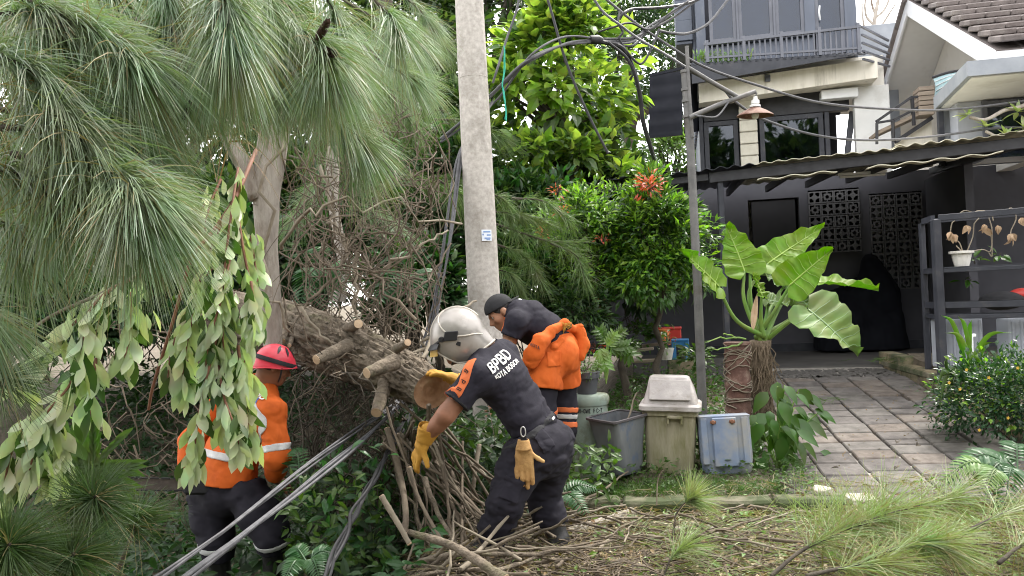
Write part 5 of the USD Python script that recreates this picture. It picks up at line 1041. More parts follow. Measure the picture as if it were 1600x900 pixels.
for k, (px, py, d, rx, rz_, lab) in enumerate(((-40, 400, 10.4, 1.3, 1.0, 'far dim thicket at the left picture edge'), (180, 400, 10.2, 1.3, 1.1, 'far dim thicket behind the left hanging branch'), (390, 380, 10.3, 1.3, 1.2, 'far dim thicket behind the red helmeted worker'), (560, 330, 10.4, 1.2, 1.2, 'far dim thicket behind the twig tangle'), (720, 350, 10.6, 1.0, 1.2, 'far dim thicket behind the pole'), (965, 445, 8.9, .75, .55, 'dark leafy thicket between the two ornamental bushes'), (870, 420, 8.7, .7, .7, 'dark leafy thicket behind the stooping man'), (925, 290, 10.9, .75, .55, 'leafy mass over the carport roof behind the lime tree'), (640, 230, 10.2, .9, 1.1, 'far dim foliage left of the pole'), (-70, 470, 7.6, .8, .55, 'low dim thicket at the left edge behind the leafy branch'), (60, 485, 8.6, .9, .55, 'low dim thicket behind the far left leafy branch'), (200, 490, 8.8, .9, .5, 'low dim thicket between the two hanging branches'), (70, 430, 11.6, 1.6, 1.1, 'furthest dim thicket at far left'), (300, 430, 11.6, 1.6, 1.1, 'furthest dim thicket behind the hanging branches'), (500, 420, 11.8, 1.5, 1.1, 'furthest dim thicket behind the log'), (700, 430, 11.8, 1.3, 1.0, 'furthest dim thicket behind the pole foot'))):
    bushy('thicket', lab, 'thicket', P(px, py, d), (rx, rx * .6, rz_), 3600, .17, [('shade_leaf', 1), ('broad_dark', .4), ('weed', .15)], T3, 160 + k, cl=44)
# two ornamental bushes before the carport
tree_at('ornamental_bush', 'tall green bush with drooping leaf tips and bare trunk left of the lamp post', 1032, 402, 7.6, .53, .82, 7000, .105, [('bush_leaf', 1), ('bush_tip', .35), ('shade_leaf', .12)], leaf_t(2, .30, .2, .35), 21, (1030, 640), .035, 80, 'bush', shell_=.45, cr=.36)
tree_at('ornamental_bush', 'lime tipped bush with small orange shoots behind the stooping man\'s back', 925, 395, 7.7, .56, .68, 5400, .09, [('bush_leaf', 1), ('bush_tip', .55), ('shade_leaf', .2)], leaf_t(2, .30, .2, .35), 22, (985, 620), .045, 70, 'bush', shell_=.45, cr=.36)
tree_at('ornamental_bush', 'small dark bush with orange tips under the lime tipped bush', 905, 490, 7.2, .26, .26, 1300, .085, [('shade_leaf', 1), ('bush_leaf', .3)], leaf_t(2, .30, .2, .35), 23, (932, 600), .015, 24, 'bush')
def sprig(name, label, px, py, d, n, R, mat, L): tuft(name, label, P(px, py, d), n, R, R * 1.3, mat, L, leaf_t(2, .3), cat_='shoots', stems=4, flat=1.2)
sprig('red_shoots', 'bright red young shoots on top of the tall green bush', 1014, 292, 7.3, 130, .12, 'red_tip', .075)
for k, (px, py) in enumerate(((850, 362), (880, 330), (942, 375), (940, 470), (932, 545), (870, 300))): sprig('orange_shoots', ['orange shoots at the lime tipped bush\'s left side', 'orange shoots near the lime tipped bush\'s top', 'orange shoots at the lime tipped bush\'s middle', 'orange shoots on the small dark bush\'s right', 'orange shoots low by the stooping man\'s hip', 'orange shoots under the carport roof\'s left end'][k], px, py, 7.3, 22, .07, 'red_tip', .055)
# clutter under the bushes
def px_box(name, lab, cat_, px, py, d, w, h, dp, mat, bev=.01):
    o = P(px, py, d); t = Thing(name, lab, cat_, loc=o); part('body', frame_box(o - HU * w / 2, HU * w, HV * dp, V3(0, 0, h), bev), mat, t); return t
t = px_box('red_crate', 'red plastic crate under the tall green bush', 'crate', 1045, 530, 8.6, .27, .12, .2, 'red_plastic'); part('rim', frame_box(t.loc - HU * .14 + V3(0, -.006, .105), HU * .28, HV * .21, V3(0, 0, .022), .006), 'red_plastic', t)
o = P(1064, 562, 8.2); t = Thing('blue_stool', 'small blue plastic stool beside the lamp post foot', 'stool', loc=o)
part('seat', frame_box(o - HU * .09 + V3(0, 0, .19), HU * .18, HV * .18, V3(0, 0, .02), .008), 'blue_plastic', t)
for a, b in ((-.09, 0), (.045, 0), (-.09, .135), (.045, .135)): part('leg', frame_box(o + HU * a + HV * b, HU * .045, HV * .045, V3(0, 0, .19), .006), 'blue_plastic', t)
part('apron', frame_box(o - HU * .085 + HV * .005 + V3(0, 0, .14), HU * .17, HV * .01, V3(0, 0, .05)), 'blue_plastic', t)
o = P(1042, 562, 8.0); t = Thing('flower_pot', 'small white pot with a flowering plant beside the blue stool', 'pot', loc=o); part('pot', lathe([(0, 0), (.05, 0), (.075, .11), (.08, .115), (.07, .115), (.06, .1), (0, .1)], 20, o), 'pot_white', t, smooth=40); part('leaves', leaves(o + rg.normal(size=(40, 3)) * [.06, .06, .05] + [0, 0, .2], rg.normal(size=(40, 3)), rg.normal(size=(40, 3)) * .4 + [0, 0, 1], .08, T2), 'weed', t); part('flowers', leaves(o + rg.normal(size=(16, 3)) * [.06, .06, .04] + [0, -.03, .24], rg.normal(size=(16, 3)), rg.normal(size=(16, 3)) * .4 + [0, -1, .5], .03, T2), 'red_tip', t)
o = P(1037, 532, 8.3); t = Thing('orange_pot', 'little orange pot behind the white flower pot', 'pot', loc=o); part('pot', lathe([(0, 0), (.05, 0), (.07, .12), (.06, .12), (0, .1)], 18, o), 'orange_plastic', t, smooth=40)
for k, (px, py, w, d) in enumerate(((1000, 568, .40, 8.2), (985, 555, .5, 8.6), (1020, 545, .55, 8.9))): o = P(px, py, d); solo('plank', frame_box(o - HU * w / 2, HU * w + V3(0, 0, rg.normal() * .03), HV * .14, V3(0, 0, .03), .004), 'plank', ['worn plank lying lowest under the bushes', 'worn plank lying left under the bushes', 'worn plank lying furthest back under the bushes'][k], 'plank')
o = P(1000, 600, 9.5); part_b = Thing('low_wall', 'low grey wall of the terrace behind the bushes', 'wall', loc=o)
for k in range(3): part('wall_block', hbox(-.6 + k * .42, -.19 + k * .42, 9.75, 9.9, .3, FLOOR_Z + .14, .01), 'mossy_wall' if k % 2 else 'cement_floor', part_b)
for k, (px, py, d, r, lab) in enumerate(((975, 545, 8.0, .16, 'small dark potted shrub left under the bushes'), (1005, 520, 8.8, .2, 'dark leafy plant behind the planks'), (1090, 560, 7.6, .16, 'low weedy clump at the lamp post foot'), (945, 520, 7.4, .16, 'leafy clump behind the dark pot'))): tuft('garden_plant', lab, P(px, py, d), 150, r, r * 1.1, 'bush_leaf' if k % 2 else 'weed', .09, T3)
# needled shrub right of the pole
nt_ = Thing('needle_shrub', 'feathery needle leaved boughs right of the concrete pole', 'shrub', loc=P(790, 520, 7.0))
for (c_, n) in (([(760, 330), (810, 335), (855, 350)], 420), ([(770, 380), (820, 400), (845, 440)], 520), ([(765, 420), (800, 430), (825, 480)], 420), ([(800, 310), (850, 315), (890, 345)], 380), ([(775, 350), (850, 375), (905, 380)], 380), ([(760, 300), (790, 315), (800, 350)], 300), ([(860, 380), (900, 400), (915, 440)], 300)):
    cc = curve([P(x, y, 6.9 + .2 * rg.random()) for x, y in c_], 20); bo = part('bough', tube(cc, np.linspace(.012, .004, 20), 5), 'bark_dark', nt_)
    i = rg.integers(3, 20, n); dd = np.gradient(cc, axis=0)[i]; part('needles', needles(cc[i], unit(dd) * .7 + rg.normal(size=(n, 3)) * .45, rg.uniform(.10, .24, n), .0035, .35, rg), 'needle_far', bo)
# pines behind: soft pale boughs seen over the tangle
pf = Thing('pine_tree', 'paler pine tree standing behind the pole and the tangle of twigs', 'tree', loc=P(590, 480, 9.0))
part('trunk', stick(P(610, 520, 9.2), P(600, -60, 9.2), .14, .08, rg, bend=.01, n=12, sides=10), 'bark_dark', pf, smooth=True)
for k in range(26):
    px, py = rg.uniform(420, 720), rg.uniform(-10, 330); d0 = rg.uniform(7.4, 9.0); a = P(px, py, d0); s = 1 if rg.random() > .4 else -1; b = a + V3(s * rg.uniform(.3, .8), rg.normal() * .2, -rg.uniform(.15, .5)); cc = curve([a, (a + b) / 2 + V3(0, 0, .08), b], 16)
    bo = part('bough', tube(cc, np.linspace(.014, .004, 16), 5), 'bark_dark', pf); n = 520; i = rg.integers(2, 16, n); dd = unit(np.gradient(cc, axis=0)[i])
    part('needles', needles(cc[i], dd * .75 + rg.normal(size=(n, 3)) * .42, rg.uniform(.16, .32, n), .0045, .4, rg), 'needle_far' if k % 3 else 'needle_near', bo)
# across the street, behind the photographer, what the windows mirror and what keeps the light from the front low
oh = Thing('opposite_house', 'tile roofed house across the street, mirrored in the windows', 'house', loc=(2, -9, 0))
part('wall', frame_box(V3(-9, -9.6, 0), V3(24, 0, 0), V3(0, .2, 0), V3(0, 0, 4.2)), 'plaster_stained', oh); part('roof', frame_box(V3(-9.5, -8.6, 4.0), V3(25, 0, 0), V3(0, -4, 2.6), V3(0, .1, .16)), 'pot_wrap', oh)
for k in range(3): part('window', frame_box(V3(-6 + 6 * k, -9.38, 1), V3(1.6, 0, 0), V3(0, .03, 0), V3(0, 0, 1.4)), 'black_void', oh)
for k, (x, y, r, h) in enumerate(((-6, -5, 2.6, 3.2), (-1.5, -6.5, 2.8, 4.0), (4.0, -6, 2.6, 3.6), (9.5, -5, 2.6, 3.4), (-8, 1, 2.6, 3.2), (12, 1, 2.4, 3.4))):
    bushy('street_tree', ['street tree behind the photographer on the far left', 'street tree behind the photographer, left', 'street tree behind the photographer, right', 'street tree behind the photographer on the far right', 'street tree left beyond the frame', 'street tree right beyond the frame'][k], 'tree', V3(x, y, h + .6), (r, r, r * 1.05), 3600, .55, [('shade_leaf', 1), ('broad_dark', .4)], T2, 80 + k, trunk=(V3(x, y, 0), .15), cl=44)
# ---------------------------------------------------------------- pine boughs hanging in the foreground, upper left
rg = np.random.default_rng(61)
pine = Thing('pine_tree', 'foreground pine tree whose long needled boughs fill the upper left', 'tree', loc=(-4.2, 2.4, -.1))
part('trunk', stick(V3(-4.2, 2.6, -.2), V3(-4.0, 2.5, 5.5), .20, .12, rg, bend=.02, n=12, sides=12), 'bark_dark', pine, smooth=True)
def bough(ctrl, n, L=.215, mat='needle_near', spread=.42, w=.0030, droop=.42, tip=1.0, r=.010, dry=.09, tree=None, fwd=.8, start=.25):
    c = curve([P(*a) for a in ctrl], 26); bo = part('bough', tube(c, np.linspace(r, r * .45, 26), 6), 'bark_dark', tree or pine, smooth=True)
    q = rg.beta(1.3, .9, n); i = start + (1 - start) * q; fi = i * 25; lo_ = np.minimum(fi.astype(int), 24); fr = (fi - lo_)[:, None]; p = c[lo_] * (1 - fr) + c[lo_ + 1] * fr
    g = unit(np.gradient(c, axis=0))[lo_]; rad = unit(np.cross(g, rg.normal(size=(n, 3)))); dd = g * fwd + rad * rg.uniform(.2, 1.05, n)[:, None] * spread * 2 + rg.normal(size=(n, 3)) * .13
    LL = L * rg.uniform(.75, 1.15, n); part('needles', needles(p + rad * r * .7, dd, LL, w, droop * rg.uniform(.6, 1.3, n), rg, 4), mat, bo)
    k = int(n * dry); s = rg.integers(0, n, k); part('dry_needles', needles(p[s], dd[s] * .5 + rg.normal(size=(k, 3)) * .5, LL[s], w, .5, rg, 4), 'needle_dry', bo)
    return bo, c
B = [([(-120, -40, 2.1), (40, 0, 2.1), (143, 47, 2.05), (215, 100, 2.0)], 900), ([(-150, 20, 2.3), (0, 20, 2.2), (62, 22, 2.1), (90, 70, 2.1)], 800), ([(-150, 60, 2.1), (-20, 80, 2.0), (60, 120, 1.95), (110, 190, 1.9)], 900),
     ([(-130, 150, 2.3), (40, 175, 2.2), (140, 163, 2.1), (215, 240, 2.05)], 950), ([(-150, 190, 2.0), (0, 200, 1.95), (100, 200, 1.9), (180, 265, 1.85), (215, 305, 1.8)], 1200), ([(200, -120, 2.4), (310, -60, 2.3), (352, 0, 2.2), (356, 62, 2.15)], 1200),
     ([(150, -120, 2.5), (230, -60, 2.4), (262, 0, 2.35), (266, 66, 2.3)], 900), ([(330, -140, 2.7), (430, 10, 2.6), (480, 55, 2.5), (505, 78, 2.45), (508, 104, 2.42)], 800), ([(400, -120, 2.9), (505, -10, 2.8), (528, 40, 2.75), (535, 90, 2.7)], 700),
     ([(490, -90, 3.4), (590, 5, 3.3), (612, 30, 3.25), (622, 60, 3.2)], 420), ([(400, 120, 3.1), (450, 165, 3.0), (510, 185, 2.95), (545, 205, 2.9), (562, 222, 2.9)], 700), ([(-150, 250, 2.1), (-20, 260, 2.05), (60, 285, 2.0), (100, 320, 1.95)], 800),
     ([(20, 240, 2.0), (130, 270, 1.9), (185, 290, 1.85), (215, 315, 1.8)], 1000), ([(-80, 330, 2.2), (10, 350, 2.15), (40, 375, 2.1)], 500), ([(340, 10, 2.8), (410, 50, 2.75), (440, 85, 2.7), (448, 115, 2.7)], 600), ([(490, 40, 3.2), (535, 100, 3.15), (552, 130, 3.1)], 420),
     ([(210, 30, 2.5), (270, 80, 2.4), (295, 120, 2.35)], 700), ([(560, 70, 3.8), (620, 110, 3.7), (645, 125, 3.7)], 300), ([(120, 60, 2.4), (190, 130, 2.3), (215, 200, 2.25)], 800), ([(390, -60, 2.6), (420, 0, 2.5), (425, 60, 2.5)], 700), ([(-120, 440, 2.4), (-50, 470, 2.3), (-20, 500, 2.3)], 350),
     ([(250, -100, 2.9), (330, -40, 2.8), (385, 20, 2.8), (398, 66, 2.75)], 700), ([(-80, -100, 2.8), (60, -80, 2.7), (160, -30, 2.6), (200, 20, 2.6)], 700), ([(40, 130, 2.7), (160, 190, 2.6), (230, 225, 2.6)], 600), ([(520, -10, 5.0), (590, 30, 4.9), (640, 52, 4.8), (655, 70, 4.8)], 520), ([(540, 60, 5.2), (600, 90, 5.1), (640, 120, 5.0)], 420), ([(590, -40, 5.4), (650, 10, 5.3), (672, 40, 5.3)], 420)]
for c_, n in B: bough(c_, int(n * .92))
for k in range(20):                                   # more boughs further in, softer with depth
    px, py, d0 = rg.uniform(-40, 470), rg.uniform(-40, 250), rg.uniform(3.0, 4.2); s = rg.choice([-1, 1]) * rg.uniform(40, 110)
    if 270 < px < 490: py = min(py, 60)
    bough([(px - s, py - 60, d0 + .1), (px, py, d0), (px + s * .5, py + 55, d0 - .1)], 520, .25, 'needle_near' if k % 2 else 'needle_far', w=.0036)
def cone(c, ax, L, par):
    ax = unit(ax); x = unit(np.cross(ax, V3(.2, 1, .1))); y = np.cross(ax, x); m = [tube([c, c + ax * L * .5, c + ax * L], [L * .12, L * .2, L * .06], 8)]
    for i in range(46):
        f = (i + .5) / 46; a = i * 2.4; r = L * .30 * math.sin(PI * (f * .85 + .1)); d = math.cos(a) * x + math.sin(a) * y; o = c + ax * f * L
        m.append(leaves((o + d * r * .3)[None], (d + ax * (.6 + f))[None], (ax - d * .5)[None], L * .30, leaf_t(2, .75, .1, -.2)))
    part('pine_cone', cat(m), 'cone_brown', par)
cone(P(496, 62, 2.42), P(505, 46, 2.4) - P(496, 62, 2.42), .062, pine); cone(P(508, 78, 2.4), P(520, 84, 2.36) - P(508, 78, 2.4), .060, pine); cone(P(286, 186, 2.3), V3(.3, -.2, .4), .05, pine)
# pine tips near the bottom left
lowp = Thing('pine_branch', 'dark pine branch with starry needle tips low in the bottom left corner', 'branch', loc=P(100, 880, 2.6))
for c_, n in (([(60, 905, 2.7), (110, 820, 2.6), (150, 775, 2.5)], 650), ([(-60, 960, 2.4), (-10, 890, 2.3), (15, 850, 2.2)], 750), ([(60, 960, 2.5), (95, 900, 2.4), (115, 865, 2.35)], 600), ([(180, 900, 3.0), (205, 840, 2.9), (215, 800, 2.9)], 400), ([(-80, 640, 2.6), (-30, 600, 2.5), (10, 590, 2.4)], 350)): bough(c_, n, .165, 'needle_dark', .7, .003, .15, tree=lowp, fwd=.45, start=.55)
# ---------------------------------------------------------------- hanging leafy branches with pale undersides
LV = [leaf_t(5, w, f, dr, 1.0, pk) for w, f, dr, pk in ((.36, .22, .12, .56), (.40, .14, .38, .60), (.32, .34, -.10, .53))]
def hang(t, ctrl, n, L, back=.8, mat='loquat', sp=.9, stem='twig_red'):
    c = curve([P(*a) for a in ctrl], 30); s_ = part('spray', tube(c, np.linspace(.0065, .003, 30), 6), stem, t, smooth=True); g = unit(np.gradient(c, axis=0))
    for k in range(n):
        f = (k + rg.random()) / n; i = int(f * 29); a = k * 2.4 + rg.normal() * .3; x = unit(np.cross(g[i], V3(0, 1, .1))); y = np.cross(g[i], x); rad = math.cos(a) * x + math.sin(a) * y
        d = g[i] * .75 + rad * sp * rg.uniform(.2, .7) + V3(0, 0, -.75); nr = (V3(0, 1, .25) if rg.random() < back else V3(0, -1, .5)) + rg.normal(size=3) * .35
        part('leaf', leaves((c[i] + rad * .008)[None], d[None], nr[None], L * rg.uniform(.75, 1.2), LV[k % 3]), mat, s_, smooth=True)
    m = int(n * .9); i = rg.integers(1, 30, m); rad = rg.normal(size=(m, 3)) * .028; dd = g[i] * .6 + rg.normal(size=(m, 3)) * .38 + [0, 0, -.8]
    part('inner_leaves', leaves(c[i] + rad + [0, .015, 0], dd, np.where(rg.random((m, 1)) < back * .8, [[0, 1, .25]], [[0, -1, .5]]) + rg.normal(size=(m, 3)) * .4, L * rg.uniform(.6, 1.05, m), LV[0]), mat, s_, smooth=True, kind='stuff')
LB_MORE = .8
lb = Thing('leafy_branch', 'hanging branch of oblong pale backed leaves before the red helmeted worker', 'branch', loc=P(330, 740, 3.3))
for c_, n in (([(372, 262, 3.6), (362, 330, 3.4), (350, 430, 3.3), (348, 520, 3.25), (352, 600, 3.2), (345, 690, 3.2)], 44), ([(366, 300, 3.5), (382, 400, 3.4), (398, 480, 3.35), (385, 545, 3.3), (375, 600, 3.3)], 34), ([(350, 340, 3.5), (318, 420, 3.4), (300, 500, 3.35), (288, 560, 3.3), (285, 610, 3.3)], 34),
              ([(352, 480, 3.3), (330, 560, 3.2), (312, 640, 3.15), (304, 700, 3.15), (302, 725, 3.15)], 30), ([(372, 540, 3.25), (380, 600, 3.2), (386, 650, 3.15), (390, 690, 3.15)], 26), ([(330, 300, 3.7), (310, 340, 3.6), (305, 380, 3.6)], 14), ([(345, 280, 3.7), (325, 330, 3.6), (318, 400, 3.5), (322, 470, 3.45)], 20), ([(385, 340, 3.5), (395, 390, 3.45), (402, 440, 3.4)], 14), ([(330, 420, 3.45), (300, 470, 3.4), (270, 540, 3.35), (262, 590, 3.3)], 20), ([(392, 440, 3.3), (396, 480, 3.25), (398, 520, 3.2)], 14), ([(360, 400, 3.35), (345, 470, 3.25), (325, 540, 3.2), (322, 600, 3.2)], 26), ([(340, 560, 3.25), (350, 620, 3.15), (366, 665, 3.1), (375, 700, 3.1)], 24)): hang(lb, c_, int(n * 1.1), .114)
part('main_stem', tube(curve([P(400, 235, 3.8), P(372, 300, 3.5), P(340, 352, 3.4), P(302, 400, 3.3), (P(285, 450, 3.3)), P(268, 510, 3.3), P(240, 600, 3.35), P(232, 640, 3.4)], 40), np.linspace(.010, .006, 40), 7), 'twig_red', lb, smooth=True)
lb2 = Thing('leafy_branch', 'hanging branch of larger pale backed leaves at the far left', 'branch', loc=P(60, 780, 2.8))
for c_, n in (([(220, 430, 3.0), (170, 455, 2.9), (138, 490, 2.8), (130, 545, 2.75), (110, 600, 2.7), (70, 650, 2.65), (55, 700, 2.6), (40, 760, 2.6)], 52), ([(200, 440, 3.0), (205, 500, 2.95), (195, 560, 2.9)], 18), ([(170, 455, 2.9), (100, 520, 2.85), (55, 560, 2.8), (30, 590, 2.8)], 20), ([(110, 590, 2.75), (80, 640, 2.7), (95, 700, 2.7), (80, 740, 2.65)], 24), ([(60, 640, 2.7), (20, 700, 2.65), (5, 770, 2.6)], 20), ([(150, 560, 2.9), (145, 600, 2.85), (140, 650, 2.85)], 12)): hang(lb2, c_, int(n * 1.1), .118)
part('main_stem', tube(curve([P(250, 400, 3.1), P(210, 432, 3.0), P(160, 458, 2.9), P(70, 500, 2.85), P(10, 560, 2.8)], 24), np.linspace(.009, .005, 24), 7), 'twig_pale', lb2, smooth=True)
# ---------------------------------------------------------------- pale trunk and the thicket
tk = Thing('pale_trunk', 'pale smooth tree trunk standing behind the red helmeted worker', 'tree', loc=P(424, 540, 4.9))
c = curve([P(427, 560, 5.25), P(424, 480, 5.25), (P(418, 400, 5.25)), P(416, 320, 5.25), P(424, 240, 5.25), P(436, 160, 5.25), P(445, 40, 5.1), P(450, -60, 5.2)], 40)
part('trunk', tube(c, np.interp(np.linspace(0, 1, 40), [0, .3, .55, 1], [.060, .070, .100, .09]), 20, jag=1 + .10 * (meshkit.fbm(np.stack([np.arange(40)[:, None] * .4 + np.zeros((1, 20)), np.cos(np.arange(20) * .314)[None] * 2 + np.zeros((40, 1)), np.sin(np.arange(20) * .314)[None] * 2 + np.zeros((40, 1))], -1), 3, 1) - .5) * 2), 'bark_pale', tk, smooth=True)
part('branch', tube(curve([P(404, 310, 5.22), P(385, 265, 5.2), P(362, 225, 5.15), P(348, 195, 5.1), (P(335, 165, 5.1))], 16), np.linspace(.062, .045, 16), 12), 'bark_pale', tk, smooth=True)
part('dry_fronds', needles(P(350, 200, 4.7) + rg.normal(size=(40, 3)) * .05, rg.normal(size=(40, 3)) * [.8, .4, .3] + [0, -.2, .2], .35, .012, 1.0, rg, 5), 'litter_leaf', tk)
t2 = Thing('pale_trunk', 'second dimmer pole straight trunk further back in the thicket', 'tree', loc=P(525, 420, 7.0)); part('trunk', stick(P(530, 470, 7.0), P(522, 60, 7.0), .055, .045, rg, bend=.01), 'bark_pale', t2, smooth=True)
tw = Thing('twig_tangle', 'tangle of bare brown twigs and vines above the felled log', 'twigs', loc=P(560, 520, 5.5))
def zig(a, b, r0, r1, n=9, k=.03): return stick(a, b, r0, r1, rg, bend=.10, n=n, sides=5, kink=k)
for (a, b, r) in (((440, 388, 5.2), (722, 350, 5.6), .013), ((560, 395, 5.3), (640, 560, 5.2), .013), ((640, 470, 5.2), (705, 380, 5.6), .011), ((450, 150, 5.2), (455, 520, 5.1), .014), ((470, 480, 5.1), (560, 600, 5.0), .012), ((520, 300, 5.6), (590, 470, 5.3), .010), ((500, 260, 5.6), (540, 400, 5.4), .016), ((600, 420, 5.4), (700, 360, 5.6), .012), ((650, 500, 5.1), (560, 350, 5.5), .011), ((570, 300, 5.7), (690, 255, 5.9), .009), ((480, 470, 5.0), (520, 350, 5.2), .010), ((640, 590, 4.9), (700, 500, 5.2), .016), ((660, 560, 4.9), (745, 470, 5.4), .014), ((540, 440, 5.2), (575, 300, 5.5), .008)):
    part('branch', zig(P(*a), P(*b), r, r * .6, 14, .03), 'twig_pale' if r > .011 else 'twig', tw, smooth=True)
tt = []
for k in range(430):
    px, py, d0 = rg.uniform(455, 700), rg.uniform(170, 575), rg.uniform(5.0, 6.6); a = rg.uniform(0, 2 * PI) if k % 2 else rg.normal(PI / 2, .6); L = rg.uniform(50, 190)
    if px + L * math.cos(a) > 705: a = PI - a
    tt.append(zig(P(px, py, d0), P(px + L * math.cos(a), py + L * math.sin(a), d0 + rg.normal() * .3), rg.uniform(.003, .0075), .002, 8, .032))
part('twigs', cat(tt), 'twig', tw, smooth=True, kind='stuff')
td = []
for k in range(420):
    px, py, d0 = rg.uniform(470, 680), rg.uniform(560, 790), rg.uniform(4.9, 6.2); a = rg.normal(PI / 2, .8); L = rg.uniform(40, 150); td.append(zig(P(px, py, d0), P(px + L * math.cos(a), py + L * math.sin(a), d0 + rg.normal() * .3), rg.uniform(.003, .008), .002, 7, .06))
part('twigs', cat(td), 'bark_dark', tw, smooth=True, kind='stuff')
tl = []
for k in range(120):
    px, py, d0 = rg.uniform(150, 430), rg.uniform(500, 760), rg.uniform(5.3, 6.2); a = rg.normal(PI / 2, .8); L = rg.uniform(40, 160); tl.append(zig(P(px, py, d0), P(px + L * math.cos(a), py + L * math.sin(a), d0), rg.uniform(.003, .008), .002, 7, .06))
part('twigs', cat(tl), 'twig', tw, smooth=True, kind='stuff')
# undergrowth low on the left, on the bank
ug = Thing('undergrowth', 'dark tangled leaves covering the bank behind the red helmeted worker', 'undergrowth', kind='stuff')
x, y = rg.uniform(-4.6, -.1, 15000), rg.uniform(3.6, 9.8, 15000); x = np.where((y < 4.9) & (x > -.75), x - .9, x); z = ground_z(x, y) + rg.uniform(0, .55, 15000) ** 1.5
part('leaves', leaves(np.stack([x, y, z], 1), rg.normal(size=(15000, 3)) * [1, 1, .5], V3(0, -.5, 1) + rg.normal(size=(15000, 3)) * .5, rg.uniform(.05, .14, 15000), T3), 'shade_leaf', ug)
x, y = rg.uniform(-3.6, -.45, 2600), rg.uniform(3.4, 6.8, 2600); z = ground_z(x, y) + rg.uniform(0, .25, 2600)
part('leaves', leaves(np.stack([x, y, z], 1), rg.normal(size=(2600, 3)) * [1, 1, .5], V3(0, -.5, 1) + rg.normal(size=(2600, 3)) * .5, rg.uniform(.06, .12, 2600), T3), 'fern', ug)
def fern(name, label, base, tips, L=.11, mat='fern', group=None, w=.26):
    t = Thing(name, label, 'fern', group, loc=base)
    for tp in tips:
        c = curve([base, (base + tp) / 2 + V3(0, 0, .25 * np.linalg.norm(tp - base)), tp], 18); g = unit(np.gradient(c, axis=0)); m = [tube(c, np.linspace(.006, .002, 18), 5)]
        for s in (-1, 1):
            e = unit(np.cross(g, V3(0, -.5, 1)) * s); k = np.arange(3, 18); taper = np.sin(PI * (k / 18) ** .8) * .8 + .3; m.append(leaves(c[k], (e + g * .45)[k], V3(0, -.6, 1) + rg.normal(size=(15, 3)) * .2, L * taper, leaf_t(3, w)))
        part('frond', cat(m), mat, t)
    return t
fern('fern', 'lush fern drooping among the twigs left of the pole', P(640, 430, 6.2), [P(*q) for q in ((590, 470, 5.9), (640, 510, 5.8), (680, 460, 6.0), (610, 400, 6.3))], .16)
fern('fern', 'fern patch behind the twig tangle near the pale trunk', P(500, 420, 6.4), [P(*q) for q in ((470, 470, 6.1), (510, 480, 6.1), (545, 450, 6.2), (480, 390, 6.5))], .16)
fern('fern', 'fern at the left worker\'s boots along the bottom edge', P(480, 880, 4.0), [P(*q) for q in ((445, 905, 3.8), (500, 905, 3.8), (520, 865, 4.0), (450, 860, 4.1))], .065)
fern('fern', 'pale fern frond lying right of the middle worker\'s boot', P(868, 790, 4.9), [P(*q) for q in ((930, 762, 4.9), (915, 800, 4.6))], .075, 'fern')
fern('fern', 'fern fronds at the left worker\'s right knee', P(470, 760, 4.6), [P(*q) for q in ((462, 700, 4.8), (478, 810, 4.6), (495, 750, 4.7))], .07)
pw = Thing('papaya_seedling', 'star leaved green seedling below the far left leafy branch', 'plant', loc=P(150, 800, 3.6))
for k in range(9):
    a = k * .72; h = P(145, 728, 3.6); d = V3(math.cos(a), -.2, math.sin(a)); part('leaf', cat([leaves((h + d * .05 * i)[None], (d + V3(.3 * s, 0, .3 * s))[None], V3(0, -1, .3)[None], .12, leaf_t(3, .3)) for i in range(4) for s in (-1, 0, 1)]), 'weed', pw)
part('stem', tube(curve([P(150, 810, 3.7), P(140, 770, 3.6), P(145, 728, 3.6)], 10), .006, 6), 'petiole', pw)
part('stem', tube(curve([P(145, 728, 3.6), P(120, 660, 3.6), P(85, 648, 3.6)], 10), .005, 6), 'petiole', pw)
# ---------------------------------------------------------------- the felled log
rg = np.random.default_rng(71)
lg = Thing('felled_log', 'thick rough barked log lying cut end towards the helmeted worker', 'log', loc=P(560, 640, 5.1))
cl = curve([P(674, 610, 4.70), P(646, 594, 4.86), P(590, 568, 5.06), P(530, 545, 5.32), P(470, 524, 5.7), P(410, 510, 6.1), P(360, 500, 6.5)], 150)
rad = np.interp(np.linspace(0, 1, 150), [0, .1, .25, .45, .7, 1], [.120, .126, .155, .185, .22, .25])
na = 110; ang = np.linspace(0, 2 * PI, na, endpoint=False); s_ = np.linspace(0, 2.2, 150)
q = np.stack([np.cos(ang)[None] * 4.5 + 0 * s_[:, None], np.sin(ang)[None] * 4.5 + 0 * s_[:, None], s_[:, None] * 6 + 0 * ang[None]], -1)
rdg = np.abs(meshkit.fbm(q * [1.6, 1.6, .5], 4, 2) - .5) * 2; jag = 1 + .13 * (meshkit.fbm(q * .35, 3, 4) - .5) - .20 * np.exp(-rdg * 11) + .05 * rdg
jag[:2] = jag[2:3] * .985
part('bark', tube(cl, rad, na, cap=False, jag=jag), 'bark_log', lg, smooth=True)
ax = unit(cl[0] - cl[4]); x_ = unit(np.cross(ax, V3(.31, .22, .93)))
rr = np.linspace(0, 1, 12); ringv = np.array([[cl[0] + ax * (.004 + .004 * math.sin(r_ * 14)) + (math.cos(a) * x_ + math.sin(a) * np.cross(ax, x_)) * r_ * .118 * (1 + .05 * math.sin(2 * a + 1)) for a in np.linspace(0, 2 * PI, 60)] for r_ in rr])
part('cut_face', grid_mesh(ringv), 'cut_wood_face', lg, smooth=True)
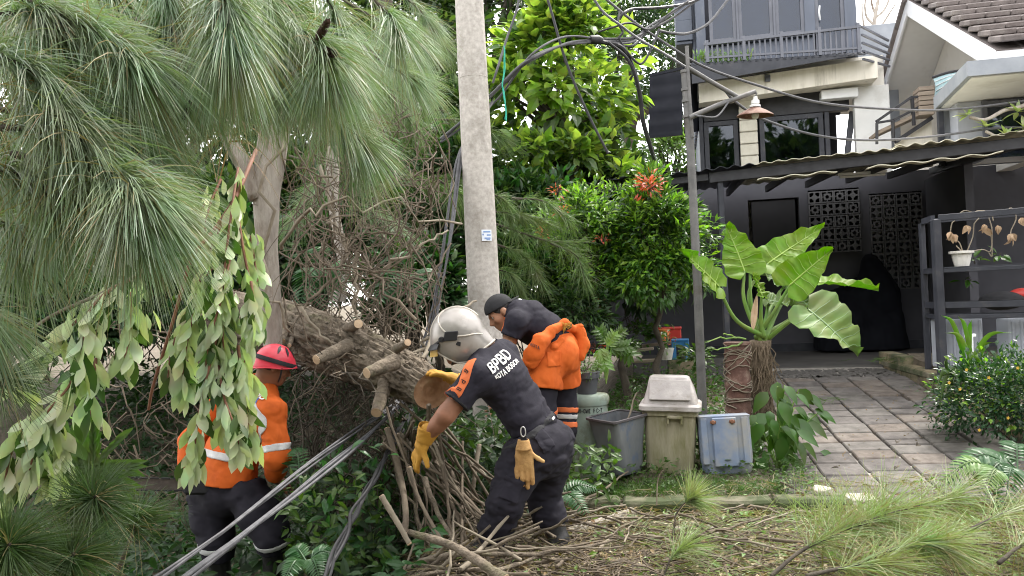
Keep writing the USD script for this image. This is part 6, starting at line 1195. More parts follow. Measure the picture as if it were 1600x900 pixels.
def stub(a, b, r0, r1):
    r1 = r1 * .86
    p = np.linspace(0, 1, 9)[:, None] * (b - a) + a; d = unit(b - a); part('branch_stub', tube(p, np.linspace(r0, r1, 9) * (1 + .05 * rg.normal(size=9)), 16, cap=False), 'bark_log', lg, smooth=True)
    part('cut_end', lathe([(0, .003), (r1 * .96, .002), (r1 * .97, -.004)], 16, b, d), 'cut_wood', lg)
for a, b, r0, r1 in ((P(545, 540, 5.02), P(494, 562, 4.8), .048, .036), (P(618, 565, 4.72), P(573, 583, 4.55), .05, .038), (P(603, 598, 4.85), P(588, 645, 4.6), .048, .038), (P(540, 515, 5.25), P(560, 506, 4.95), .04, .034), (P(620, 545, 4.85), P(637, 535, 4.7), .03, .026), (P(450, 500, 5.6), P(442, 533, 5.3), .03, .022), (P(460, 520, 5.5), P(452, 540, 5.25), .022, .016)): stub(a, b, r0, r1)
m = []                                                # broken bark flakes and dry moss along the top
for k in range(900):
    i = rg.integers(20, 148); a = rg.uniform(0, 2 * PI); t = unit(cl[min(i + 1, 149)] - cl[i - 1]); x = unit(np.cross(t, V3(.31, .22, .93))); n = math.cos(a) * x + math.sin(a) * np.cross(t, x); m.append((cl[i] + n * rad[i] * .99, t * rg.choice([-1, 1]) + n * .35 + rg.normal(size=3) * .3, n))
part('bark_flakes', leaves(np.array([q[0] for q in m]), np.array([q[1] for q in m]), np.array([q[2] for q in m]), rg.uniform(.02, .05, 900), leaf_t(2, .6, .3, 0)), 'bark_log', lg, kind='stuff')
# ---------------------------------------------------------------- sticks, one by one
def gz(p): return float(ground_z(p[0], p[1]))
n0 = 0
for k in range(74):                                   # the fan that hangs from under the log to the ground
    x0, x1 = rg.uniform(590, 690), rg.uniform(500, 830); a = P(x0, rg.uniform(625, 700), rg.uniform(4.5, 5.0)); d1 = rg.uniform(3.7, 4.5); b = P(x1, 0, d1); g = G(x1, rg.uniform(800, 893)); b = g + V3(0, 0, rg.uniform(.02, .10))
    if rg.random() < .35: a = a + (b - a) * rg.uniform(.2, .5)
    r = rg.uniform(.0045, .012) if k % 9 else .016
    solo('cut_stick', stick(a, b, r, r * .6, rg, bend=.03, n=9, kink=.012), ['twig', 'twig', 'twig_pale', 'bark_log'][k % 4], 'bare brown stick in the fan of cut branches hanging from the log to the ground', 'stick', 'sticks fanning down from the log', smooth=True)
for k in range(190):                                   # lying on the ground at the workers' feet and to the right
    if k < 145: px, py = rg.uniform(500, 900), rg.uniform(790, 915)
    else: px, py = rg.uniform(880, 1270), rg.uniform(795, 898)
    g = G(px, py); th = rg.normal(-.25, .55) if k % 3 else rg.uniform(0, PI); L = rg.uniform(.22, .75); d = V3(math.cos(th), math.sin(th), 0) * L / 2; r = rg.uniform(.0045, .0115)
    a, b = g - d, g + d; a[2], b[2] = gz(a) + rg.uniform(.03, .14), gz(b) + rg.uniform(.03, .10)
    if k < 145 and k % 2: b[2] += rg.uniform(.05, .22); r *= 1.2
    solo('cut_stick', stick(a, b, r, r * .55, rg, bend=.022, n=8, kink=.011), ['twig', 'twig_pale', 'twig', 'bark_log'][k % 4], 'bare stick lying in the litter of cut branches on the ground', 'stick', 'sticks lying on the ground', smooth=True)
def branch(label, ctrl, r0, r1, mat, cut=True):
    c = curve([P(*a) if len(a) == 3 else G(*a) + V3(0, 0, r0 * .8) for a in ctrl], 36); t = Thing('cut_branch', label, 'branch', loc=c.mean(0) * [1, 1, 0] + V3(0, 0, c[:, 2].min()))
    part('wood', tube(c, np.linspace(r0, r1, 36) * (1 + .05 * rg.normal(size=36)), 12, jag=1 + .05 * rg.normal(size=(36, 12))), mat, t, smooth=True)
    if cut:
        for i, j in ((0, 1), (-1, -2)): d = unit(c[i] - c[j]); part('cut_end', lathe([(0, .003), ((r0 if i == 0 else r1) * .97, .002), ((r0 if i == 0 else r1) * .97, -.003)], 12, c[i], d), 'cut_wood', t)
    return t
branch('thick pale lichen spotted branch right of the middle worker\'s boot', [(995, 806), (940, 825), (885, 842), (845, 862)], .036, .030, 'bark_pale')
branch('thick mottled branch slanting through the stick pile at the bottom', [(640, 832, 3.95), (700, 850, 3.8), (740, 872, 3.7), (790, 905, 3.55)], .017, .024, 'bark_log')
branch('long bent grey branch lying across the litter at the bottom right', [(1005, 850), (1060, 832), (1100, 826), (1130, 848), (1180, 858), (1240, 872)], .020, .026, 'bark_pale')
branch('forked pale branch at the bottom edge right of centre', [(1130, 905), (1145, 870), (1165, 850), (1200, 838)], .018, .012, 'twig_pale')
branch('mottled branch along the bottom edge below the boots', [(760, 893), (820, 890), (880, 893), (960, 880)], .022, .018, 'bark_log')
branch('stout branch among the litter left of the pine frond', [(940, 885), (985, 890), (1040, 905)], .024, .026, 'bark_pale')
branch('short reddish log stub by the middle worker\'s front foot', [(700, 826), (760, 818)], .040, .036, 'bark_log')
branch('straight pale pole leaning in the fan of sticks under the gloved hand', [(596, 775, 4.0), (620, 815, 3.95), (640, 850, 3.9)], .015, .013, 'twig_pale')
branch('tall thin upright sapling stem left of the middle worker\'s leg', [(723, 690, 4.9), (722, 770, 4.6), (722, 860, 4.2)], .008, .009, 'twig', False)
branch('thick stick slanting from the log to the pile below the glove', [(605, 670, 4.7), (625, 740, 4.5), (634, 800, 4.2), (632, 835, 4.05)], .018, .016, 'twig')
branch('pale broken stake standing beside the middle worker\'s thigh', [(749, 695, 4.9), (742, 740, 4.8), (738, 780, 4.75)], .014, .012, 'twig_pale')
branch('thick stick hanging below the log\'s underside', [(640, 730, 4.4), (655, 780, 4.3), (690, 845, 4.0)], .011, .009, 'twig')
st_ = Thing('concrete_chunk', 'pale broken piece of kerb behind the fallen pine frond', 'rubble', loc=G(1310, 775)); v, f = refine(frame_box(G(1282, 800), DU * .36, DV * .16, V3(0, 0, .075), .01), .03); v = v + (meshkit.fbm(v * 14, 3, 8)[:, None] - .5) * .03; part('chunk', (v, f), 'kerb_pale', st_, smooth=40)
v, f = refine(frame_box(G(1276, 790), DU * .10, DV * .10, V3(0, 0, .11), .01), .03); part('chunk', (v + (meshkit.fbm(v * 14, 3, 9)[:, None] - .5) * .03, f), 'kerb_pale', st_, smooth=40)
# litter nobody could count
lt = Thing('litter', 'twig scraps, dead leaves and wood chips strewn over the ground', 'litter', kind='stuff')
def scatter(n, x0, x1, y0, y1, lift): x, y = rg.uniform(x0, x1, n), rg.uniform(y0, y1, n); return np.stack([x, y, ground_z(x, y) + .028 + rg.uniform(0, lift, n)], 1)
p = scatter(5200, -1.4, 3.6, 2.9, 5.15, .05); part('dead_leaves', leaves(p, rg.normal(size=(5200, 3)) * [1, 1, .3], V3(0, 0, 1) + rg.normal(size=(5200, 3)) * .5, rg.uniform(.02, .06, 5200), T2), 'litter_leaf', lt)
p = scatter(1700, -1.4, 3.6, 2.9, 5.15, .06); part('green_scraps', leaves(p, rg.normal(size=(1700, 3)) * [1, 1, .3], V3(0, 0, 1) + rg.normal(size=(1700, 3)) * .5, rg.uniform(.025, .065, 1700), T2), 'fern_pale', lt)
p = scatter(9000, -.8, 4.2, 2.9, 5.25, .05); part('fallen_needles', needles(p, rg.normal(size=(9000, 3)) * [1, 1, .12], rg.uniform(.08, .2, 9000), .0032, .05, rg, 2), 'needle_dry', lt)
p = scatter(5200, .6, 4.2, 2.9, 4.9, .06); part('green_needles', needles(p, rg.normal(size=(5200, 3)) * [1, 1, .15] + [.6, .1, .05], rg.uniform(.1, .22, 5200), .0032, .1, rg, 2), 'needle_fresh', lt)
p = scatter(2600, -.6, 3.2, 3.0, 5.0, .02); part('wood_chips', leaves(p, rg.normal(size=(2600, 3)) * [1, 1, .2], V3(0, 0, 1) + rg.normal(size=(2600, 3)) * .4, rg.uniform(.012, .035, 2600), leaf_t(2, .7, 0, 0)), 'saw_dust', lt)
m = []
for k in range(1700):
    x, y = (rg.normal(.0, .55), rg.normal(3.9, .45)) if k < 800 else (rg.uniform(.1, 2.9), rg.uniform(3.1, 5.0)); th = rg.uniform(0, PI); L = rg.uniform(.06, .32); d = V3(math.cos(th), math.sin(th), 0) * L / 2; a, b = V3(x, y, 0) - d, V3(x, y, 0) + d; a[2], b[2] = gz(a) + rg.uniform(.01, .09), gz(b) + rg.uniform(.01, .09); m.append(stick(a, b, rg.uniform(.002, .006), .002, rg, n=5, sides=4))
part('twig_scraps', cat(m), 'twig', lt, kind='stuff')
# heap of leaves under the log
hl = Thing('leaf_heap', 'heap of green cut leaves under the log and behind the middle worker', 'leaves', kind='stuff')
def heap(n, px0, px1, py0, py1, d0, d1, L, mat):
    px, py, d = rg.uniform(px0, px1, n), rg.uniform(py0, py1, n), rg.uniform(d0, d1, n); p = P(px, py, d); p = p[p[:, 2] > ground_z(p[:, 0], p[:, 1])]; n = len(p)
    part('leaves', leaves(p, rg.normal(size=(n, 3)) * [1, .8, .6] + [.2, -.2, -.2], V3(0, -.6, .8) + rg.normal(size=(n, 3)) * .5, L * rg.uniform(.6, 1.2, n), leaf_t(3, .36, .2, .3)), mat, hl)
heap(1500, 600, 830, 650, 830, 5.0, 5.9, .09, 'weed'); heap(1100, 600, 830, 640, 840, 4.9, 5.9, .10, 'shade_leaf'); heap(420, 440, 600, 720, 880, 4.6, 5.4, .09, 'shade_leaf'); heap(330, 440, 600, 740, 890, 4.3, 5.0, .08, 'weed'); heap(120, 500, 620, 690, 860, 4.4, 5, .11, 'fern'); heap(260, 850, 960, 690, 790, 5.0, 5.6, .08, 'weed')
# grass and weeds on the verge
gr = Thing('verge_grass', 'short grass and weeds on the verge round the bins', 'grass', kind='stuff')
def blades(n, u0, u1, v0, v1, L, mat, w=.004):
    u, v = rg.uniform(u0, u1, n), rg.uniform(v0, v1, n); p = u[:, None] * DU + v[:, None] * DV; p[:, 2] = ground_z(p[:, 0], p[:, 1]) - .005; part('blades', needles(p, rg.normal(size=(n, 3)) * [.5, .5, .1] + [0, 0, .8], L * rg.uniform(.4, 1.2, n), w, .35, rg, 2), mat, gr)
blades(9000, -.75, 1.0, KERB + .03, 7.6, .07, 'grass_blade'); blades(3000, -.6, 1.0, KERB - .02, KERB + .3, .10, 'grass_blade'); blades(2200, 2.2, 4.2, 4.3, 5.6, .05, 'grass_blade'); blades(3500, 3.0, 4.6, 5.2, 6.3, .06, 'grass_blade')
def weeds(n, u0, u1, v0, v1, h, L, mat):
    u, v = rg.uniform(u0, u1, n), rg.uniform(v0, v1, n); p = u[:, None] * DU + v[:, None] * DV; p[:, 2] = ground_z(p[:, 0], p[:, 1]) + rg.uniform(0, h, n); part('weeds', leaves(p, rg.normal(size=(n, 3)) * [1, 1, .4], V3(0, -.3, 1) + rg.normal(size=(n, 3)) * .4, L * rg.uniform(.6, 1.2, n), T2), mat, gr)
weeds(4200, -.75, 1.0, 5.6, 8.8, .12, .055, 'weed'); weeds(1500, -.75, 1.0, 5.8, 8.8, .2, .075, 'bush_leaf'); weeds(900, -.7, 1.0, KERB, 5.7, .05, .035, 'weed'); weeds(500, .95, 1.25, 5.35, 5.9, .06, .035, 'weed')
# ---------------------------------------------------------------- fallen pine fronds on the road
fp = Thing('pine_frond', 'fallen pine frond spreading fresh green needles across the driveway mouth', 'branch', loc=G(1300, 850))
for c_, n, L, fw in (([(1205, 900, 3.55), (1250, 862, 3.7), (1300, 838, 3.8), (1350, 815, 3.9), (1390, 800, 3.95)], 520, .32, .5), ([(1340, 820, 3.85), (1430, 792, 3.95), (1500, 775, 4.1)], 340, .28, .8), ([(1480, 850, 3.6), (1540, 815, 3.7), (1600, 792, 3.9), (1660, 780, 4.0)], 330, .26, .8), ([(1340, 880, 3.5), (1420, 850, 3.6), (1480, 850, 3.6)], 380, .26, .8), ([(1260, 900, 3.4), (1330, 885, 3.45), (1390, 880, 3.5)], 260, .24, .8), ([(1560, 880, 3.4), (1600, 850, 3.5), (1660, 830, 3.6)], 240, .24, .8)): bough(c_, n, L, 'needle_fresh', .5, .0030, .12, dry=.35, tree=fp, fwd=fw, start=.3)
b_ = P(1310, 815, 3.85); n = 120; part('needles', needles(b_ + rg.normal(size=(n, 3)) * [.14, .05, .01], rg.normal(size=(n, 3)) * [.5, .25, .2] + [0, 0, .95], rg.uniform(.22, .38, n), .0032, .25, rg, 4), 'needle_fresh', fp)
fp2 = Thing('pine_frond', 'small upright pine sprig with a needle burst before the bins', 'branch', loc=G(1055, 840))
bough([(1052, 836, 4.35), (1056, 806, 4.4), (1066, 790, 4.4), (1082, 778, 4.4)], 300, .20, 'needle_fresh', .5, .0030, .12, tree=fp2, fwd=.55, start=.75, r=.007)
bough([(1035, 905, 3.8), (1050, 870, 3.85), (1075, 850, 3.9)], 220, .2, 'needle_fresh', .5, .0030, .2, tree=fp2, fwd=.8, start=.4, r=.006)
part('stem', tube(curve([P(1026, 790, 4.6), P(1028, 750, 4.7), P(1036, 735, 4.7)], 8), .004, 5), 'twig', fp2)
fern('fern', 'pile of broken fern fronds at the right end of the road', P(1590, 735, 4.9), [P(*q) for q in ((1480, 750, 4.8), (1500, 725, 5.0), (1540, 715, 5.1), (1530, 770, 4.7), (1570, 790, 4.6), (1590, 700, 5.2))], .11, 'fern')
fern('fern', 'pale fern frond lying across the driveway mouth at right', P(1570, 745, 4.8), [P(*q) for q in ((1470, 752, 4.75), (1520, 740, 4.8), (1540, 765, 4.6))], .09, 'fern_pale')
for k, (px, py) in enumerate(((1401, 693), (1436, 698), (1405, 734), (1311, 736), (1300, 660))): solo('dry_leaf', leaves(G(px, py)[None] + [0, 0, .02], V3(rg.normal(), rg.normal(), .1)[None], V3(rg.normal() * .5, 0, 1)[None], .06, leaf_t(3, .7, .5, .3)), 'bark_dark' if k < 4 else 'weed', ['dark dry leaf on the pavers, left of a longer one', 'longer dark dry leaf on the pavers', 'dark dry leaf low on the driveway\'s middle', 'dark dry leaf low on the driveway\'s left', 'green scrap on the upper driveway'][k], 'leaf')
u, v = rg.uniform(1.05, 2.95, 420), rg.uniform(KERB + .1, 8.8, 420) ** 1.0; dl_ = Thing('driveway_litter', 'scattered crumbs of leaf and twig lying on the driveway pavers', 'litter', kind='stuff'); q_ = u[:, None] * DU + v[:, None] * DV; q_[:, 2] = ramp(v) + .012; part('crumbs', leaves(q_, rg.normal(size=(420, 3)) * [1, 1, .1], V3(0, 0, 1) + rg.normal(size=(420, 3)) * .3, rg.uniform(.010, .035, 420), T2), 'litter_leaf', dl_)
u = np.concatenate([rg.normal(1.12, .10, 700), rg.normal(2.92, .08, 500)]); v = rg.uniform(KERB + .1, 8.6, 1200); q_ = u[:, None] * DU + v[:, None] * DV; q_[:, 2] = ramp(v) + .004; part('joint_moss', leaves(q_, rg.normal(size=(1200, 3)) * [1, 1, .3], V3(0, 0, 1) + rg.normal(size=(1200, 3)) * .4, rg.uniform(.012, .03, 1200), T2), 'weed', dl_)
gl = Thing('driveway_clippings', 'small tuft of green clippings lying on the driveway near the pebble band', 'clippings', kind='stuff', loc=G(1400, 560)); n = 60; part('blades', needles(G(1392, 566) + rg.normal(size=(n, 3)) * [.16, .12, .01] + [0, 0, .03], rg.normal(size=(n, 3)) * [1, 1, .2], .12, .006, .1, rg, 2), 'weed', gl)
n = 50; part('blades', needles(G(1290, 630) + rg.normal(size=(n, 3)) * [.10, .06, .01] + [0, 0, .03], rg.normal(size=(n, 3)) * [1, 1, .2], .10, .005, .1, rg, 2), 'weed', gl)
# ---------------------------------------------------------------- people
rg = np.random.default_rng(81)
def cutlocal(F, c, d, R):
    """Ends a sleeve, a leg or a neck cleanly at the plane through c across d, within R."""
    d = unit(d); sl, p = F.sub(c - R, c + R); e = p - c; k = (e @ d); F.D[sl] = np.where((np.linalg.norm(e, axis=-1) < R) & (k > -.02), np.maximum(F.D[sl], k), F.D[sl])
def field(pts, pad, h): pts = np.asarray(pts); return Field(pts.min(0) - pad, pts.max(0) + pad, h)
def axes(f, u):
    f = unit(f); u = unit(u - f * (u @ f)); return f, np.cross(u, f), u          # forward, left, up
def head(F, c, f, u, s=1.0):
    """Skull, jaw, brow, nose, lips and ears about the head's centre."""
    f, l, u = axes(f, u); A = np.array([f, l, u]); b = lambda o, r, k=.015: F.ball(c + s * (o[0] * f + o[1] * l + o[2] * u), np.array(r) * s, A, k)
    b((-.012, 0, .025), (.096, .076, .092)); b((.03, 0, -.045), (.062, .058, .07), .03); b((.066, 0, -.092), (.024, .03, .022), .025)
    b((.074, 0, .018), (.022, .052, .016), .02)                                  # brow
    F.cone(c + s * (.086 * f + .008 * u), c + s * (.108 * f - .030 * u), .009 * s, .014 * s, .012); b((.098, 0, -.036), (.012, .019, .010), .01)
    b((.088, 0, -.060), (.013, .024, .007), .008); b((.086, 0, -.071), (.012, .021, .007), .008)
    for q in (-1, 1):
        b((.055, q * .045, -.025), (.03, .022, .026), .02); b((-.005, q * .078, -.012), (.016, .010, .032), .008); b((-.012, q * .084, -.002), (.022, .007, .026), .006)
        sl, p = F.sub(c - .2, c + .2); o = c + s * (.088 * f + q * .032 * l + .002 * u); F.D[sl] = np.maximum(F.D[sl], .016 * s - np.linalg.norm(p - o, axis=-1) + .004)
    return f, l, u
def eyes(par, c, f, l, u, s=1.0):
    for q in (-1, 1): o = c + s * (.070 * f + q * .032 * l + .002 * u); part('eye', lathe([(0, .0125), (.007, .010), (.0125, 0), (.007, -.010), (0, -.0125)], 12, o, f), 'print_white', par, smooth=True); part('iris', lathe([(0, .0132), (.0055, .0118), (.006, .009)], 10, o, f), 'helmet_black', par)
def hand(F, w, d, n, side, curl=(.35, .4, .45, .5), r=.0105, s=1.0, spread=.06, thumb=.5):
    """Palm, four unequal bent fingers and a thumb; n: out of the palm, side: towards the thumb."""
    d = unit(d); n = unit(n - d * (n @ d)); t = np.cross(n, d) * side
    for o in (-.028, -.009, .010, .028): F.cone(w + t * o * .7 * s, w + d * .088 * s + t * o * s, .017 * s, .0145 * s, .014)
    F.cone(w + t * .02 * s + d * .02 * s, w + d * .05 * s + t * .034 * s + n * .008 * s, .019 * s, .015 * s, .015)
    for i, (L, o) in enumerate(((.073, .030), (.082, .010), (.076, -.010), (.060, -.029))):
        p = w + d * .09 * s + t * o * s; a = curl[i] * .6; dd = unit(d + t * spread * (1.5 - i))
        for k, q in enumerate((.46, .31, .27)):
            e = math.cos(a) * dd + math.sin(a) * n; p2 = p + e * L * q * s; F.cone(p, p2, r * s * (1.08 - .1 * k), r * s * (1.0 - .1 * k), .004); p = p2; a += curl[i]
    p = w + d * .035 * s + t * .036 * s; e = unit(d * .62 + t * .75 + n * thumb)
    for L, q in ((.042, 1.15), (.034, 1.0)): p2 = p + e * L * s; F.cone(p, p2, r * q * 1.1 * s, r * q * s, .008); p = p2; e = unit(e + d * .35 + n * .15)
def limb(F, pts, rs, k=.03, **kw): return F.chain(pts, rs, k, **kw)
def boot(par, knee, ankle, toe_dir, up_to, r0=.062, label=None):
    """A tall work boot: shaft, ankle, foot, sole and heel."""
    toe = unit(toe_dir); sh = ankle + (knee - ankle) * up_to; F = field([sh, ankle - V3(0, 0, .1), ankle + toe * .2, ankle - toe * .1], .09, .007)
    F.chain([sh, ankle + (sh - ankle) * .35, ankle], [r0 * 1.05, r0 * .9, r0 * .8], .02); gz_ = ankle[2] - .085
    F.chain([ankle - V3(0, 0, .02), ankle - V3(0, 0, .035) + toe * .08, ankle - V3(0, 0, .052) + toe * .155], [.058, .050, .040], .03); F.cone(ankle - V3(0, 0, .04) - toe * .03, ankle - V3(0, 0, .045) + toe * .02, .045, None, .03)
    F.ripple(.005, 16.0, seed=4); F.cut(V3(*ankle[:2], gz_ + .012), V3(0, 0, -1)); cutlocal(F, sh, sh - ankle, .14)
    b = part('boot', F.mesh(), 'boot_black', par, smooth=True)
    S = field([ankle - toe * .1, ankle + toe * .2], .12, .007); 
    so = [np.column_stack([np.array([[ankle[0], ankle[1]]]).repeat(24, 0) + np.array([(toe[:2] * (.055 + .125 * math.cos(a)) + np.array([-toe[1], toe[0]]) * .048 * math.sin(a) * (1 - .15 * math.cos(a))) for a in np.linspace(0, 2 * PI, 24, endpoint=False)]), np.full(24, z)]) for z in (gz_ - .022, gz_ + .014)]
    part('sole', loft(so), 'helmet_black', b, smooth=40); lc = []
    for k in range(4):
        q = ankle + (sh - ankle) * (.2 + .2 * k); part('lace', tube([q + toe * r0 * .86 + np.cross(toe, [0, 0, 1]) * .03, q + toe * r0 * 1.0, q + toe * r0 * .86 - np.cross(toe, [0, 0, 1]) * .03], .0035, 5), 'cable_grey', b)
def band(F, c, d, w, lift, mat, name, par, R=.2):
    """A strip of trim that follows the cloth between two planes."""
    B = F.copy(); d = unit(d); p = B.pts(); e = p - c; k = np.abs(e @ d) - w / 2; B.D = np.maximum(np.maximum(B.D - lift, k), np.linalg.norm(e, axis=-1) - R); return part(name, B.mesh(0), mat, par, smooth=30)
def patch(F, o, ax, ay, w, h, lift, mat, name, par, n=(16, 16), toward=None):
    """A flat patch pressed on to the cloth; o is near the surface."""
    ax, ay = unit(ax), unit(ay); s, t = np.linspace(-.5, .5, n[0]), np.linspace(-.5, .5, n[1]); m = grid_mesh(o + (s * w)[:, None, None] * ax + (t * h)[None, :, None] * ay); v, f = conform(m, lift, F); g = F.at(v)[1]; return part(name, thick((v, f), -g * (lift + .001)), mat, par, smooth=True)
def surf(F, px, py, d0):
    """Where the sight line of a pixel enters the field, starting at depth d0."""
    r = ray(px, py); k = np.linspace(d0 - .7, d0 + .7, 700); p = CAM + k[:, None] * r; d = F.at(p)[0]; i = np.argmax(d < 0) if (d < 0).any() else np.argmin(d)
    if d[i] > 0: print('MISS', px, py, round(float(d[i]), 3))
    return p[i]
def strip(F, pix, d0, w, lift, mat, name, par, n=26):
    c = curve([surf(F, x, y, d0) for x, y in pix], n); g = F.at(c)[1]; s = unit(np.cross(np.gradient(c, axis=0), g)); t = np.linspace(-.5, .5, 7) * w; m = grid_mesh(c[:, None] + t[None, :, None] * s[:, None]); v, f = conform(m, lift, F); return part(name, thick((v, f), -F.at(v)[1] * (lift + .001)), mat, par, smooth=True), c
def print_on(F, text, px, py, d0, ax, ay, h, mat, name, par, wx=1.0, bold=True, lift=.0028, step=.012):
    o = surf(F, px, py, d0); v, f = refine(letters(text, h, (0, 0, 0), (1, 0, 0), (0, 1, 0), .0012, bold), step); z = v[:, 2:].copy(); v = o + (v[:, :1] * wx) * unit(ax) + (v[:, 1:2] - h / 2) * unit(ay)
    v, f = conform((v, f), lift, F); return part(name, (v + F.at(v)[1] * z, f), mat, par)
def glove_cuff(par, w, d, L, r0, r1, mat):
    """A gauntlet's open flared cuff."""
    t = np.linspace(0, 1, 10); c = w + unit(d) * L * t[:, None]; jag = 1 + .06 * (rg.random((10, 26)) - .5) + .05 * np.sin(np.arange(26) * .72)[None]
    o = tube(c, r0 + (r1 - r0) * t, 26, cap=False, jag=jag); v, f = o; off = np.repeat(c, 26, 0) - v; return part('cuff', thick((v, f), unit(off) * .004), mat, par, smooth=True)

# ======== the helmeted worker in navy, pulling the log
A_ = Thing('person', 'worker in navy shirt and silver helmet bending to grip the cut log', 'person', loc=V3(*P(815, 860, 4.4)[:2], 0))
ne, sl_, sr_ = P(757, 549, 4.42), P(747, 586, 4.24), P(786, 552, 4.58); ch, wa, pe = P(782, 590, 4.43), P(818, 640, 4.43), P(844, 688, 4.43)
el, wl = P(697, 648, 4.17), P(662, 689, 4.26); er, wr = P(742, 606, 4.80), P(712, 594, 4.70)
hl_, kl, al = P(822, 700, 4.33), P(789, 786, 4.24), P(766, 850, 4.30); hr_, kr, ar = P(862, 696, 4.53), P(850, 780, 4.56), P(868, 848, 4.50)
lat = unit(sr_ - sl_); spine = unit(pe - ne); nb = unit(np.cross(lat, spine)); nb = nb if nb @ (CAM - ch) > 0 else -nb; lat = unit(np.cross(spine, nb)); lat = lat if lat @ (sr_ - sl_) > 0 else -lat
hc, hf, hu = P(717, 529, 4.42), V3(-.95, .16, -.17), V3(-.12, 0, 1)
allp = [ne, sl_, sr_, el, wl, er, wr, hl_, kl, al, hr_, kr, ar, hc, pe]
S = field(allp, .17, .009); f, l, u = head(S, hc - unit(hu) * .02, hf, hu)
S.chain([hc - .05 * u - .035 * f, ne, ne + spine * .03], [.056, .058, .07], .03); S.chain([ne + spine * .08, ch, wa, pe], [.12, .13, .115, .12], .06, flat=nb, f=1.5)
limb(S, [sl_, el, wl], [.056, .047, .031]); S.cone(sl_ + (el - sl_) * .75, el + (wl - el) * .35, .046, .046, .02); limb(S, [sr_, er, wr], [.056, .045, .029]); S.cone(ne + spine * .08, sl_, .075, .06, .04).cone(ne + spine * .08, sr_, .075, .06, .04)
limb(S, [hl_, kl, al], [.075, .055, .04]); limb(S, [hr_, kr, ar], [.075, .055, .04]); S.cone(wl, wl + unit(wl - el) * .03, .022, .012, .01).cone(wr, wr + unit(wr - er) * .03, .022, .012, .01)
part('body', S.mesh(2), 'skin_dark', A_, smooth=True); eyes(A_, hc - unit(hu) * .02, f, l, u)
T_ = field([ne, sl_, sr_, el, er, pe, wa], .20, .0075)
T_.chain([ne + spine * .07, ch + spine * .0, wa, pe + spine * -.02], [.15, .178, .165, .165], .07, flat=nb, f=1.48); T_.cone(ne + spine * .045, sl_ + spine * .02, .075, .078, .05).cone(ne + spine * .045, sr_ + spine * .02, .075, .078, .05); T_.ball(ch + nb * .035 + spine * .02, (.15, .13, .10), np.array([lat, spine, nb]), .06)
cl_, cr_ = sl_ + (el - sl_) * .70, sr_ + (er - sr_) * .72; T_.chain([sl_, cl_ + (el - sl_) * .12], [.079, .078], .05).chain([sr_, cr_ + (er - sr_) * .12], [.078, .076], .05); T_.ball(sl_ * .6 + ch * .4, (.10, .10, .09), np.array([lat, spine, nb]), .07)
Aw = np.array([lat * .35, spine * 1.5, nb * .4]); T_.ripple(.0075, 13, Aw, 3, where=lambda p: .25 + .9 * np.clip(((p - ch) @ spine + .05) / .2, 0, 1)[...]); T_.ripple(.004, 7, None, 5); T_.ripple(.010, 8, np.array([lat * .28, spine * 1.4, nb * .5]), 15, ridge=True, where=lambda p: .25 + .75 * sstep(-.02, .14, (p - ch) @ spine)); T_.ripple(.005, 15, np.array([lat * .5, spine * 1.2, nb * .6]), 25, ridge=True)
cutlocal(T_, cl_, el - sl_, .13); cutlocal(T_, cr_, er - sr_, .12); cutlocal(T_, ne + spine * -.012, -spine, .10); T_.cut(pe + spine * .015, spine)
sh_ = part('shirt', T_.mesh(), 'cloth_navy', A_, smooth=True)
so_, sc_ = strip(T_, [(738, 562), (728, 585), (716, 610), (703, 636)], 4.2, .062, .003, 'orange_stripe', 'sleeve_stripe', sh_)
dn = unit(sc_[-1] - sc_[0])
for k, (t_, ch_) in enumerate(((.28, 'B'), (.48, 'P'), (.66, 'B'), (.84, 'D'))):
    q = sc_[int(t_ * 25)]; g = T_.at(q[None])[1][0]; ax = unit(np.cross(dn, g)); v, f_ = refine(letters(ch_, .032, (0, 0, 0), (1, 0, 0), (0, 1, 0), .001, True), .012); v = q + v[:, :1] * dn * .8 + (v[:, 1:2] - .016) * np.cross(g, dn); v2, f_ = conform((v, f_), .0068, T_); part('letter', (v2, f_), 'ink_black', so_)
band(T_, cl_ - unit(el - sl_) * .008, el - sl_, .013, .003, 'cap_black', 'cuff_hem', sh_, .11)
tx, ty = lat, -spine
print_on(T_, 'BPBD', 779, 564, 4.35, tx, ty, .066, 'print_white', 'lettering', sh_, 1.0)
print_on(T_, 'KOTA BOGOR', 793, 577, 4.35, tx, ty, .030, 'print_white', 'lettering', sh_, .92)
R_ = field([pe, hl_, kl, al, hr_, kr, ar, wa], .19, .008); R_.chain([wa + spine * .1, pe + spine * .03], [.165, .172], .05, flat=nb, f=1.42); R_.ball(pe + nb * .0 + spine * .045, (.175, .15, .145), np.array([lat, spine, nb]), .06)
R_.ball(P(866, 690, 4.5), (.10, .11, .11), None, .06).ball(P(838, 712, 4.33), (.10, .11, .11), None, .06)
R_.chain([hl_, hl_ + (kl - hl_) * .5, kl, kl + (al - kl) * .5, al + (al - kl) * .02], [.122, .110, .094, .088, .086], .04).chain([hr_, hr_ + (kr - hr_) * .5, kr, kr + (ar - kr) * .5, kr + (ar - kr) * .85], [.12, .108, .092, .090, .088], .04)
R_.ripple(.010, 9, np.diag([.6, .6, 1.5]), 7, where=lambda p: .35 + .65 * sstep(pe[2] - .05, al[2] + .1, p[..., 2])); R_.ripple(.004, 22, np.diag([.5, .5, 1.4]), 8); R_.ripple(.013, 6, np.diag([.7, .7, 1.5]), 18, ridge=True); R_.ripple(.006, 13, np.diag([.7, .7, 1.4]), 28, ridge=True)
cutlocal(R_, wa + spine * .09, -spine, .22); cutlocal(R_, al - (al - kl) * .10, al - kl, .13); cutlocal(R_, kr + (ar - kr) * .62, ar - kr, .13)
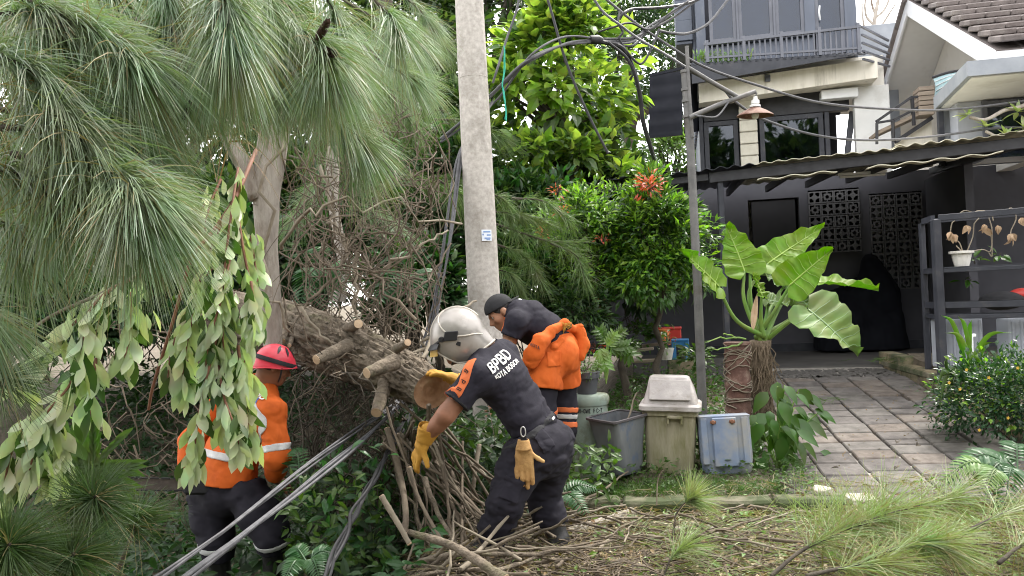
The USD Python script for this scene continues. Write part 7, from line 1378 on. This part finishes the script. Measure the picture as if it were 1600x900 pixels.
tr = part('trousers', R_.mesh(), 'cloth_trouser', A_, smooth=True)
band(R_, wa + spine * .11, spine, .034, .004, 'cap_black', 'belt', tr, .25)
for px, py in ((852, 652), (834, 664), (868, 648)): patch(R_, surf(R_, px, py, 4.35), lat, spine, .014, .05, .007, 'cloth_trouser', 'belt_loop', tr, (4, 6))
patch(R_, surf(R_, 849, 690, 4.4), lat, spine, .11, .11, .004, 'cloth_trouser', 'back_pocket', tr); patch(R_, surf(R_, 864, 654, 4.4), lat, spine, .035, .012, .006, 'print_white', 'white_tab', tr, (5, 4))
patch(R_, surf(R_, 800, 765, 4.2), unit(np.cross(al - hl_, CAM - kl)), hl_ - kl, .10, .12, .005, 'cloth_trouser', 'thigh_pocket', tr)
boot(A_, kl, al + V3(0, 0, -.005), V3(-.75, -.3, 0), .3); boot(A_, kr, ar + V3(.02, -.02, .03), V3(.1, .95, 0), .80, .064)
# silver fire helmet
HM = Thing.__new__(Thing); HM.path, HM.loc = A_.path, A_.loc
def helmet(par, c, f, u, mat, rad, rim, flare, n=64, m=22, lift=.0):
    f, l, u = axes(f, u); ph = np.linspace(0, 2 * PI, n + 1); t = np.linspace(0, 1, m)
    er_ = np.interp(np.abs((ph + PI) % (2 * PI) - PI), np.radians([0, 35, 80, 110, 150, 180]), np.radians(rim)); fl = np.interp(np.abs((ph + PI) % (2 * PI) - PI), np.radians([0, 60, 110, 180]), flare)
    e = PI / 2 + (er_[None] - PI / 2) * t[:, None]; k = 1 + fl[None] * np.clip((t[:, None] - .72) / .28, 0, 1) ** 1.6
    dv = np.stack([np.cos(e) * np.cos(ph)[None] * rad[0] * k, np.cos(e) * np.sin(ph)[None] * rad[1] * k, np.sin(e) * rad[2]], -1); W = lambda q: c + q @ np.array([f, l, u])
    v, g = grid_mesh(W(dv)); sh = part('helmet', thick((v, g), -unit(v - c) * .006), mat, par, smooth=50); return sh, W, dv, f, l, u
hm, W, dv, f, l, u = helmet(A_, hc + unit(hu) * .006, hf, hu, 'helmet_silver', (.160, .134, .172), (-4, -10, -50, -54, -30, -18), (.05, .02, .02, .30))
part('rim_trim', tube(W(dv[-1]), .0055, 7, cap=False), 'helmet_trim', hm, smooth=True)
a_ = np.linspace(-1.0, 1.35, 40); part('ridge', tube(W(np.stack([np.sin(a_) * -.0 + .160 * 1.005 * np.sin(a_ * .98), 0 * a_, .172 * 1.004 * np.cos(a_ * .98)], 1)), .006, 7), 'helmet_trim', hm, smooth=True)
for s in (1, -1):
    pts = []
    for ph, e in ((.55, 70), (.75, 52), (1.0, 36), (1.3, 18), (1.62, 6), (2.0, 2), (2.4, 1), (2.75, -2)): e = math.radians(e); pts.append([.1612 * math.cos(e) * math.cos(ph), s * .1352 * math.cos(e) * math.sin(ph), .1735 * math.sin(e)])
    part('seam', tube(W(curve(pts, 40)), .0042, 6), 'helmet_trim', hm, smooth=True)
    o = W(np.array([[.030, s * .128, .012]]))[0]; part('hinge_plate', frame_box(o - f * .05 - u * .022, f * .075 + u * .01, l * s * .012, u * .05 - f * .018, .006), 'helmet_black', hm); part('hinge_knob', lathe([(0, .016), (.014, .014), (.017, 0)], 14, o + f * .035 + l * s * .004, l * s), 'helmet_black', hm, smooth=40)
    part('hinge_arm', bar(o + f * .03 + l * s * .006, W(np.array([[.142, s * .06, -.018]]))[0], .018, .010), 'helmet_black', hm)
    part('emblem', frame_box(W(np.array([[-.03, s * .128, -.045]]))[0], f * .022 + u * .012, l * s * .004, u * .02 - f * .008), 'helmet_black', hm)
ang = np.linspace(-1.0, 1.0, 24); pk_ = np.stack([np.stack([(.150 + .035 * q) * np.cos(ang), (.125 + .03 * q) * np.sin(ang), -.010 - .02 * q + .018 * (1 - q) + 0 * ang], 1) for q in np.linspace(0, 1, 5)]); v, g = grid_mesh(W(pk_)); part('peak', thick((v, g), -u * .007), 'helmet_black', hm, smooth=40)
vs_ = np.stack([np.stack([(.168 + .012 * q) * np.cos(ang * .9), .138 * np.sin(ang * .9), -.028 - .045 * q + 0 * ang], 1) for q in np.linspace(0, 1, 5)]); v, g = grid_mesh(W(vs_)); part('visor', thick((v, g), f * .003), 'helmet_amber', hm, smooth=40)
part('chin_strap', tube(curve([hc + l * .085 - u * .02, hc + l * .07 - u * .10 + f * .03, hc + f * .07 - u * .135, hc - l * .07 - u * .10 + f * .03, hc - l * .085 - u * .02], 20), .006, 6), 'helmet_black', hm)
# the two yellow work gloves he wears
dl = unit(P(643, 733, 4.30) - wl); Gl = field([wl, wl + dl * .2], .11, .004); hand(Gl, wl + dl * .01, dl, unit(V3(.7, .5, -.1)), -1, (.22, .22, .26, .3), .0125, 1.02, .03, .3); Gl.cone(wl - dl * .06, wl + dl * .03, .046, .036, .02, flat=V3(0, 1, 0), f=1.0); Gl.ripple(.004, 26, seed=3); gl_ = part('glove', Gl.mesh(), 'glove_yellow', A_, smooth=True); glove_cuff(gl_, wl + dl * .0, -dl, .085, .045, .064, 'glove_yellow')
dr = unit(P(664, 574, 4.66) - wr); Gr = field([wr, wr + dr * .2], .11, .004); hand(Gr, wr, dr, unit(V3(-.1, .1, -1)), 1, (.30, .3, .28, .3), .0135, 1.06, .09, .9); Gr.cone(wr - dr * .05, wr + dr * .03, .046, .036, .02); Gr.ripple(.004, 26, seed=5); gr_ = part('glove', Gr.mesh(), 'glove_yellow', A_, smooth=True); glove_cuff(gr_, wr, -dr, .07, .044, .062, 'glove_yellow')
# gloves clipped to his belt
gb = surf(R_, 818, 690, 4.3); gt = gb + unit(CAM - gb) * .035; hg = Thing('work_glove', 'tan leather work gloves hanging from the middle worker\'s belt', 'glove', loc=gt - V3(0, 0, .2)); dwn = V3(.03, 0, -1); Q = field([gt, gt + V3(0, 0, -.26)], .11, .0038); w0 = gt - V3(0, 0, .045); nn = unit(CAM - gt)
for o in (-.035, -.012, .012, .035): Q.cone(w0 + RT * o * .8, w0 - V3(0, 0, .10) + RT * o * 1.0, .017, .016, .016)
for i, (o, L) in enumerate(((-.040, .06), (-.014, .085), (.012, .095), (.036, .075))): Q.chain([w0 - V3(0, 0, .10) + RT * o, w0 - V3(0, 0, .10 + L * .6) + RT * o * 1.08 + nn * .006, w0 - V3(0, 0, .10 + L) + RT * o * 1.05], [.0145, .0135, .0125], .003)
Q.chain([w0 + RT * .04 - V3(0, 0, .02), w0 + RT * .075 - V3(0, 0, .045), w0 + RT * .10 - V3(0, 0, .06)], [.012, .012, .010], .008); Q.ripple(.004, 28, seed=9); part('glove', Q.mesh(), 'glove_tan', hg, smooth=True); glove_cuff(hg, w0 + V3(0, 0, .005), V3(0, 0, 1), .05, .043, .030, 'glove_tan')
part('strap', frame_box(gt + V3(-.016, 0, -.02) - nn * .02, RT * .034, nn * .012, V3(0, 0, .055), .004), 'cap_black', hg); a = np.linspace(0, 2 * PI, 24); part('carabiner', tube(gt + V3(0, 0, .052) + np.cos(a)[:, None] * .013 * RT + np.sin(a)[:, None] * .026 * V3(0, 0, 1), .0035, 7, cap=False), 'carabiner', hg, smooth=True)

# ======== the stooping worker behind, orange trousers, jacket tied round his waist
B_ = Thing('person', 'stooping worker in black cap and orange trousers beside the concrete pole', 'person', loc=V3(*P(862, 720, 5.6)[:2], .1))
hc, hf, hu = P(783, 488, 5.6), V3(-.80, -.16, -.55), V3(-.55, 0, .85)
ne, ch, wa, pe = P(806, 492, 5.6), P(828, 503, 5.6), P(856, 520, 5.6), P(868, 552, 5.6); s1, s2 = P(806, 503, 5.42), P(808, 498, 5.78); e1, w1 = P(786, 560, 5.42), P(776, 618, 5.38); e2, w2 = P(790, 560, 5.8), P(775, 615, 5.75)
h1, k1, a1 = P(852, 566, 5.48), P(846, 640, 5.43), P(852, 706, 5.5); h2, k2, a2 = P(878, 562, 5.72), P(881, 636, 5.74), P(879, 702, 5.7)
spine, lat = unit(pe - ne), V3(0, 1, 0); lat = unit(lat - spine * (lat @ spine)); nb = np.cross(lat, spine); nb = nb if nb[2] > 0 else -nb
S = field([hc, ne, s1, s2, w1, w2, pe, k1, a1, k2, a2], .17, .009); f, l, u = head(S, hc, hf, hu); S.chain([hc - .05 * u - .03 * f, ne, ne + spine * .03], [.054, .056, .07], .03); S.chain([ne + spine * .06, ch, wa, pe], [.11, .125, .11, .11], .06, flat=nb, f=1.4)
limb(S, [s1, e1, w1, w1 + unit(w1 - e1) * .05], [.055, .045, .032, .026]); limb(S, [s2, e2, w2, w2 + unit(w2 - e2) * .05], [.055, .045, .032, .026]); S.cone(ne + spine * .07, s1, .07, .06, .04).cone(ne + spine * .07, s2, .07, .06, .04); limb(S, [h1, k1, a1], [.075, .055, .042]); limb(S, [h2, k2, a2], [.075, .055, .042])
for w_, e_ in ((w1, e1), (w2, e2)): hand(S, w_, w_ - e_, V3(-1, 0, 0), 1, (.5, .5, .5, .5), .009)
part('body', S.mesh(2), 'skin', B_, smooth=True); eyes(B_, hc, f, l, u)
Hh = field([hc], .2, .006); Hh.ball(hc + u * .028 - f * .018, (.097, .081, .092), np.array([f, l, u]), 0); Hh.cut(hc + u * .0 + f * .035, unit(f * .75 - u * .9)); part('hair', Hh.mesh(), 'hair', B_, smooth=True)
Cp = field([hc], .24, .006); Cp.ball(hc + u * .036 - f * .006, (.108, .088, .098), np.array([f, l, u]), 0); Cp.cut(hc + u * .030 + f * .0, unit(-u + f * .12)); cp = part('cap', Cp.mesh(), 'cap_black', B_, smooth=True)
an = np.linspace(-.95, .95, 20); bm = np.stack([np.stack([-(.098 + .075 * q * np.cos(an)) * np.cos(an * .9), (.082 + .01 * q) * np.sin(an), .035 - .014 * q + 0 * an], 1) for q in np.linspace(0, 1, 6)]); v, g = grid_mesh(hc + bm @ np.array([f, l, u])); part('cap_brim', thick((v, g), u * -.006), 'cap_black', cp, smooth=40)
T_ = field([ne, s1, s2, e1, e2, pe], .18, .008); T_.chain([ne + spine * .05, ch, wa, pe], [.145, .175, .16, .16], .07, flat=nb, f=1.30); T_.cone(ne + spine * .04, s1 + spine * .02, .075, .076, .05).cone(ne + spine * .04, s2 + spine * .02, .075, .076, .05)
c1, c2 = s1 + (e1 - s1) * .40, s2 + (e2 - s2) * .45; T_.chain([s1, c1 + (e1 - s1) * .2], [.077, .076], .04).chain([s2, c2 + (e2 - s2) * .2], [.077, .076], .04); T_.ripple(.008, 11, np.array([lat * .4, spine * 1.3, nb * .6]), 3); T_.ripple(.004, 24, None, 6); T_.ripple(.008, 7, np.array([lat * .4, spine * 1.2, nb * .6]), 13, ridge=True); cutlocal(T_, c1, e1 - s1, .12); cutlocal(T_, c2, e2 - s2, .12); cutlocal(T_, ne + spine * -.005, -spine, .10); T_.cut(pe + spine * -.03, spine)
sh_ = part('shirt', T_.mesh(), 'cloth_navy', B_, smooth=True); strip(T_, [(783, 482), (780, 495), (779, 507), (781, 516)], 5.4, .05, .003, 'orange_stripe', 'sleeve_stripe', sh_); patch(T_, surf(T_, 813, 468, 5.55), spine, lat, .03, .02, .003, 'print_white', 'collar_label', sh_, (5, 5))
R_ = field([wa, pe, h1, k1, h2, k2, a1, a2], .18, .008); R_.chain([wa + spine * .02, pe], [.16, .17], .05, flat=nb, f=1.25); R_.ball(P(872, 552, 5.6), (.155, .19, .16), None, .06)
R_.chain([h1, h1 + (k1 - h1) * .5, k1 + (h1 - k1) * .3], [.128, .120, .112], .05).chain([h2, h2 + (k2 - h2) * .5, k2 + (h2 - k2) * .3], [.128, .118, .110], .05); R_.ripple(.009, 9, np.diag([1.2, 1.2, .6]), 7); R_.ripple(.004, 22, np.diag([1, 1, .6]), 8); R_.ripple(.009, 6, np.diag([1.1, 1.1, .7]), 18, ridge=True); q1, q2 = k1 + (h1 - k1) * .44, k2 + (h2 - k2) * .44; cutlocal(R_, q1, k1 - h1, .17); cutlocal(R_, q2, k2 - h2, .17); cutlocal(R_, wa + spine * .0, -spine, .26)
tr = part('trousers', R_.mesh(), 'cloth_orange', B_, smooth=True); patch(R_, surf(R_, 866, 560, 5.5), V3(1, .2, 0), V3(0, 0, 1), .10, .11, .004, 'cloth_orange', 'back_pocket', tr)
for kn, an_, qq in ((k1, a1, q1), (k2, a2, q2)):
    Lg = field([qq, kn, an_], .16, .008); Lg.chain([qq + (qq - kn) * .2, kn, kn + (an_ - kn) * .55, an_], [.102, .096, .090, .08], .04); Lg.ripple(.008, 9, np.diag([.7, .7, 1.4]), 5); cutlocal(Lg, qq, qq - kn, .16); cutlocal(Lg, kn + (an_ - kn) * .80, an_ - kn, .14); lw = part('lower_leg', Lg.mesh(), 'cloth_trouser', B_, smooth=True)
    for t_, w_, m_ in ((.06, .038, 'orange_stripe'), (.22, .035, 'reflective'), (.40, .040, 'orange_stripe')): band(Lg, kn + (an_ - kn) * t_, an_ - kn, w_, .004, m_, 'leg_band', lw, .15)
boot(B_, k1, a1, V3(-1, -.1, 0), .35); boot(B_, k2, a2, V3(-.9, .3, 0), .35)
J = field([P(825, 500, 5.3), P(912, 610, 5.9), wa], .12, .0075); jc = pe - spine * .045
lat_, fw_ = V3(0, 1, 0), unit(np.cross(V3(0, 1, 0), spine)); a = np.linspace(0, 2 * PI, 15)
ring = [jc + math.cos(q) * .150 * fw_ + math.sin(q) * .182 * lat_ for q in a]; J.chain(ring, [.018 + .006 * math.sin(3 * q + 1) for q in a], .03)
J.chain([P(862, 516, 5.42), P(882, 508, 5.5), P(900, 518, 5.62)], [.034, .036, .034], .04, flat=V3(.1, 1, .3), f=1.7); J.chain([P(905, 515, 5.6), P(910, 540, 5.58), P(906, 556, 5.55)], [.044, .050, .04], .03, flat=V3(.5, 1, 0), f=1.9)
J.chain([P(858, 522, 5.40), P(844, 534, 5.34), P(836, 550, 5.33), P(831, 566, 5.34)], [.040, .050, .056, .046], .04, flat=V3(-.3, 1, 0), f=1.9).chain([P(846, 530, 5.38), P(828, 552, 5.36), P(824, 564, 5.36)], [.036, .036, .030], .04, flat=V3(-.3, 1, 0), f=1.8); J.ripple(.006, 9, seed=2); J.ripple(.003, 26, seed=4); J0 = J.copy(); J.ripple(.005, 14, np.array([[.6, 0, 0], [0, 1, 0], [0, 0, 1.5]]), seed=19, ridge=True); J.ripple(.005, 8, seed=9, ridge=True)
jk = Thing('tied_jacket', 'orange jacket knotted round the stooping worker\'s waist', 'jacket', loc=jc); part('cloth', J.mesh(), 'cloth_orange', jk, smooth=True); patch(J0, surf(J0, 886, 513, 5.5), unit(P(905, 509, 5.5) - P(868, 518, 5.5)), V3(.1, 0, 1), .13, .045, .005, 'cap_black', 'name_panel', jk)
print_on(J0, 'BPBD', 886, 509, 5.5, unit(P(905, 503, 5.5) - P(868, 513, 5.5)), V3(.1, -.2, 1), .040, 'glove_yellow', 'lettering', jk, .70, lift=.011); print_on(J0, 'KOTA', 836, 541, 5.4, unit(P(848, 546, 5.4) - P(836, 541, 5.4)), V3(-.1, 0, 1), .022, 'ink_black', 'lettering', jk, .8, lift=.009)

# ======== the red helmeted worker on the left, seen from behind
C__ = Thing('person', 'worker in orange jacket and red helmet half hidden by hanging leaves', 'person', loc=V3(*P(385, 900, 5.0)[:2], -.4))
hc, hf, hu = P(428, 571, 4.95), V3(.80, .42, -.34), V3(.28, .1, 1)
ne, ch, wa, pe = P(408, 606, 4.98), P(385, 655, 5.0), P(360, 715, 5.0), P(352, 755, 5.0); s1, s2 = P(425, 640, 4.86), P(352, 628, 5.16); e1, w1 = P(432, 712, 4.80), P(430, 748, 5.00); e2, w2 = P(300, 690, 5.12), P(292, 748, 5.0)
h1, k1, a1 = P(388, 772, 4.92), P(424, 832, 4.86), P(430, 905, 4.95); h2, k2, a2 = P(326, 776, 5.08), P(340, 846, 5.0), P(346, 915, 5.06)
spine = unit(pe - ne); lat = unit(s1 - s2); nb = unit(np.cross(lat, spine)); nb = nb if nb @ (CAM - ch) > 0 else -nb; lat = unit(np.cross(spine, nb))
S = field([hc, ne, s1, s2, e1, w1, e2, w2, pe, k1, k2, a1, a2], .17, .009); f, l, u = head(S, hc, hf, hu); S.chain([hc - .05 * u - .035 * f, ne, ne + spine * .03], [.056, .058, .07], .03); S.chain([ne + spine * .06, ch, wa, pe], [.12, .13, .12, .12], .06, flat=nb, f=1.4)
S.cone(ne + spine * .07, s1, .07, .06, .04).cone(ne + spine * .07, s2, .07, .06, .04); limb(S, [s1, e1, w1], [.055, .045, .032]); limb(S, [s2, e2, w2], [.055, .045, .032]); limb(S, [h1, k1, a1], [.075, .055, .042]); limb(S, [h2, k2, a2], [.075, .055, .042]); hand(S, w1, unit(V3(.5, .6, -.4)), V3(-.3, .3, -1), 1, (.5, .5, .5, .5), .009); part('body', S.mesh(2), 'skin_dark', C__, smooth=True); eyes(C__, hc, f, l, u)
Hh = field([hc], .2, .006); Hh.ball(hc + u * .022 - f * .022, (.094, .080, .094), np.array([f, l, u]), 0); Hh.cut(hc + f * .02 - u * .02, unit(f - u * .3)); part('hair', Hh.mesh(), 'hair', C__, smooth=True)
T_ = field([ne, s1, s2, e1, e2, w1, w2, pe], .19, .008); T_.chain([ne + spine * .05, ch, wa, pe + spine * -.03], [.15, .195, .19, .205], .07, flat=nb, f=1.40).cone(pe + spine * -.03, pe + spine * .10, .205, .20, .05, flat=nb, f=1.35); T_.cone(ne + spine * .04, s1 + spine * .02, .08, .084, .05).cone(ne + spine * .04, s2 + spine * .02, .08, .084, .05)
T_.chain([s1, e1, e1 + (w1 - e1) * .85], [.086, .080, .062], .04).chain([s2, e2, e2 + (w2 - e2) * .8], [.086, .078, .06], .04); T_.cone(ne - spine * .02, ne + spine * .02, .075, .085, .03); T_.ripple(.010, 9, np.array([lat * .6, spine * 1.2, nb * .7]), 3); T_.ripple(.005, 22, None, 6); T_.ripple(.010, 6, np.array([lat * .7, spine * 1.1, nb * .7]), 13, ridge=True); cutlocal(T_, ne - spine * .03, -spine, .09); T_.cut(P(352, 752, 5.0), V3(-.08, 0, -1)); cutlocal(T_, e1 + (w1 - e1) * .8, w1 - e1, .1); cutlocal(T_, e2 + (w2 - e2) * .75, w2 - e2, .1)
jk = part('jacket', T_.mesh(), 'cloth_orange', C__, smooth=True); band(T_, s1 + (e1 - s1) * .84, e1 - s1, .045, .004, 'reflective', 'sleeve_band', jk, .125)
Y = T_.copy(); p = Y.pts(); Y.D = np.maximum(np.maximum(Y.D - .004, (p - (ne + spine * .17)) @ spine), np.maximum(np.abs((p - ch) @ lat) - .165, -((p - ch) @ nb) + .0)); Y.D = np.maximum(Y.D, -((p - (ne + spine * .02)) @ spine)); part('yoke', Y.mesh(0), 'yoke_blue', jk, smooth=30)
print_on(T_, 'BPBD', 402, 612, 4.9, lat if lat @ RT > 0 else -lat, -spine, .055, 'print_white', 'lettering', jk, 1.0, lift=.008)
strip(T_, [(395, 632), (405, 648), (412, 664), (408, 690)], 4.85, .05, .005, 'reflective', 'back_strip', jk); strip(T_, [(300, 700), (340, 712), (380, 716), (410, 706)], 4.85, .045, .005, 'reflective', 'back_strip', jk)
R_ = field([wa, pe, h1, k1, h2, k2, a1, a2], .18, .0085); R_.chain([wa + spine * .06, pe + spine * .03], [.165, .185], .05, flat=nb, f=1.3); R_.chain([h1, h1 + (k1 - h1) * .5, k1, k1 + (a1 - k1) * .4], [.13, .125, .105, .095], .05).chain([h2, h2 + (k2 - h2) * .5, k2, k2 + (a2 - k2) * .4], [.13, .125, .105, .095], .05); R_.ripple(.009, 8, np.diag([.8, .8, 1.3]), 7); R_.ripple(.004, 20, np.diag([.6, .6, 1.2]), 8); R_.ripple(.009, 6, np.diag([.8, .8, 1.2]), 18, ridge=True); cutlocal(R_, wa + spine * .05, -spine, .25); cutlocal(R_, k1 + (a1 - k1) * .36, a1 - k1, .15); cutlocal(R_, k2 + (a2 - k2) * .36, a2 - k2, .15)
tr = part('trousers', R_.mesh(), 'cloth_trouser', C__, smooth=True); band(R_, k1 + (a1 - k1) * .16, unit(a1 - k1) + V3(.1, 0, 0), .036, .004, 'reflective', 'leg_band', tr, .15); band(R_, k2 + (a2 - k2) * .06, a2 - k2, .036, .004, 'reflective', 'leg_band', tr, .15)
boot(C__, k1, a1, V3(.8, .4, 0), .78, .07); boot(C__, k2, a2, V3(.8, .4, 0), .78, .07)
hm, W, dv, f, l, u = helmet(C__, hc + u * .012, hf, hu, 'helmet_red', (.128, .108, .125), (8, 4, -8, -14, -26, -30), (.10, .03, .02, .06))
part('rim_trim', tube(W(dv[-1]), .004, 6, cap=False), 'helmet_red', hm, smooth=True)
ph = np.linspace(0, 2 * PI, 49); el_ = math.radians(8); sb = np.stack([np.stack([.1315 * math.cos(el_ + q) * np.cos(ph), .1115 * math.cos(el_ + q) * np.sin(ph), .1285 * (math.sin(el_ + q) + 0 * ph)], 1) for q in (-.10, 0, .10)]); v, g = grid_mesh(W(sb)); part('headlamp_strap', thick((v, g), unit(v - hc) * .003), 'cap_black', hm, smooth=True)
for k in range(3):
    for s in (-1, 1):
        p_ = []
        for e in np.linspace(.55, 1.15, 8): q = s * (.5 + .62 * k); p_.append([.129 * math.cos(e) * math.cos(q), .109 * math.cos(e) * math.sin(q), .126 * math.sin(e)])
        p_ = np.array(p_); tv = unit(np.cross(np.gradient(p_, axis=0), p_)); wv = .010 * np.sin(np.linspace(.15, 2.9, 8))[:, None]; v, g = grid_mesh(W(np.stack([p_ - tv * wv, p_ + tv * wv], 1))); part('vent', thick((v, g), unit(v - hc) * .002), 'helmet_black', hm)
o = W(np.array([[.140, 0, .02]]))[0]; part('headlamp', frame_box(o - f * .01 - l * .025 - u * .02, f * .035, l * .05, u * .036, .008), 'helmet_black', hm)
for s in (-1, 1): part('chin_strap', tube(curve([W(np.array([[.03, s * .106, -.01]]))[0], hc + f * .045 + l * s * .072 - u * .06, hc + f * .055 - u * .115], 10), .006, 6), 'helmet_black', hm)
# chainsaw at his left side
sp = P(286, 757, 4.9); cs = Thing('chainsaw', 'chainsaw with long steel bar pointing left from the red helmeted worker\'s hip', 'chainsaw', loc=sp); bx = unit(P(185, 753, 4.85) - P(280, 754, 4.9)); bz = unit(V3(0, 0, 1) - bx * bx[2]); by = np.cross(bz, bx)
th = np.linspace(-PI / 2, PI / 2, 14); ol = [(0, -.034)] + [(.345 + .036 * math.cos(t), .035 * math.sin(t)) for t in th] + [(0, .034)]; br = part('guide_bar', prism(ol, .006, sp, bx, bz), 'chain_steel', cs)
ch_ = np.array([(0, -.037)] + [(.345 + .040 * math.cos(t), .039 * math.sin(t)) for t in th] + [(0, .037)]); cc = curve(np.column_stack([ch_, 0 * ch_[:, 0]]), 90); ms = []
for i in range(0, 89): q = sp + cc[i, 0] * bx + cc[i, 1] * bz + by * .003; q2 = sp + cc[i + 1, 0] * bx + cc[i + 1, 1] * bz + by * .003; ms.append(bar(q, q + (q2 - q) * .8, .008, .006 + .004 * (i % 3 == 0)))
part('chain', cat(ms), 'helmet_black', cs, kind='stuff'); o = sp - bx * .01; part('saw_body', frame_box(o - by * .05 - bz * .055, -bx * .22, by * .11, bz * .11, .02), 'cap_black', cs); part('side_cover', frame_box(o - by * .058 - bz * .045, -bx * .12, by * .012, bz * .085, .004), 'orange_plastic', cs)
part('front_handle', tube(curve([o - bx * .05 - by * .05 - bz * .03, o - bx * .05 - by * .08 + bz * .07, o - bx * .05 + bz * .12, o - bx * .05 + by * .08 + bz * .07], 16), .011, 8), 'helmet_black', cs, smooth=True); part('rear_handle', tube(curve([o - bx * .21 + bz * .04, o - bx * .30 + bz * .05, o - bx * .33 - bz * .01, o - bx * .29 - bz * .05, o - bx * .20 - bz * .045], 14), .014, 8), 'helmet_black', cs, smooth=True)
